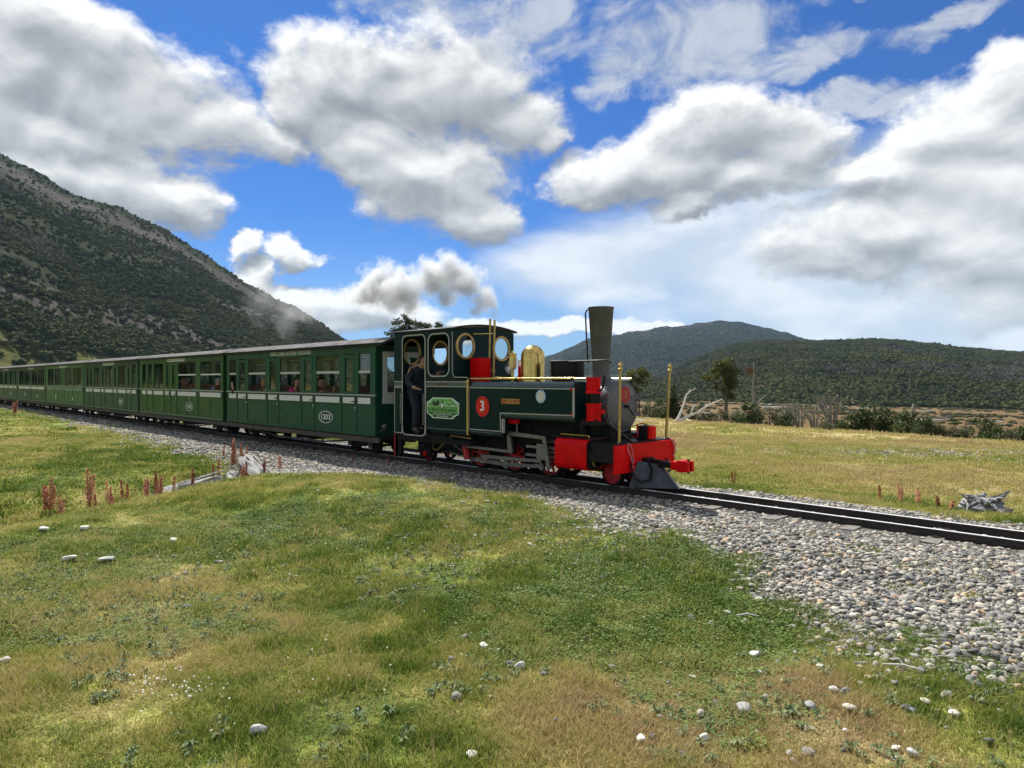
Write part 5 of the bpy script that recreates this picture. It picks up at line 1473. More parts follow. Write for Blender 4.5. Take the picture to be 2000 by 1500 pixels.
def carriage(k, s_front, bays, kind, number, label, sign_text=True, waist=True, detail=True):
    """coach body k with its front wall end at s_front (locomotive coordinates)"""
    Wn = -.79; Ln = 7.62
    loc = on_track(s_front)
    T = empty('passenger_carriage', loc, HEAD)
    tag(T, label, 'railway carriage', 'green carriages of the tourist train')
    G, Tm = C_GREEN[kind], C_TRIM[kind]
    x0 = -Ln
    # underframe
    MB().box(x0 - .1, .05, -.70, .70, .36, .45).build('floor', M_SOOT, T)
    for y in (-.78, .72):
        MB().box(x0 - .12, .08, y, y + .06, .315, .425).build('solebar', M_SOLE, T)
    for sgn in (-1, 1):
        b = MB(); b.tube([(-.9, .55 * sgn, .32), (-2.6, .55 * sgn, .17), (-5.0, .55 * sgn, .17), (-6.7, .55 * sgn, .32)], .022, 6); b.tube([(-2.6, .55 * sgn, .17), (-2.6, .55 * sgn, .34)], .02, 6); b.tube([(-5.0, .55 * sgn, .17), (-5.0, .55 * sgn, .34)], .02, 6)
        b.build('truss_rod', M_SOLE, T)
    MB().box(-4.3, -3.4, -.35, .35, .16, .35).build('brake_cylinder_box', M_SOOT, T)
    for sx in (-1.15, -6.45):
        bg = empty('bogie', (sx, 0, 0)); bg.parent = T
        for y in (-.42, .38):
            b = MB(); b.prism([(-.62, .24), (-.62, .31), (-.2, .34), (.2, .34), (.62, .31), (.62, .24), (.3, .22), (.2, .15), (-.2, .15), (-.3, .22)], y, y + .04); b.build('side_frame', M_SOOT, bg)
        for dx in (-.42, .42):
            b = MB()
            for y in (-.27, .27): b.lathe([(0, -.04), (.17, -.04), (.17, .02), (.19, .022), (.19, .04), (0, .04)], 20, (dx, y, .171), 'Y')
            b.tube([(dx, -.3, .171), (dx, .3, .171)], .03, 8)
            b.build('wheelset', M_SOOT, bg)
            for y in (-.45, .43): MB().box(dx - .07, dx + .07, y, y + .04, .14, .25).build('axle_box', M_SOLE, bg)
    # side walls
    zb, zw, zs, zt = .45, 1.11, 1.335, 2.235
    for sgn in (-1, 1):
        near = sgn < 0
        y0, y1 = (Wn, Wn + .03) if near else (-Wn - .03, -Wn)
        yo = (lambda d: (Wn - d, Wn - .0005)) if near else (lambda d: (-Wn + .0005, -Wn + d))
        # lower wall: one panel between each pair of battens
        edges = [x0]
        for i in range(len(bays) - 1): edges.append((bays[i][1] + bays[i + 1][0]) / 2)
        edges.append(0.0)
        for i in range(len(bays)):
            MB().box(edges[i] + .003, edges[i + 1] - .003, y0, y1, zb, zw).build('side_panel', G, T)
            if near:
                w_ = edges[i + 1] - edges[i]
                if w_ > 1.3:
                    MB().box((edges[i] + edges[i + 1]) / 2 - .018, (edges[i] + edges[i + 1]) / 2 + .018, *yo(.008), zb + .06, zw - .02).build('batten', Tm if kind != 0 else G, T)
            if i > 0: MB().box(edges[i] - .03, edges[i] + .03, *yo(.014), zb + .055, zw - .015).build('batten', G, T)
        MB().box(x0, 0, y0, y1, zw + .002, zs - .03).build('waist_rail', Tm, T)
        MB().box(x0, 0, *yo(.016), zw - .012, zw + .014).build('waist_moulding', Tm, T)
        MB().box(x0, 0, *yo(.018), zb + .005, zb + .05).build('bottom_moulding', pm('carriage_light_edge', (.10, .17, .11), .5) if kind else G, T)
        MB().box(x0, 0, (y0 - .02) if near else y0, y1 if near else y1 + .02, zs - .028, zs).build('window_sill', pm('sill_grey', (.34, .36, .33), .5), T)
        MB().box(x0 - .02, .02, y0, y1, zt, 2.375).build('fascia', Tm if kind == 2 else G, T)
        # posts between the bays
        pe = [x0] + [v for b_ in bays for v in (b_[0], b_[1])] + [0.0]
        for i in range(0, len(pe), 2):
            MB().box(pe[i], pe[i + 1], y0, y1, zs + .001, zt - .001).build('post', G, T)
        for (a, c, kd) in bays:
            wp = MB().box(a, c, *yo(.010), zw + .022, zw + .155).build('waist_panel', M_WAIST if waist else M_WAISTG, T)
            ym = (y0 + y1) / 2
            if kd == 'd':
                fr = frame_strip([(a + .035, zs + .03), (c - .035, zs + .03), (c - .035, zt - .06), (a + .035, zt - .06)], .07, y0 - .006 if near else y0, y1 if near else y1 + .006).build('door_frame', G, T)
                MB().box(a + .07, c - .07, ym - .003, ym + .003, zs + .06, zt - .09).build('pane', M_GLASS, fr)
                if near:
                    hd = MB(); hd.tube([(c + .03, Wn - .012, 1.18), (c + .03, Wn - .05, 1.18), (c - .05, Wn - .05, 1.17)], .011, 6); hd.build('door_handle', M_BLACK, T)
                    hb = MB(); hb.lathe([(0, -.03), (.022, -.03), (.022, 0), (0, 0)], 10, (c + .06, Wn, 1.04), 'Y'); hb.build('door_stop', M_SASH, T)
            else:
                fr = frame_strip([(a + .012, zs + .014), (c - .012, zs + .014), (c - .012, zt - .014), (a + .012, zt - .014)], .024, y0 + .004, y1 - .004).build('window_frame', Tm, T)
                if kd in 'ws':
                    MB().box(a + .02, c - .02, ym - .012, ym + .012, 1.795, 1.835 if kd == 's' else 1.85).build('sash_bar', M_WHITE if kd == 's' else M_SASH, fr)
                    MB().box(a + .024, c - .024, ym - .003, ym + .003, 1.84, zt - .02).build('pane', M_GLASS, fr)
                else:
                    MB().box(a + .024, c - .024, ym - .003, ym + .003, zs + .026, zt - .026).build('pane', M_GLASS, fr)
                    if c - a > .8 : MB().box((a + c) / 2 - .018, (a + c) / 2 + .018, y0 + .003, y1 - .003, zs + .026, zt - .026).build('glazing_bar', Tm, fr)
    # end walls: framed window over a white waist panel
    for sx, nm in ((0.0, 'front'), (x0, 'rear')):
        x1, x2 = (sx - .03, sx) if sx == 0 else (sx, sx + .03)
        outer = [(-.755, zb), (.755, zb), (.755, 2.375), (-.755, 2.375)]
        hole = [(-.50, zs + .04), (-.08, zs + .04), (-.08, 2.14), (-.50, 2.14)]
        hole2 = [(.08, zs + .04), (.50, zs + .04), (.50, 2.14), (.08, 2.14)]
        obj('end_wall', sheet('end_wall', outer, [hole, hole2], x1, x2, Tm, 'X'), T)
        xo = (sx + .0005, sx + .012) if sx == 0 else (sx - .012, sx - .0005)
        for hl in (hole, hole2):
            a_, b_ = hl[0][0], hl[1][0]
            f = MB(); m_ = frame_strip([(a_ - .05, zs - .01), (b_ + .05, zs - .01), (b_ + .05, 2.20), (a_ - .05, 2.20)], .115, *xo)
            m_.v = [(q[1], q[0], q[2]) for q in m_.v]
            fo = m_.build('end_window_frame', M_FRAMEGREY, T)
            MB().box((x1 + x2) / 2 - .003, (x1 + x2) / 2 + .003, a_, b_, zs + .04, 2.14).build('pane', M_GLASS, fo)
        MB().box(*xo, -.62, .62, zw + .03, zw + .17).build('end_waist_panel', M_FRAMEGREY, T)
        if sx == 0:
            b = MB(); b.lathe([(0, 0), (.05, 0), (.06, .09), (.045, .11), (0, .11)], 14, (0, -.60, .66), 'X'); b.box(0, .03, -.66, -.54, .56, .62); b.build('end_lamp', M_STEEL, T)
        MB().box(sx - (.0 if sx == 0 else .30), sx + (.30 if sx == 0 else 0), -.05, .05, .30, .40).build('drawbar', M_BLACK, T)
    # roof
    n = 16
    va = [-.86 + 1.72 * i / n for i in range(n + 1)]
    up = [(v, 2.40 + .17 * (1 - abs(v / .86) ** 2.2)) for v in va]
    b = MB(); b.prism([(-.86, 2.372)] + [(v, z + .03) for v, z in up] + [(.86, 2.372)] + [(v, z - .025) for v, z in reversed(up)], x0 - .30, .36, 'X'); b.build('roof', M_ROOF, T, ang=30)
    for y in (-.872, .852): MB().box(x0 - .30, .36, y, y + .02, 2.362, 2.412).build('gutter', M_BLACK, T)
    MB().box(x0 + .03, -.03, -.74, .74, 2.376, 2.386).build('ceiling', M_CEIL, T)
    # seats
    if detail:
        xs = -.75
        while xs > x0 + .5:
            for y in (-.66, .12):
                st = empty('bench', (xs, y, 0)); st.parent = T
                MB().box(-.23, .23, 0, .54, .80, .88).build('seat', M_SEAT, st)
                MB().box(-.26, -.20, 0, .54, .88, 1.50).build('backrest', M_WOOD, st)
                MB().box(-.20, .20, .05, .49, .45, .80).build('seat_box', M_WOOD, st)
            xs -= .92
    # lettering and plates on the near side
    cream = pm('cream_lettering', (.80, .79, .72), .5, var=.05)
    if sign_text:
        if k == 0:
            obj('lettering', text_mesh('FERROCARRIL AUSTRAL FUEGUINO', .135, cream, .001, 2.12, .0), T, (-3.78, Wn - .002, 2.308))
        else:
            bd = MB().box(-4.62, -3.05, Wn - .014, Wn - .001, 2.262, 2.352).build('name_board', M_WHITE, T)
            obj('lettering', text_mesh('FERROCARRIL AUSTRAL FUEGUINO', .075, Tm, .001, 1.45, .001), bd, (-3.835, Wn - .0155, 2.307))
    if number:
        xn = {0: -2.02, 1: -2.62}.get(k, -2.1)
        o = empty('carriage_number', (xn, Wn - .001, .79)); o.parent = T
        frame_strip(circle_pts(0, 0, .30, 28, .135), .012, -.018, -.014 if k else -.002).build('oval_line', cream, o)
        obj('lettering', text_mesh(number, .17, cream, .001, .40, .002), o, (0, -.0165, 0))
    else:
        o = empty('crest', (-5.3, Wn - .001, .79)); o.parent = T
        MB().prism(circle_pts(0, 0, .10, 18, .14), -.02, -.012, 'Y').build('crest_disc', cream, o)
        frame_strip(circle_pts(0, 0, .07, 18, .10), .012, -.022, -.0205).build('crest_ring', Tm, o)
        o = empty('crest', (-1.9, Wn - .001, .76)); o.parent = T
        MB().prism(circle_pts(0, 0, .09, 18, .09), -.02, -.012, 'Y').build('crest_disc', cream, o)
        frame_strip(circle_pts(0, 0, .055, 18), .012, -.022, -.0205).build('crest_ring', Tm, o)
    return T

FRONTS = [-3.20, -11.10, -18.92, -26.72, -34.5, -42.3, -50.1]
CARS = [
    carriage(0, FRONTS[0], BAY_DOORS, 0, '1203', 'deep green carriage numbered 1203 coupled directly behind the locomotive'),
    carriage(1, FRONTS[1], BAY_WIDE, 1, '1302', 'leaf green carriage with two wide white barred windows behind carriage 1203'),
    carriage(2, FRONTS[2], BAY_NARROW, 2, '1204', 'grey green carriage numbered 1204, third carriage from the locomotive'),
    carriage(3, FRONTS[3], BAY_FOUR, 3, None, 'pale green carriage with grey green waist panels and two crests, fourth from the locomotive', waist=False),
    carriage(4, FRONTS[4], BAY_FOUR, 2, None, 'green carriage with white waist panels behind the pale green one, fifth from the locomotive'),
    carriage(5, FRONTS[5], BAY_NARROW, 2, '1206', 'far green carriage next to last in view, sixth from the locomotive', detail=False),
    carriage(6, FRONTS[6], BAY_DOORS, 0, '1207', 'last carriage in view at the left edge of the photo', detail=False),
]
# couplings and hoses between the vehicles hang on each carriage as drawbars

# ================================================================== PEOPLE
def skin_mesh(joints, bones, mat, sub=2, root=0):
    """continuous surface grown over a skeleton: joints {name: ((x,y,z), r)}"""
    names = list(joints)
    me = bpy.data.meshes.new('figure')
    me.from_pydata([joints[n][0] for n in names], [(names.index(a), names.index(b)) for a, b in bones], [])
    ob = bpy.data.objects.new('figure_tmp', me)
    COL.objects.link(ob)
    md = ob.modifiers.new('skin', 'SKIN'); md.use_smooth_shade = True
    sv = me.skin_vertices[0].data
    for i, n in enumerate(names):
        r = joints[n][1]
        sv[i].radius = (r, r) if not isinstance(r, tuple) else r
        sv[i].use_root = (i == root)
    s = ob.modifiers.new('sub', 'SUBSURF'); s.levels = sub; s.render_levels = sub
    dg = bpy.context.evaluated_depsgraph_get(); dg.update()
    out = bpy.data.meshes.new_from_object(ob.evaluated_get(dg))
    bpy.data.objects.remove(ob)
    out.materials.clear(); out.materials.append(mat); out.shade_smooth()
    return out

SKIN = [pm('skin_light', (.46, .27, .19), .55, var=.08), pm('skin_tan', (.36, .20, .13), .55, var=.08)]
HAIR = {k: pm('hair_' + k, c, .6, var=.3, scale=30, bump=.6, bscale=120) for k, c in dict(dark=(.02, .014, .010), brown=(.09, .05, .025), grey=(.30, .29, .28), blond=(.30, .20, .09), black_cap=(.008, .008, .010)).items()}
M_EYE = pm('eye_dark', (.02, .015, .012), .3)

def seated_joints(lean=0.0, arm='lap', side=-1):
    J = dict(pelvis=((0, 0, .09), .135), waist=((.01 + lean * .05, 0, .26), .115), chest=((.01 + lean * .14, 0, .43), .135), neck=((.02 + lean * .20, 0, .565), .058),
             jaw=((.045 + lean * .24, 0, .655), .075), head=((.035 + lean * .25, 0, .725), .098), crown=((.025 + lean * .25, 0, .80), .070), nose=((.135 + lean * .25, 0, .70), .018), chin=((.10 + lean * .25, 0, .635), .038))
    B = [('pelvis', 'waist'), ('waist', 'chest'), ('chest', 'neck'), ('neck', 'jaw'), ('jaw', 'head'), ('head', 'crown'), ('head', 'nose'), ('jaw', 'chin')]
    cx = .01 + lean * .14
    for s, nm in ((-1, 'near'), (1, 'far')):
        J['shoulder_' + nm] = ((cx, .175 * s, .49), .068)
        if arm == 'wave' and s == side:
            J['elbow_' + nm] = ((cx + .16, .23 * s, .34), .045); J['wrist_' + nm] = ((cx + .24, .31 * s, .54), .032); J['palm_' + nm] = ((cx + .25, .33 * s, .62), .042)
        elif arm == 'phone' :
            J['elbow_' + nm] = ((cx + .18, .24 * s, .34), .046); J['wrist_' + nm] = ((cx + .27, .10 * s, .55), .032); J['palm_' + nm] = ((cx + .28, .07 * s, .62), .036)
        elif arm == 'sill' and s == side:
            J['elbow_' + nm] = ((cx + .12, .25 * s, .36), .05); J['wrist_' + nm] = ((cx + .33, .22 * s, .47), .034); J['palm_' + nm] = ((cx + .41, .20 * s, .49), .036)
        else:
            J['elbow_' + nm] = ((cx + .06, .25 * s, .25), .047); J['wrist_' + nm] = ((cx + .27, .15 * s, .20), .033); J['palm_' + nm] = ((cx + .35, .12 * s, .20), .038)
        B += [('chest', 'shoulder_' + nm), ('shoulder_' + nm, 'elbow_' + nm), ('elbow_' + nm, 'wrist_' + nm), ('wrist_' + nm, 'palm_' + nm)]
        J['hip_' + nm] = ((.06, .09 * s, .085), .088); J['knee_' + nm] = ((.40, .11 * s, .09), .066); J['ankle_' + nm] = ((.41, .11 * s, -.30), .043); J['toe_' + nm] = ((.53, .12 * s, -.35), .035)
        B += [('pelvis', 'hip_' + nm), ('hip_' + nm, 'knee_' + nm), ('knee_' + nm, 'ankle_' + nm), ('ankle_' + nm, 'toe_' + nm)]
    return J, B

def fingers(J, B, nm, d, spread):
    """five unequal fingers rooted in the palm"""
    p = Vector(J['palm_' + nm][0]); d = Vector(d).normalized(); sp = Vector(spread).normalized()
    for i, (o, l) in enumerate(((-.033, .060), (-.011, .078), (.011, .082), (.031, .070))):
        a = p + sp * o + d * .035; m = a + d * l * .55 + sp * o * .35; e = m + d * l * .5 + sp * o * .2 + d.cross(sp) * .008
        J['k%d_%s' % (i, nm)] = (tuple(a), .0105); J['m%d_%s' % (i, nm)] = (tuple(m), .0095); J['t%d_%s' % (i, nm)] = (tuple(e), .008)
        B += [('palm_' + nm, 'k%d_%s' % (i, nm)), ('k%d_%s' % (i, nm), 'm%d_%s' % (i, nm)), ('m%d_%s' % (i, nm), 't%d_%s' % (i, nm))]
    a = p - sp * .036; m = a - sp * .03 + d * .03
    J['th_' + nm] = (tuple(a), .012); J['tt_' + nm] = (tuple(m), .009)
    B += [('palm_' + nm, 'th_' + nm), ('th_' + nm, 'tt_' + nm)]

def person(loc, rz, J, B, skin, cloth, hair, label, group, trousers=None, hat=False, long_hair=False, parts=None):
    P = empty('person', loc, rz)
    tag(P, label, 'person', group)
    for nm in ('near', 'far'):
        if 'k0_' + nm not in J:
            w = Vector(J['wrist_' + nm][0]); p = Vector(J['palm_' + nm][0]); d = (p - w).normalized()
            sp = d.cross(Vector((0, 0, 1)));  sp = sp if sp.length > .2 else Vector((1, 0, 0))
            fingers(J, B, nm, d, sp)
    obj('body', skin_mesh(J, B, skin), P)
    # jacket over trunk and arms to the wrist
    keep = [n for n in J if n in ('pelvis', 'waist', 'chest') or n.startswith(('shoulder', 'elbow', 'wrist'))]
    JJ = {}
    for n in keep:
        p, r = J[n]; r = r if not isinstance(r, tuple) else r[0]
        JJ[n] = (p, r * (1.12 if not n.startswith('wrist') else 1.25) + .012)
    nb = Vector(J['neck'][0]); JJ['collar'] = (tuple(nb - Vector((0, 0, .015))), .082)
    BB = [b for b in B if b[0] in keep and b[1] in keep] + [('chest', 'collar')]
    obj('jacket', skin_mesh(JJ, BB, cloth), P)
    keep = [n for n in J if n.startswith(('hip', 'knee', 'ankle')) or n == 'pelvis']
    JJ = {n: (J[n][0], J[n][1] * 1.10 + .008) for n in keep}
    obj('trousers', skin_mesh(JJ, [b for b in B if b[0] in keep and b[1] in keep], trousers or pm('dark_trousers', (.02, .022, .028), .8)), P)
    for nm in ('near', 'far'):
        if 'toe_' + nm in J:
            a_, t_ = Vector(J['ankle_' + nm][0]), Vector(J['toe_' + nm][0])
            obj('boot', skin_mesh({'top': (tuple(a_ + Vector((0, 0, .07))), .062), 'heel': (tuple(a_ - Vector((.02, 0, .02))), .062), 'toe': (tuple(t_ + (t_ - a_) * .2), .050)}, [('top', 'heel'), ('heel', 'toe')], M_RUBBER), P)
    h = Vector(J['head'][0]); c = Vector(J['crown'][0])
    up = (c - Vector(J['jaw'][0])).normalized(); fw = (Vector(J['nose'][0]) - h); fw = (fw - up * fw.dot(up)).normalized()
    b = MB(); b.sphere((0, 0, 0), 1, 14, 10)
    # hair: a cap that leaves the face free
    q = []
    lat = up.cross(fw)
    f_ = []
    bm = bmesh.new(); bmesh.ops.create_icosphere(bm, subdivisions=3, radius=.108)
    for v in list(bm.verts):
        n = v.co.normalized()
        if n.z < (.28 if n.x > .15 else (-.75 if long_hair else -.25)) - (.0 if n.x > .15 else .0): bm.verts.remove(v)
    for v in bm.verts:
        v.co *= 1 + .06 * mnoise.noise(v.co * 30)
        if long_hair and v.co.z < -.02: v.co.z *= 2.2
    M = Matrix((fw, lat, up)).transposed().to_4x4(); M.translation = h + up * .015 - fw * .012
    bm.transform(M)
    me = bpy.data.meshes.new('hair'); bm.to_mesh(me); bm.free()
    finish(me, hair, True, 80)
    obj('cap' if hat else 'hair', me, P)
    if hat:
        pk = MB(); pk.prism([(.06, -.07), (.13, -.06), (.165, 0), (.13, .06), (.06, .07)], .045, .058, 'Z'); m2 = pk.mesh('peak', hair); m2.transform(M); obj('cap_peak', m2, P)
    for s in (-1, 1):
        e = h + fw * .088 + lat * .035 * s + up * .005
        obj('eye', MB().sphere(tuple(e), .011, 6, 4).mesh('eye', M_EYE), P)
        e = h + lat * .098 * s - up * .01 - fw * .005
        obj('ear', MB().sphere(tuple(e), .024, 6, 5, (.7, .4, 1.2)).mesh('ear', skin), P)
    mth = h + fw * .098 - up * .058
    mm = MB().sphere((0, 0, 0), .02, 8, 4, (.4, 1.1, .3)).mesh('mouth', pm('lips', (.35, .10, .09), .5)); mm.transform(Matrix((fw, lat, up)).transposed().to_4x4()); mm.transform(Matrix.Translation(mth))
    obj('mouth', mm, P)
    return P

def jacket(n, c): return pm('jacket_' + n, c, .8, var=.18, scale=14, bump=.4, bscale=18)
def in_train(s, v, z=.86): x, y = xy(s - 9.0, TRK + v); return (x, y, z)

def passengers():
    g = 'passengers in the carriage windows'
    def seat(s, v, face, arm, cloth, hair, label, skin=0, lean=0.0, lh=False, z=.88, side=-1):
        J, B = seated_joints(lean, arm, side)
        if arm == 'wave':
            nm = 'near' if side < 0 else 'far'
            fingers(J, B, nm, (.1, .25 * side, 1), (1, 0, 0))
        person(in_train(s, v, z), HEAD + face, J, B, SKIN[skin], cloth, HAIR[hair], label, g, long_hair=lh)
    seat(-10.60, -.50, 0, 'wave', jacket('black', (.012, .012, .014)), 'dark', 'person in black waving a hand out of the rearmost window of carriage 1203', side=-1, z=.86)
    seat(-9.15, -.42, math.pi * .98, 'lap', jacket('charcoal', (.03, .03, .033)), 'blond', 'fair haired person in dark clothes in the rear wide window of carriage 1203', lh=True)
    seat(-8.62, -.46, 0, 'sill', jacket('pale_grey', (.36, .38, .38)), 'brown', 'person in a pale grey coat beside the fair haired passenger in carriage 1203', lean=.2)
    seat(-7.25, -.44, -.35, 'phone', jacket('magenta', (.42, .018, .12)), 'brown', 'person in a magenta jacket holding both hands to the face in carriage 1203', lh=True)
    seat(-6.62, -.15, 0, 'lap', jacket('wine', (.14, .012, .05)), 'dark', 'person in a wine red top on the inner seat beside the magenta jacket')
    seat(-5.12, -.42, math.pi * .95, 'lap', jacket('red', (.40, .022, .022)), 'dark', 'dark haired person in a red jacket by the wide window above the number 1203', skin=1)
    seat(-5.60, -.10, 0, 'lap', jacket('teal', (.02, .07, .09)), 'dark', 'person in a teal top behind the red jacket in carriage 1203', skin=1)
    seat(-3.60, -.42, math.pi, 'lap', jacket('rust', (.20, .045, .025)), 'dark', 'person in a rust brown top at the front window of carriage 1203', skin=1, z=.86)
    seat(-6.05, -.46, 0, 'sill', jacket('grey_brown', (.16, .13, .11)), 'brown', 'person in a grey brown top behind the narrow window beside the red jacket')
    seat(-12.15, -.46, math.pi, 'sill', jacket('sky_blue', (.17, .26, .46)), 'grey', 'grey haired person in a light blue shirt at the front window of the second carriage', lean=.25)
    seat(-11.75, .05, math.pi, 'lap', jacket('dusk_blue', (.10, .13, .24)), 'dark', 'person in dusk blue on the inner seat beside the light blue shirt')
    seat(-13.65, -.50, math.pi, 'sill', jacket('white', (.62, .62, .58)), 'dark', 'person in white leaning on the sill of the second carriage', lean=.5, z=.80)
    seat(-15.30, -.42, .2, 'lap', jacket('navy', (.02, .028, .06)), 'blond', 'fair haired person in navy behind the narrow windows of the second carriage', lh=True)
    seat(-15.95, -.45, 0, 'lap', jacket('stone', (.42, .42, .38)), 'brown', 'person in a stone coloured top behind the middle of the second carriage')
    seat(-16.75, -.46, 0, 'lap', jacket('pale_green', (.34, .40, .36)), 'grey', 'person in a pale green top toward the rear of the second carriage')
    seat(-28.3, -.46, 0, 'lap', jacket('white', (.62, .62, .58)), 'dark', 'person in white at the front window of the pale green carriage')
    seat(-29.7, -.46, math.pi, 'lap', jacket('cream', (.55, .52, .42)), 'dark', 'person in cream in the third window of the pale green carriage')
    seat(-32.0, -.46, 0, 'lap', jacket('grey', (.28, .29, .30)), 'dark', 'person in grey in the second window from the rear of the pale green carriage')
passengers()

def driver():
    # stands in the cab doorway, stooping forward over the controls, one hand on the door rail
    J = dict(pelvis=((-.02, 0, .88), .135), waist=((.00, 0, 1.02), .120), chest=((.10, 0, 1.24), .140), neck=((.21, 0, 1.36), .060), jaw=((.285, 0, 1.40), .074), head=((.29, 0, 1.475), .096), crown=((.27, 0, 1.55), .068), nose=((.385, 0, 1.435), .018), chin=((.335, 0, 1.365), .036))
    B = [('pelvis', 'waist'), ('waist', 'chest'), ('chest', 'neck'), ('neck', 'jaw'), ('jaw', 'head'), ('head', 'crown'), ('head', 'nose'), ('jaw', 'chin')]
    J['shoulder_near'] = ((.10, -.18, 1.29), .072); J['elbow_near'] = ((.06, -.26, 1.03), .052); J['wrist_near'] = ((.27, -.26, .93), .036); J['palm_near'] = ((.35, -.25, .91), .040)
    J['shoulder_far'] = ((.12, .18, 1.29), .072); J['elbow_far'] = ((.32, .25, 1.14), .050); J['wrist_far'] = ((.50, .18, 1.20), .036); J['palm_far'] = ((.58, .16, 1.22), .040)
    for s, nm, dx in ((-1, 'near', .05), (1, 'far', -.06)):
        B += [('chest', 'shoulder_' + nm), ('shoulder_' + nm, 'elbow_' + nm), ('elbow_' + nm, 'wrist_' + nm), ('wrist_' + nm, 'palm_' + nm)]
        J['hip_' + nm] = ((-.02, .095 * s, .86), .092); J['knee_' + nm] = ((.10 + dx, .11 * s, .48), .068); J['ankle_' + nm] = ((.04 + dx, .11 * s, .08), .046); J['toe_' + nm] = ((.20 + dx, .12 * s, .03), .038)
        B += [('pelvis', 'hip_' + nm), ('hip_' + nm, 'knee_' + nm), ('knee_' + nm, 'ankle_' + nm), ('ankle_' + nm, 'toe_' + nm)]
    navy = pm('overalls_navy', (.012, .016, .034), .8, var=.2, scale=12, bump=.5, bscale=16)
    person(in_train(-2.17, -.50, .575), HEAD, J, B, SKIN[1], navy, HAIR['black_cap'], 'person in navy overalls and a dark cap stooping in the locomotive doorway', None, trousers=navy, hat=True)
driver()
# ================================================================== PLANTS, STONES, DEAD WOOD, TREES
def gz(x, y): return float(ground_z(np.array([x]), np.array([y]))[0])

# ------------------------------------------------------------------ red dock stalks
def dock_kinds():
    seed_m = [pm('dock_seed_red', (.40, .145, .075), .85, var=.35, scale=30), pm('dock_seed_rust', (.46, .20, .10), .85, var=.35, scale=30), pm('dock_seed_dark', (.31, .095, .055), .85, var=.35, scale=30)]
    stem_m = pm('dock_stem', (.20, .09, .05), .8, var=.3)
    out = []
    for k in range(9):
        rnd = random.Random(500 + k); st = MB(); v = []; f = []
        n = [2, 3, 1, 4, 2, 1, 3, 2, 5][k]
        for j in range(n):
            bx, by = (rnd.uniform(-.05, .05), rnd.uniform(-.05, .05)) if n > 1 else (0, 0)
            h_ = rnd.uniform(.72, 1.0); tx, ty = bx * 1.8 + rnd.uniform(-.05, .05), by * 1.8 + rnd.uniform(-.05, .05)
            st.tube([(bx, by, -.03), (bx * 1.3, by * 1.3, h_ * .5), (tx, ty, h_)], [.006, .005, .002], 5)
            for q in range(240):
                t = rnd.uniform(.24, 1.0); c = Vector((bx + (tx - bx) * t, by + (ty - by) * t, h_ * t))
                rr = .066 * (1 - t) ** .4 * (.45 + .55 * math.sin(t * 31 + j) ** 2) + .008
                a = rnd.uniform(0, 6.28); c += Vector((math.cos(a) * rr, math.sin(a) * rr, 0)) * rnd.uniform(.4, 1)
                s = rnd.uniform(.011, .022)
                d1 = Vector((rnd.gauss(0, 1), rnd.gauss(0, 1), rnd.gauss(0, 1))).normalized() * s; d2 = d1.orthogonal().normalized() * s
                b = len(v); v += [tuple(c + d1), tuple(c + d2), tuple(c - d1), tuple(c - d2 * .6)]; f += [(b, b + 1, b + 2, b + 3)]
        me = bpy.data.meshes.new('seed_head'); me.from_pydata(v, [], f); me.materials.append(seed_m[[0, 1, 0, 1, 2, 2, 0, 1, 0][k]])
        out.append((st.mesh('stem', stem_m), me))
    return out
DOCKS = dock_kinds()
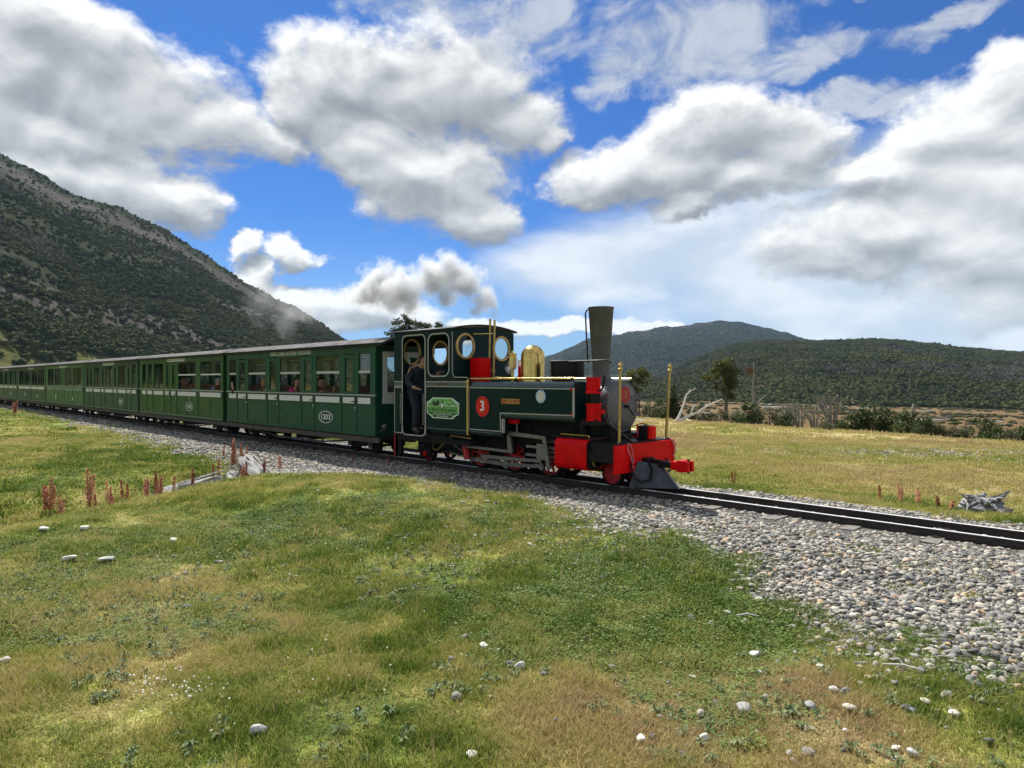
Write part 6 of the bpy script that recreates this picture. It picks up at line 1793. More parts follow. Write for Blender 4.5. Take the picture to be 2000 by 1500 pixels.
DOCK_LIST = [  # x, y, height, kind, label
    (-7.02, 10.31, .62, 3, 'tall rust brown dock stalks farthest left in the ditch row'),
    (-6.70, 10.10, .42, 1, 'shorter rust dock clump just right of the tallest leftmost stalks'),
    (-6.73, 10.85, .66, 1, 'thin tall rust dock stalks with a leggy top, second clump from the left'),
    (-6.50, 10.55, .42, 0, 'low red dock tuft at the foot of the second clump'),
    (-5.95, 10.05, .46, 0, 'red dock stalks standing nearest the camera in the ditch'),
    (-5.75, 9.80, .26, 2, 'single short red dock stalk in front of the nearest clump'),
    (-6.45, 11.35, .46, 0, 'slim red dock pair left of the middle group'),
    (-6.25, 11.60, .40, 7, 'red brown dock pair at the back of the middle group'),
    (-6.02, 11.20, .44, 6, 'three close red dock stalks in the middle of the row'),
    (-5.78, 11.05, .50, 4, 'dark red dock pair left of the white logs'),
    (-5.62, 10.85, .40, 6, 'bushy red dock stalks in front of the white log end'),
    (-5.52, 11.10, .36, 2, 'single red dock stalk touching the left end of the white log'),
    (-5.38, 11.45, .40, 4, 'dark red dock stalk standing behind the white log'),
    (-5.22, 11.95, .52, 0, 'bright red dock stalk alone between the white log and the grey log'),
    (-6.45, 15.2, .38, 2, 'small red dock stalk on the gravel left of the grey log'),
    (-5.86, 14.25, .66, 6, 'tallest bright red dock clump at the upper end of the grey log'),
    (-5.72, 14.50, .52, 1, 'rust dock clump right behind the tallest red clump'),
    (-5.08, 13.0, .50, 5, 'dark red single dock spire in front of the grey log'),
    (-5.02, 12.65, .34, 6, 'short bushy red dock at the foot of the dark spire'),
    (-4.80, 13.2, .34, 4, 'small dark dock pair at the lower end of the grey log'),
    (-4.62, 13.5, .34, 7, 'faded rust dock pair right of the grey log'),
    (-.58, 12.94, .56, 2, 'lone red dock stalk beside the rail under the driving wheels'),
    (-2.51, 13.93, .34, 5, 'dark red dock stalk beside the rail below the cab'),
    (-3.39, 14.52, .26, 5, 'tiny dark dock stalk beside the rail below carriage 1203'),
    (3.83, 11.79, .36, 0, 'red dock stalk beyond the rails just right of the plough'),
    (5.48, 10.13, .30, 2, 'slim rust dock stalk beyond the rails left of the dock pair'),
    (5.74, 10.05, .36, 0, 'red dock pair beyond the rails in the right meadow'),
    (5.95, 9.97, .28, 1, 'pale rust dock clump right of the pair beyond the rails'),
    (6.02, 9.61, .20, 4, 'short dock tuft beyond the rails left of the grey stump'),
    (6.06, 9.40, .16, 6, 'low dock tuft touching the left side of the grey stump'),
    (-24.3, 33.2, .8, 8, 'reddish dock patch by the track at the far left edge'),
]
for x, y, hh, k, lab in DOCK_LIST:
    T = empty('dock_plant', (x, y, gz(x, y) - .01), random.Random(k * 7 + int(x * 10)).uniform(0, 6))
    tag(T, lab, 'plant', 'red seeding dock stalks')
    T.scale = (max(.65, hh * 1.4), max(.65, hh * 1.4), hh)
    obj('stem', DOCKS[k][0], T); obj('seed_head', DOCKS[k][1], T)

# ------------------------------------------------------------------ weathered dead wood
def silver_wood(name, dark=(.10, .098, .095), light=(.52, .51, .48)):
    m, h, p, o = new_mat(name)
    tc = h.new('ShaderNodeTexCoord')
    v = h.vmath('MULTIPLY', tc.outputs['Object'], (2.0, 11, 11))
    n = h.noise(v, 1.6, 6, .65, .3)
    h.link(h.ramp(n, [(.34, dark), (.48, tuple((a + b) / 2 for a, b in zip(dark, light))), (.62, light), (.8, tuple(min(1, c * 1.25) for c in light))]), p.inputs['Base Color'])
    p.inputs['Roughness'].default_value = .85
    b = h.new('ShaderNodeBump'); b.inputs['Strength'].default_value = .8; b.inputs['Distance'].default_value = .02
    h.link(n, b.inputs['Height']); h.link(b.outputs[0], p.inputs['Normal'])
    return m
M_SILVER = silver_wood('silvered_driftwood')
M_GREYLOG = silver_wood('grey_driftwood', (.12, .118, .115), (.33, .325, .31))
M_GREYWOOD = silver_wood('grey_stump_wood', (.06, .06, .062), (.34, .34, .345))
M_WHITEWOOD = silver_wood('bleached_branch', (.34, .33, .31), (.74, .72, .67))

def log_mesh(seed, length, r, mat, splinter=8):
    """split, ribbed log lying along X, with torn ends"""
    rnd = random.Random(seed); b = MB()
    seg = 22; n = 14; v = []; f = []
    ends = [rnd.uniform(.0, .22) for _ in range(seg)]; ends2 = [rnd.uniform(0, .22) for _ in range(seg)]
    rib = [1 - .13 * rnd.random() for _ in range(seg)]
    for i in range(n):
        t = i / (n - 1)
        for k in range(seg):
            a = 2 * math.pi * k / seg
            x = -length / 2 + length * t
            if i == 0: x += ends[k] * length * .4
            if i == n - 1: x -= ends2[k] * length * .5
            rr = r * rib[k] * (1 - .45 * t) * (1 + .16 * math.sin(t * 7 + seed))
            v.append((x, math.cos(a) * rr * 1.1 + .06 * math.sin(t * 4 + seed), math.sin(a) * rr * .75 + r * .25 * math.sin(t * 3)))
    for i in range(n - 1):
        for k in range(seg): f.append((i * seg + k, i * seg + (k + 1) % seg, (i + 1) * seg + (k + 1) % seg, (i + 1) * seg + k))
    f.append(tuple(range(seg - 1, -1, -1))); f.append(tuple((n - 1) * seg + k for k in range(seg)))
    b.add(v, f)
    for q in range(splinter):
        a = rnd.uniform(.2, 2.9); x0 = rnd.uniform(-.5, .2) * length; l = rnd.uniform(.2, .45) * length
        y0, z0 = math.cos(a) * r * 1.02, math.sin(a) * r * .78
        b.tube([(x0, y0, z0), (x0 + l * .5, y0 * .98, z0 + r * .06), (x0 + l, y0 * .9, z0 * .8 + r * .14)], [r * .08, r * .11, r * .015], 5)
    return b.mesh('log', mat, True, 25)
def lay(name, me, x, y, dz, rz, tilt, lab, cat, group=None, roll=0):
    o = obj(name, me, None, (x, y, gz(x, y) + dz), (roll, tilt, rz)); tag(o, lab, cat, group); return o
lay('fallen_log', log_mesh(1, 1.0, .17, M_SILVER, 10), -5.50, 11.75, .06, R(28), R(-14), 'white splintered log lying in the ditch among the red stalks', 'log')
lay('fallen_log', log_mesh(2, .42, .10, M_SILVER, 6), -5.02, 12.25, .06, R(-48), R(22), 'short white splintered log end sticking out of the ditch bank', 'log')
lay('fallen_log', log_mesh(3, 2.05, .21, M_GREYLOG, 14), -5.05, 13.55, .05, R(-56), R(9), 'long grey weathered log sloping down from the gravel', 'log')
lay('fallen_log', log_mesh(4, .5, .08, M_SILVER, 5), -5.72, 11.25, .04, R(60), R(10), 'small white log piece at the left end of the white log', 'log')

def stump(x, y, s, lab, seed=9):
    T = empty('tree_stump', (x, y, gz(x, y)), 0); tag(T, lab, 'stump')
    rnd = random.Random(seed)
    core = MB(); core.lathe([(0, -.1), (.30, -.08), (.34, .10), (.22, .18), (.10, .22), (0, .22)], 14); m_ = core.mesh('root_core', M_GREYWOOD, True, 30)
    for v in m_.vertices: v.co += Vector((mnoise.noise(v.co * 5) * .12, mnoise.noise(v.co * 5 + Vector((9, 0, 0))) * .12, mnoise.noise(v.co * 6 + Vector((0, 7, 0))) * .10))
    o = obj('root_core', m_, T); o.scale = (s, s, s)
    for k in range(70):
        a = rnd.uniform(0, 6.28); l = rnd.uniform(.10, .26); e = rnd.uniform(-.2, .8)
        p0 = Vector((math.cos(a) * .12, math.sin(a) * .12, rnd.uniform(.02, .24))); d = Vector((math.cos(a) * math.cos(e), math.sin(a) * math.cos(e), math.sin(e)))
        w1 = rnd.uniform(.02, .06); u_ = d.cross(Vector((rnd.gauss(0, .4), rnd.gauss(0, .4), 1))).normalized(); w_ = u_.cross(d)
        b = MB(); pts = [p0, p0 + d * l * .5 + w_ * rnd.uniform(-.05, .05), p0 + d * l + w_ * rnd.uniform(-.1, .06)]
        v = []
        for q, (ww, tt) in enumerate(((w1, w1 * .6), (w1 * .9, w1 * .4), (w1 * .15, .005))):
            c = pts[q]; v += [c + u_ * ww + w_ * tt, c - u_ * ww + w_ * tt, c - u_ * ww - w_ * tt, c + u_ * ww - w_ * tt]
        f = [(0, 1, 2, 3), (11, 10, 9, 8)]
        for q in (0, 4):
            for j in range(4): f.append((q + j, q + (j + 1) % 4, q + 4 + (j + 1) % 4, q + 4 + j))
        b.add([tuple(q) for q in v], f); o = b.build('root', M_GREYWOOD, T, smooth=False); o.scale = (s, s, s)
stump(6.48, 9.35, .92, 'grey uprooted stump with jagged roots beside the track at the right edge')

# bleached fallen tree beyond the meadow
def dead_tree():
    x, y = 8.05, 32.8
    T = empty('dead_tree', (x, y, gz(x, y)), 0); tag(T, 'bleached white fallen tree with two bare forking limbs at the meadow edge', 'dead tree')
    k = .0246
    def P(px, py, dy=0): return ((px - 1322) * k, dy, (826 - py) * k)
    b = MB(); b.tube([P(1319, 827), P(1320, 820), P(1326.7, 807, .1), P(1333, 793, .2), P(1339, 775, .3), P(1346.7, 767, .3), P(1359, 761, .4)], [.08, .075, .055, .042, .036, .026, .010], 8)
    o = b.build('limb', M_WHITEWOOD, T)
    for a in ([P(1346.7, 767, .3), P(1346.2, 760, .3)], [P(1341, 772, .3), P(1344, 764, .2)], [P(1333, 793, .2), P(1330, 788, .1)]): MB().tube(a, [.02, .006], 5).build('twig', M_WHITEWOOD, o)
    b = MB(); b.tube([P(1323, 827), P(1324.7, 824), P(1341, 814, -.1), P(1358.7, 807, -.2), P(1374.7, 795, -.2), P(1386.7, 789, -.3), P(1401, 782.7, -.3), P(1406, 786, -.3)], [.08, .085, .075, .062, .046, .034, .022, .008], 8)
    o = b.build('limb', M_WHITEWOOD, T)
    for a, r in (([P(1358.7, 807, -.2), P(1376, 808.5, -.4), P(1381, 804, -.5)], [.05, .035, .015]), ([P(1342, 813, -.1), P(1346, 800, -.2), P(1351, 791, -.2)], [.03, .025, .012]), ([P(1346, 804, -.1), P(1354.5, 793, 0)], [.025, .010]), ([P(1379, 792, -.2), P(1380, 786, -.1)], [.02, .006]), ([P(1392, 786, -.3), P(1393, 782, -.3)], [.02, .006]), ([P(1374, 795, -.2), P(1373, 790, -.1)], [.02, .006]), ([P(1401, 783, -.3), P(1402, 780, -.3)], [.02, .006])):
        MB().tube(a, r, 5).build('twig', M_WHITEWOOD, o)
    MB().tube([P(1340, 823, .3), P(1350, 828, -.8)], [.04, .02], 5).build('branch', M_WHITEWOOD, T)
    MB().tube([P(1312, 826, .2), P(1317, 823.5, 0), P(1322, 825, 0)], [.02, .05, .05], 6).build('branch', M_WHITEWOOD, T)
dead_tree()

def twig_heap(x, y, s, lab, seed, mat=None, n=16):
    T = empty('dead_branches', (x, y, gz(x, y)), 0); tag(T, lab, 'dead branches')
    rnd = random.Random(seed)
    for k in range(n):
        a = rnd.uniform(0, 6.28); l = rnd.uniform(.5, 1) * s; p0 = Vector((rnd.uniform(-.5, .5) * s, rnd.uniform(-.3, .3) * s, 0)); d = Vector((math.cos(a), math.sin(a) * .5, rnd.uniform(.1, .8))).normalized()
        MB().tube([p0, p0 + d * l * .5 + Vector((0, 0, rnd.uniform(-.05, .1))) * s, p0 + d * l], [.035 * s, .028 * s, .008 * s], 5).build('branch', mat or M_WHITEWOOD, T)
twig_heap(6.05, 33.0, .55, 'low tangle of pale dead branches seen just behind the smokebox', 4)
rl = random.Random(12)
for k in range(12):
    az = R(rl.uniform(19, 37)); D = rl.uniform(110, 330); x, y = D * math.sin(az), D * math.cos(az)
    o = lay('fallen_tree', log_mesh(40 + k % 3, rl.uniform(3, 8), .22, M_WHITEWOOD, 2) if k < 3 else bpy.data.objects[['fallen_tree', 'fallen_tree.001', 'fallen_tree.002'][k % 3]].data, x, y, .12, R(rl.uniform(-25, 25)), 0, 'pale fallen trunk lying on the brown bog', 'log', 'pale trunks fallen on the bog')

# ------------------------------------------------------------------ trees and shrubs with real leaves
def leafmat(name, stops):
    m, h, p, o = new_mat(name)
    g = h.new('ShaderNodeNewGeometry'); tc = h.new('ShaderNodeTexCoord')
    n = h.noise(tc.outputs['Object'], 1.7, 4, .7); r = g.outputs['Random Per Island']
    c = h.ramp(h.math('ADD', h.math('MULTIPLY', n, .65), h.math('MULTIPLY', r, .35)), stops)
    h.link(c, p.inputs['Base Color']); p.inputs['Roughness'].default_value = .7; p.inputs['Specular IOR Level'].default_value = .2
    tr = h.new('ShaderNodeBsdfTranslucent'); h.link(c, tr.inputs[0]); mx = h.new('ShaderNodeMixShader'); mx.inputs[0].default_value = .3
    h.link(p.outputs[0], mx.inputs[1]); h.link(tr.outputs[0], mx.inputs[2]); h.link(mx.outputs[0], o.inputs[0])
    return m
LM_DARK = leafmat('beech_leaf_dark', [(.3, (.016, .026, .009)), (.5, (.034, .052, .014)), (.7, (.058, .076, .022)), (.85, (.085, .095, .030))])
LM_OLIVE = leafmat('beech_leaf_olive', [(.3, (.034, .044, .010)), (.5, (.082, .096, .018)), (.7, (.145, .15, .032)), (.85, (.18, .165, .045))])
LM_GREY = leafmat('shrub_leaf_grey_green', [(.3, (.065, .072, .042)), (.5, (.12, .125, .070)), (.7, (.18, .175, .10)), (.85, (.22, .19, .11))])
LM_SHRUB = leafmat('shrub_leaf_green', [(.3, (.030, .048, .018)), (.5, (.060, .088, .028)), (.7, (.10, .125, .042)), (.85, (.14, .15, .06))])
LM_RUST = leafmat('leaf_rust', [(.3, (.08, .035, .015)), (.6, (.15, .07, .025)), (.85, (.20, .11, .04))])
BARK = pm('tree_bark', (.11, .095, .08), .9, var=.35, scale=4, bump=.8, bscale=14)
BARKG = pm('grey_dead_bark', (.24, .23, .21), .9, var=.3, scale=4, bump=.6, bscale=14)

def foliage(seed, blobs, n, leaf, mat, name='crown'):
    """n leaf faces spread through a few overlapping masses, thicker near their surfaces"""
    rnd = random.Random(seed); v = []; f = []
    tot = sum(b[3] * b[4] * b[5] for b in blobs)
    for cx, cy_, cz, rx, ry, rz_ in blobs:
        sub = []
        for q in range(7):
            d = Vector((rnd.gauss(0, 1), rnd.gauss(0, 1), rnd.gauss(0, 1))).normalized(); sub.append(d * rnd.uniform(.45, .95))
        for k in range(int(n * rx * ry * rz_ / tot)):
            c0 = sub[rnd.randrange(7)]; d = Vector((rnd.gauss(0, 1), rnd.gauss(0, 1), rnd.gauss(0, 1))).normalized()
            q = c0 + d * (.52 * rnd.random() ** .45)
            c = Vector((cx + q.x * rx, cy_ + q.y * ry, cz + q.z * rz_))
            s = leaf * rnd.uniform(.6, 1.5); d1 = Vector((rnd.gauss(0, 1), rnd.gauss(0, 1), rnd.gauss(0, .6))).normalized() * s; d2 = d1.cross(Vector((rnd.gauss(0, .6), rnd.gauss(0, .6), 1))).normalized() * s * .6
            b = len(v); v += [tuple(c - d1), tuple(c + d2), tuple(c + d1), tuple(c - d2)]; f.append((b, b + 1, b + 2, b + 3))
    me = bpy.data.meshes.new(name); me.from_pydata(v, [], f); me.materials.append(mat)
    return me

def tree(name, x, y, trunk, limbs, blobs, n, leaf, mat, label, bark, seed, cat='tree', group=None, zs=1.0):
    T = empty(name, (x, y, gz(x, y)), 0); tag(T, label, cat, group)
    b = MB(); b.tube([q[0] for q in trunk], [q[1] for q in trunk], 9); t = b.build('trunk', bark, T)
    for l in limbs:
        b = MB(); b.tube([q[0] for q in l], [q[1] for q in l], 6); b.build('limb', bark, t)
    if blobs: obj('crown', foliage(seed, blobs, n, leaf, mat), T)
    T.scale = (1, 1, zs)
    return T
def V3(*a): return tuple(a)
tree('beech_tree', 18.9, 60, [(V3(0, 0, -.2), .24), (V3(-.05, 0, 1.5), .17), (V3(0, 0, 3), .13), (V3(.1, 0, 5), .06)],
     [[(V3(0, 0, 2.3), .08), (V3(-.9, .2, 3.6), .05), (V3(-1.6, .2, 4.6), .02)], [(V3(0, 0, 2.8), .07), (V3(.8, -.2, 4.2), .03)], [(V3(0, 0, 3.2), .06), (V3(-.3, .5, 5.4), .02)]],
     [(.1, 0, 4.9, 1.25, 1.1, 1.0), (-1.2, .1, 4.3, .85, .8, .6), (.7, .1, 4.0, .9, .9, .9), (-.2, 0, 3.3, .9, .8, .8), (.2, 0, 2.6, .6, .6, .6)], 5200, .085, LM_OLIVE, 'olive green beech tree with a leaning wide crown beyond the meadow', BARK, 11)
tree('dead_standing_tree', 21.3, 60, [(V3(.1, 0, -.2), .22), (V3(.05, 0, 1.6), .15), (V3(-.05, 0, 3.4), .10), (V3(0, 0, 5.5), .03)],
     [[(V3(.05, 0, 1.7), .07), (V3(.6, 0, 2.3), .05), (V3(1.2, 0, 2.75), .02)], [(V3(0, 0, 3.3), .05), (V3(.7, 0, 3.5), .02)], [(V3(0, 0, 3.0), .05), (V3(-.5, 0, 3.2), .02)], [(V3(0, 0, 4.2), .04), (V3(-.6, 0, 4.7), .01)], [(V3(0, 0, 4.6), .03), (V3(.4, 0, 5.1), .01)]],
     [(-.35, 0, 4.7, .5, .4, .6), (.5, 0, 3.45, .5, .3, .15)], 260, .07, LM_RUST, 'tall bare grey dead tree with one forked arm right of the beech', BARKG, 12, 'dead tree')
tree('broken_trunk', 35.3, 60, [(V3(0, 0, -.2), .17), (V3(.03, 0, 1.2), .14), (V3(.08, 0, 2.25), .12), (V3(.1, 0, 2.4), .05)], [], [], 0, 0, None, 'pale broken trunk standing alone among the shrubs', BARKG, 13, 'dead tree')
tree('leafy_tree', -6.5, 48, [(V3(0, 0, -.2), .22), (V3(.1, 0, 2.5), .15), (V3(0, 0, 4.5), .07)],
     [[(V3(0, 0, 3), .08), (V3(-1.0, 0, 4.6), .04), (V3(-1.5, 0, 5.6), .02)], [(V3(0, 0, 3.4), .07), (V3(1.0, 0, 4.9), .03), (V3(1.6, 0, 5.6), .015)], [(V3(0, 0, 4), .05), (V3(-.3, 0, 5.9), .02)]],
     [(-1.15, 0, 5.35, .75, .7, .55), (-.2, 0, 5.2, .8, .7, .38), (.75, 0, 5.15, .7, .7, .32), (1.45, 0, 5.4, .45, .5, .32), (-1.8, 0, 4.9, .5, .5, .3), (-1.1, 0, 5.9, .35, .4, .2)], 2000, .085, LM_DARK, 'dark leafy tree top showing above the roof behind the cab', BARK, 14, zs=1.11)
tree('beech_tree', 10.9, 60, [(V3(0, 0, -.2), .2), (V3(0, 0, 2), .14), (V3(0, 0, 4), .06)], [[(V3(0, 0, 2.5), .06), (V3(.7, 0, 4), .02)]],
     [(0, 0, 4.2, 1.0, .9, .7), (-.7, 0, 3.7, .7, .7, .5), (.6, 0, 3.6, .7, .7, .5), (0, 0, 3.0, .7, .7, .5)], 2600, .085, LM_OLIVE, 'olive beech tree half hidden behind the smokebox', BARK, 15)

SH = []
def shrub_kinds():
    for k in range(3): SH.append((foliage(700 + k, [(0, 0, .42, .62, .55, .40), (-.42, .1, .30, .42, .4, .28), (.45, -.1, .32, .42, .4, .30), (.1, .1, .70, .35, .3, .22)], 1500, .05, LM_SHRUB, 'foliage'), 'g'))
    for k in range(2): SH.append((foliage(710 + k, [(0, 0, .36, .6, .5, .34), (-.5, 0, .24, .4, .4, .22), (.5, 0, .26, .4, .4, .24)], 1000, .05, LM_GREY, 'foliage'), 's'))
    SH.append((foliage(720, [(0, 0, .8, .42, .42, .75), (0, 0, .4, .55, .5, .4), (.05, 0, 1.35, .22, .22, .35)], 1900, .05, LM_DARK, 'foliage'), 'd'))
    SH.append((foliage(721, [(0, 0, .7, .5, .5, .5)], 170, .05, LM_GREY, 'foliage'), 't'))
shrub_kinds()
def stems_mesh(seed, n, h_, spread, bark):
    rnd = random.Random(seed); b = MB()
    for k in range(n):
        a = rnd.uniform(0, 6.28); r = rnd.uniform(.1, 1) * spread
        p1 = Vector((math.cos(a) * r * .5, math.sin(a) * r * .5, h_ * .5)); p2 = Vector((math.cos(a) * r, math.sin(a) * r, h_ * rnd.uniform(.7, 1)))
        b.tube([(math.cos(a) * .05, math.sin(a) * .05, -.05), p1, p2], [.022, .016, .005], 5)
        if n > 8:
            q = p1.lerp(p2, .5); b.tube([q, q + Vector((rnd.uniform(-.2, .2), rnd.uniform(-.2, .2), .25 * h_))], [.010, .004], 4)
    return b.mesh('stems', bark)
ST_A = stems_mesh(1, 7, .7, .4, BARK); ST_B = stems_mesh(2, 22, 1.15, .55, BARKG)
SHRUBS = [  # px across (photo, 2000 wide), metres behind the meadow edge, size, kind, label
    (1316, 6, 1.15, 5, 'dark conifer like bush right behind the white fallen tree'),
    (1296, 9, .9, 0, 'green bush left of the dark conifer like bush, behind the brass pole'),
    (1268, 7, .75, 3, 'grey green shrub seen between the smokebox and the right brass pole'),
    (1352, 6, .7, 3, 'low grey green shrub under the white fallen limbs'),
    (1378, 7, .75, 4, 'low grey shrub left of the beech trunk'),
    (1408, 8, .7, 3, 'grey green shrub at the foot of the beech tree'),
    (1440, 9, .75, 4, 'grey shrub between the beech and the dead tree'),
    (1466, 8, 1.0, 0, 'dark green bush at the foot of the tall dead tree'),
    (1503, 9, .9, 3, 'sage coloured shrub just right of the tall dead tree'),
    (1532, 8, .75, 1, 'small green shrub right of the sage shrub'),
    (1562, 9, 1.25, 6, 'bare grey twiggy bush in the middle of the shrub row'),
    (1592, 10, 1.2, 6, 'second bare twiggy bush right of the first'),
    (1612, 8, .65, 4, 'low grey shrub under the second twiggy bush'),
    (1640, 9, .8, 3, 'sage shrub left of the big green bushes'),
    (1672, 9, .9, 0, 'round green bush at the left of the big green bushes'),
    (1706, 9, 1.3, 1, 'largest dark green bush in the shrub row'),
    (1744, 9, 1.15, 2, 'wide green bush right of the largest bush'),
    (1776, 8, 1.1, 0, 'green bush below the pale broken trunk'),
    (1806, 7, .95, 1, 'green bush just right of the pale broken trunk'),
    (1832, 7, .8, 3, 'pale grey green shrub with light tips right of the green bushes'),
    (1856, 8, .85, 4, 'low sage shrub near the right part of the row'),
    (1886, 8, .75, 3, 'low pale shrub left of the dark round bush'),
    (1918, 10, 1.1, 2, 'dark round bush standing farther out near the right edge'),
    (1942, 7, .75, 0, 'low green bush before the dark round bush'),
    (1972, 7, .85, 4, 'grey green shrub near the right edge of the photo'),
    (1995, 8, .95, 1, 'dark green bush cut by the right edge of the photo'),
    (2040, 8, 1.0, 3, 'sage shrub just outside the right edge'),
    (1546, 30, 1.2, 6, 'bare grey thicket on the bog behind the shrub row'),
    (1625, 34, 1.6, 6, 'dark bare shrub on the bog between the twiggy bushes and big bushes'),
]
for px, back, sz, k, lab in SHRUBS:
    t = (px - 1000) / 1330
    D = 25.0 / (.825 * t + .567) + back            # where this direction crosses the meadow edge, plus the given depth
    x, y = t * D, D
    T = empty('shrub', (x, y, gz(x, y)), random.Random(px).uniform(0, 6)); tag(T, lab, 'shrub', 'shrubs along the far edge of the meadow')
    q = sz * D / 34; T.scale = (q * 1.05, q * 1.05, q * (.95 if k in (5, 6) else 1.5))
    obj('stems', ST_B if k == 6 else ST_A, T); obj('foliage', SH[k][0], T)

# ------------------------------------------------------------------ stones lying in the turf
def stone_mat(name, lo, hi):
    return pm(name, tuple((a + b) / 2 for a, b in zip(lo, hi)), .8, var=.28, scale=2.5, bump=.5, bscale=9, dirt=.25, dirtcol=(.16, .14, .10))
ST_W = stone_mat('stone_white', (.55, .52, .46), (.72, .70, .64)); ST_G = stone_mat('stone_grey', (.22, .22, .22), (.36, .36, .35)); ST_D = stone_mat('stone_dark', (.07, .07, .078), (.15, .15, .16))
ST_BL = stone_mat('stone_blue_grey', (.13, .15, .19), (.22, .24, .28)); ST_T = stone_mat('stone_tan', (.40, .28, .19), (.52, .38, .27)); ST_P = stone_mat('stone_pale_grey', (.40, .40, .39), (.55, .55, .53))
SK = {}
def stone_me(kind, mat):
    if (kind, mat.name) not in SK: SK[(kind, mat.name)] = pebble_mesh(900 + kind, 3, .38, mat, [.55, .42, .7, .3][kind % 4])
    return SK[(kind, mat.name)]
def put(name, x, y, s, kind, mat, rz, parent=None, lift=.34):
    s = s * 1.12
    o = obj(name, stone_me(kind, mat), parent, (x, y, gz(x, y) + s * lift), (random.Random(int(x * 99)).uniform(-.2, .2), 0, rz)); o.scale = (s, s, s)
    return o
NAMED = [(-3.67, 7.36, .085, 0, ST_W, 'round white stone alone on the green slope near the ditch'), (-4.33, 6.65, .12, 1, ST_W, 'flat white stone farthest left of the pair below the ditch'), (-3.96, 6.65, .12, 3, ST_P, 'thin pale grey slab of stone right of the flat white stone'),
         (-5.42, 7.87, .12, 3, ST_P, 'flat pale stone at the left edge of the ditch slope'), (-4.98, 7.93, .12, 1, ST_W, 'slanting white stone right of the flat pale stone by the ditch'), (-1.28, 3.41, .072, 2, ST_P, 'angular pale grey stone in lush grass at the bottom left'),
         (-2.55, 5.33, .062, 0, ST_BL, 'blue grey stone at the edge of the dry patch on the left'), (.05, 4.13, .066, 2, ST_P, 'pale rounded stone of the touching pair in the lower middle'), (-.01, 4.17, .058, 0, ST_D, 'dark stone touching the pale stone in the lower middle'),
         (-.19, 4.5, .062, 0, ST_W, 'white stone standing alone above the touching pair'), (-.19, 3.18, .06, 1, ST_W, 'white stone at the very bottom middle of the photo'), (.63, 3.33, .048, 0, ST_W, 'white stone in the dry brown grass near the bottom'),
         (.94, 3.33, .058, 2, ST_W, 'knobbly white stone right of the bottom brown patch'), (1.78, 3.58, .066, 0, ST_W, 'large white oval stone in the lower right turf'), (1.80, 3.8, .05, 0, ST_W, 'white stone touching a blue grey one in the lower right turf'), (1.85, 3.77, .058, 2, ST_BL, 'blue grey stone touching a white one in the lower right turf'),
         (2.3, 3.53, .055, 1, ST_W, 'white stone near the lower right corner'), (2.72, 3.99, .045, 2, ST_T, 'orange tan stone in the green turf below the gravel'), (1.23, 3.59, .085, 1, ST_G, 'flat grey stone sunk in the dry brown grass'), (-3.22, 4.32, .06, 0, ST_W, 'white stone cut by the left edge of the photo'), (1.54, 4.32, .068, 1, ST_P, 'pale stone at the top of the brown stony patch')]
for x, y, s, k, m_, lab in NAMED:
    tag(put('stone', x, y, s, k, m_, x * 7), lab, 'stone', 'loose stones lying in the turf')
SMALL = [(-3.25, 5.93, .03), (-3.62, 5.13, .035), (-2.02, 6.18, .04), (-1.96, 6.16, .035), (-1.17, 4.08, .024), (-.83, 3.66, .022), (.31, 4.88, .03), (.33, 4.57, .03), (1.3, 3.18, .04), (1.07, 4.02, .04), (.91, 3.96, .03), (1.65, 4.23, .035), (1.87, 4.12, .05), (2.12, 4.14, .035), (1.48, 4.05, .03), (1.57, 3.93, .03), (1.59, 3.61, .055), (2.11, 3.58, .04), (1.47, 3.4, .03), (1.50, 3.4, .03), (1.22, 3.39, .025), (1.66, 3.38, .03), (.93, 3.8, .025), (1.11, 3.66, .025), (.78, 3.58, .025), (1.82, 3.22, .04), (1.87, 3.17, .05), (1.77, 3.13, .04), (-.62, 4.88, .03), (-.09, 4.82, .03), (.57, 4.73, .028), (2.0, 3.9, .03), (1.4, 3.75, .03), (1.7, 3.95, .025), (1.3, 3.9, .028), (2.5, 3.7, .03), (2.4, 4.2, .03), (1.0, 4.4, .03), (.6, 4.2, .025), (.2, 3.6, .022)]
for i, (x, y, s) in enumerate(SMALL):
    put('stone', x, y, s, i, [ST_W, ST_W, ST_P, ST_W, ST_G, ST_BL][i % 6], i * 1.3, ground, .36)
# bleached sticks
for x, y, l, rz, lab in ((-3.3, 3.0, .24, .1, None), (1.75, 5.05, .16, -.1, 'short bleached stick lying in the leafy turf below the gravel'), (2.35, 4.08, .22, -.45, 'thin bleached stick lying across the lower right turf')):
    if lab: tag(obj('stick', MB().tube([(-l / 2, 0, 0), (0, .01, .012), (l / 2, 0, 0)], [.006, .007, .004], 6).mesh('stick', M_WHITEWOOD), None, (x, y, gz(x, y) + .03), (0, 0, rz)), lab, 'stick')

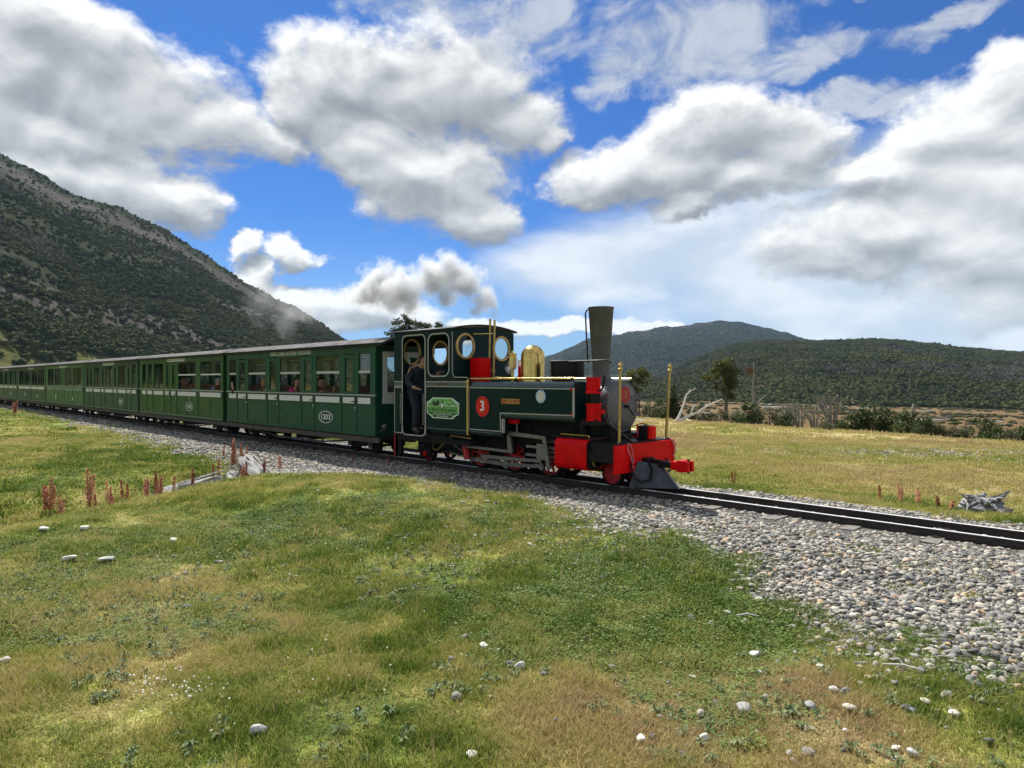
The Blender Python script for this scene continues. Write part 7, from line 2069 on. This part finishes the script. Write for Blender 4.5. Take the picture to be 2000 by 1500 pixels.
# ================================================================== STEAM
def steam(name, blobs, dens, label, nscale=1.6, thr=0.0):
    """a real cloud of steam inside the hull of its puffs; blobs in locomotive coordinates (s, v, w, r)"""
    pts = []
    for s, v, w, r in blobs:
        x, y = xy(s - 9.0, TRK + v); pts.append((Vector((x, y, w)), r))
    org = pts[0][0].copy()
    bm = bmesh.new()
    for p, r in pts:
        ret = bmesh.ops.create_icosphere(bm, subdivisions=2, radius=r * 1.25)
        for v in ret['verts']: v.co += p - org
    ret = bmesh.ops.convex_hull(bm, input=bm.verts)
    bmesh.ops.delete(bm, geom=[g for g in ret['geom_interior'] if isinstance(g, bmesh.types.BMVert)], context='VERTS')
    bmesh.ops.delete(bm, geom=[v for v in bm.verts if not v.link_faces], context='VERTS')
    me = bpy.data.meshes.new(name); bm.to_mesh(me); bm.free()
    m = bpy.data.materials.new(name + '_vapour'); m.use_nodes = True; m.node_tree.nodes.clear(); h = NT(m.node_tree)
    tc = h.new('ShaderNodeTexCoord'); P = tc.outputs['Object']
    wn = h.noise(P, nscale * .9, 2, .5, col=True)
    P2 = h.vmath('ADD', P, h.scale(h.vmath('SUBTRACT', wn, (.5, .5, .5)), .35))
    acc = None
    for p, r in pts:
        q = h.scale(h.vmath('SUBTRACT', P2, tuple(p - org)), 1 / r)
        d = h.math('SUBTRACT', 1.0, h.vmath('LENGTH', q))
        acc = d if acc is None else h.math('MAXIMUM', acc, d)
    n = h.noise(P, nscale, 6, .62)
    f = h.math('ADD', acc, h.math('MULTIPLY', h.math('SUBTRACT', n, .5), 3.0))
    f = h.smooth(f, .0 + thr, .75 + thr)
    pv = h.new('ShaderNodeVolumePrincipled'); pv.inputs['Color'].default_value = (.84, .86, .89, 1); pv.inputs['Anisotropy'].default_value = .2
    h.link(h.math('MULTIPLY', f, dens), pv.inputs['Density'])
    o = h.new('ShaderNodeOutputMaterial'); h.link(pv.outputs[0], o.inputs['Volume'])
    me.materials.append(m)
    ob = obj(name, me, None, org)
    tag(ob, label, 'steam', None, 'stuff')
    m.cycles.homogeneous_volume = False
    return ob
steam('steam', [(-.34, 0, 2.92, .09), (-.50, 0, 3.06, .20), (-.72, 0, 3.24, .34), (-1.15, 0, 3.58, .42), (-1.75, 0, 3.80, .48), (-2.25, 0, 3.74, .46), (-1.85, 0, 3.38, .30), (-3.2, 0, 3.62, .58), (-4.2, .1, 3.85, .58), (-5.0, .2, 3.75, .45)], 7.5, 'white and grey steam plume trailing back from the locomotive whistle pipes', 2.3, .06)
steam('steam_wisp', [(-9.0, .2, 3.3, .45), (-9.4, .2, 3.7, .5), (-8.3, .2, 3.5, .5)], .38, 'thin pale steam wisp drifting just above the roof of carriage 1203', 1.7, .12)
steam('steam_wisp', [(-10.9, .4, 4.0, .7), (-11.4, .4, 4.5, .7), (-9.9, .3, 3.8, .7), (-7.6, .1, 3.4, .6)], .14, 'faint steam veil before the mountainside', 1.1, .10)
steam('steam_puff', [(.12, -.05, 1.88, .11), (.22, .02, 1.98, .12), (.05, .05, 2.0, .08)], 9.0, 'small white steam puff escaping in front of the brass dome', 7.0)
# ================================================================== AIR
def haze():
    m = bpy.data.materials.new('air'); m.use_nodes = True; m.node_tree.nodes.clear(); h = NT(m.node_tree)
    pv = h.new('ShaderNodeVolumePrincipled')
    pv.inputs['Color'].default_value = (.52, .76, 1.0, 1)
    pv.inputs['Density'].default_value = 0.00006
    o = h.new('ShaderNodeOutputMaterial'); h.link(pv.outputs[0], o.inputs['Volume'])
    b = MB().box(-5200, 5200, -5200, 5200, -40, 420)
    me = b.mesh('haze', m, False)
    o = obj('haze', me)
    tag(o, 'thin bluish air over the valley', 'haze', None, 'stuff')
haze()
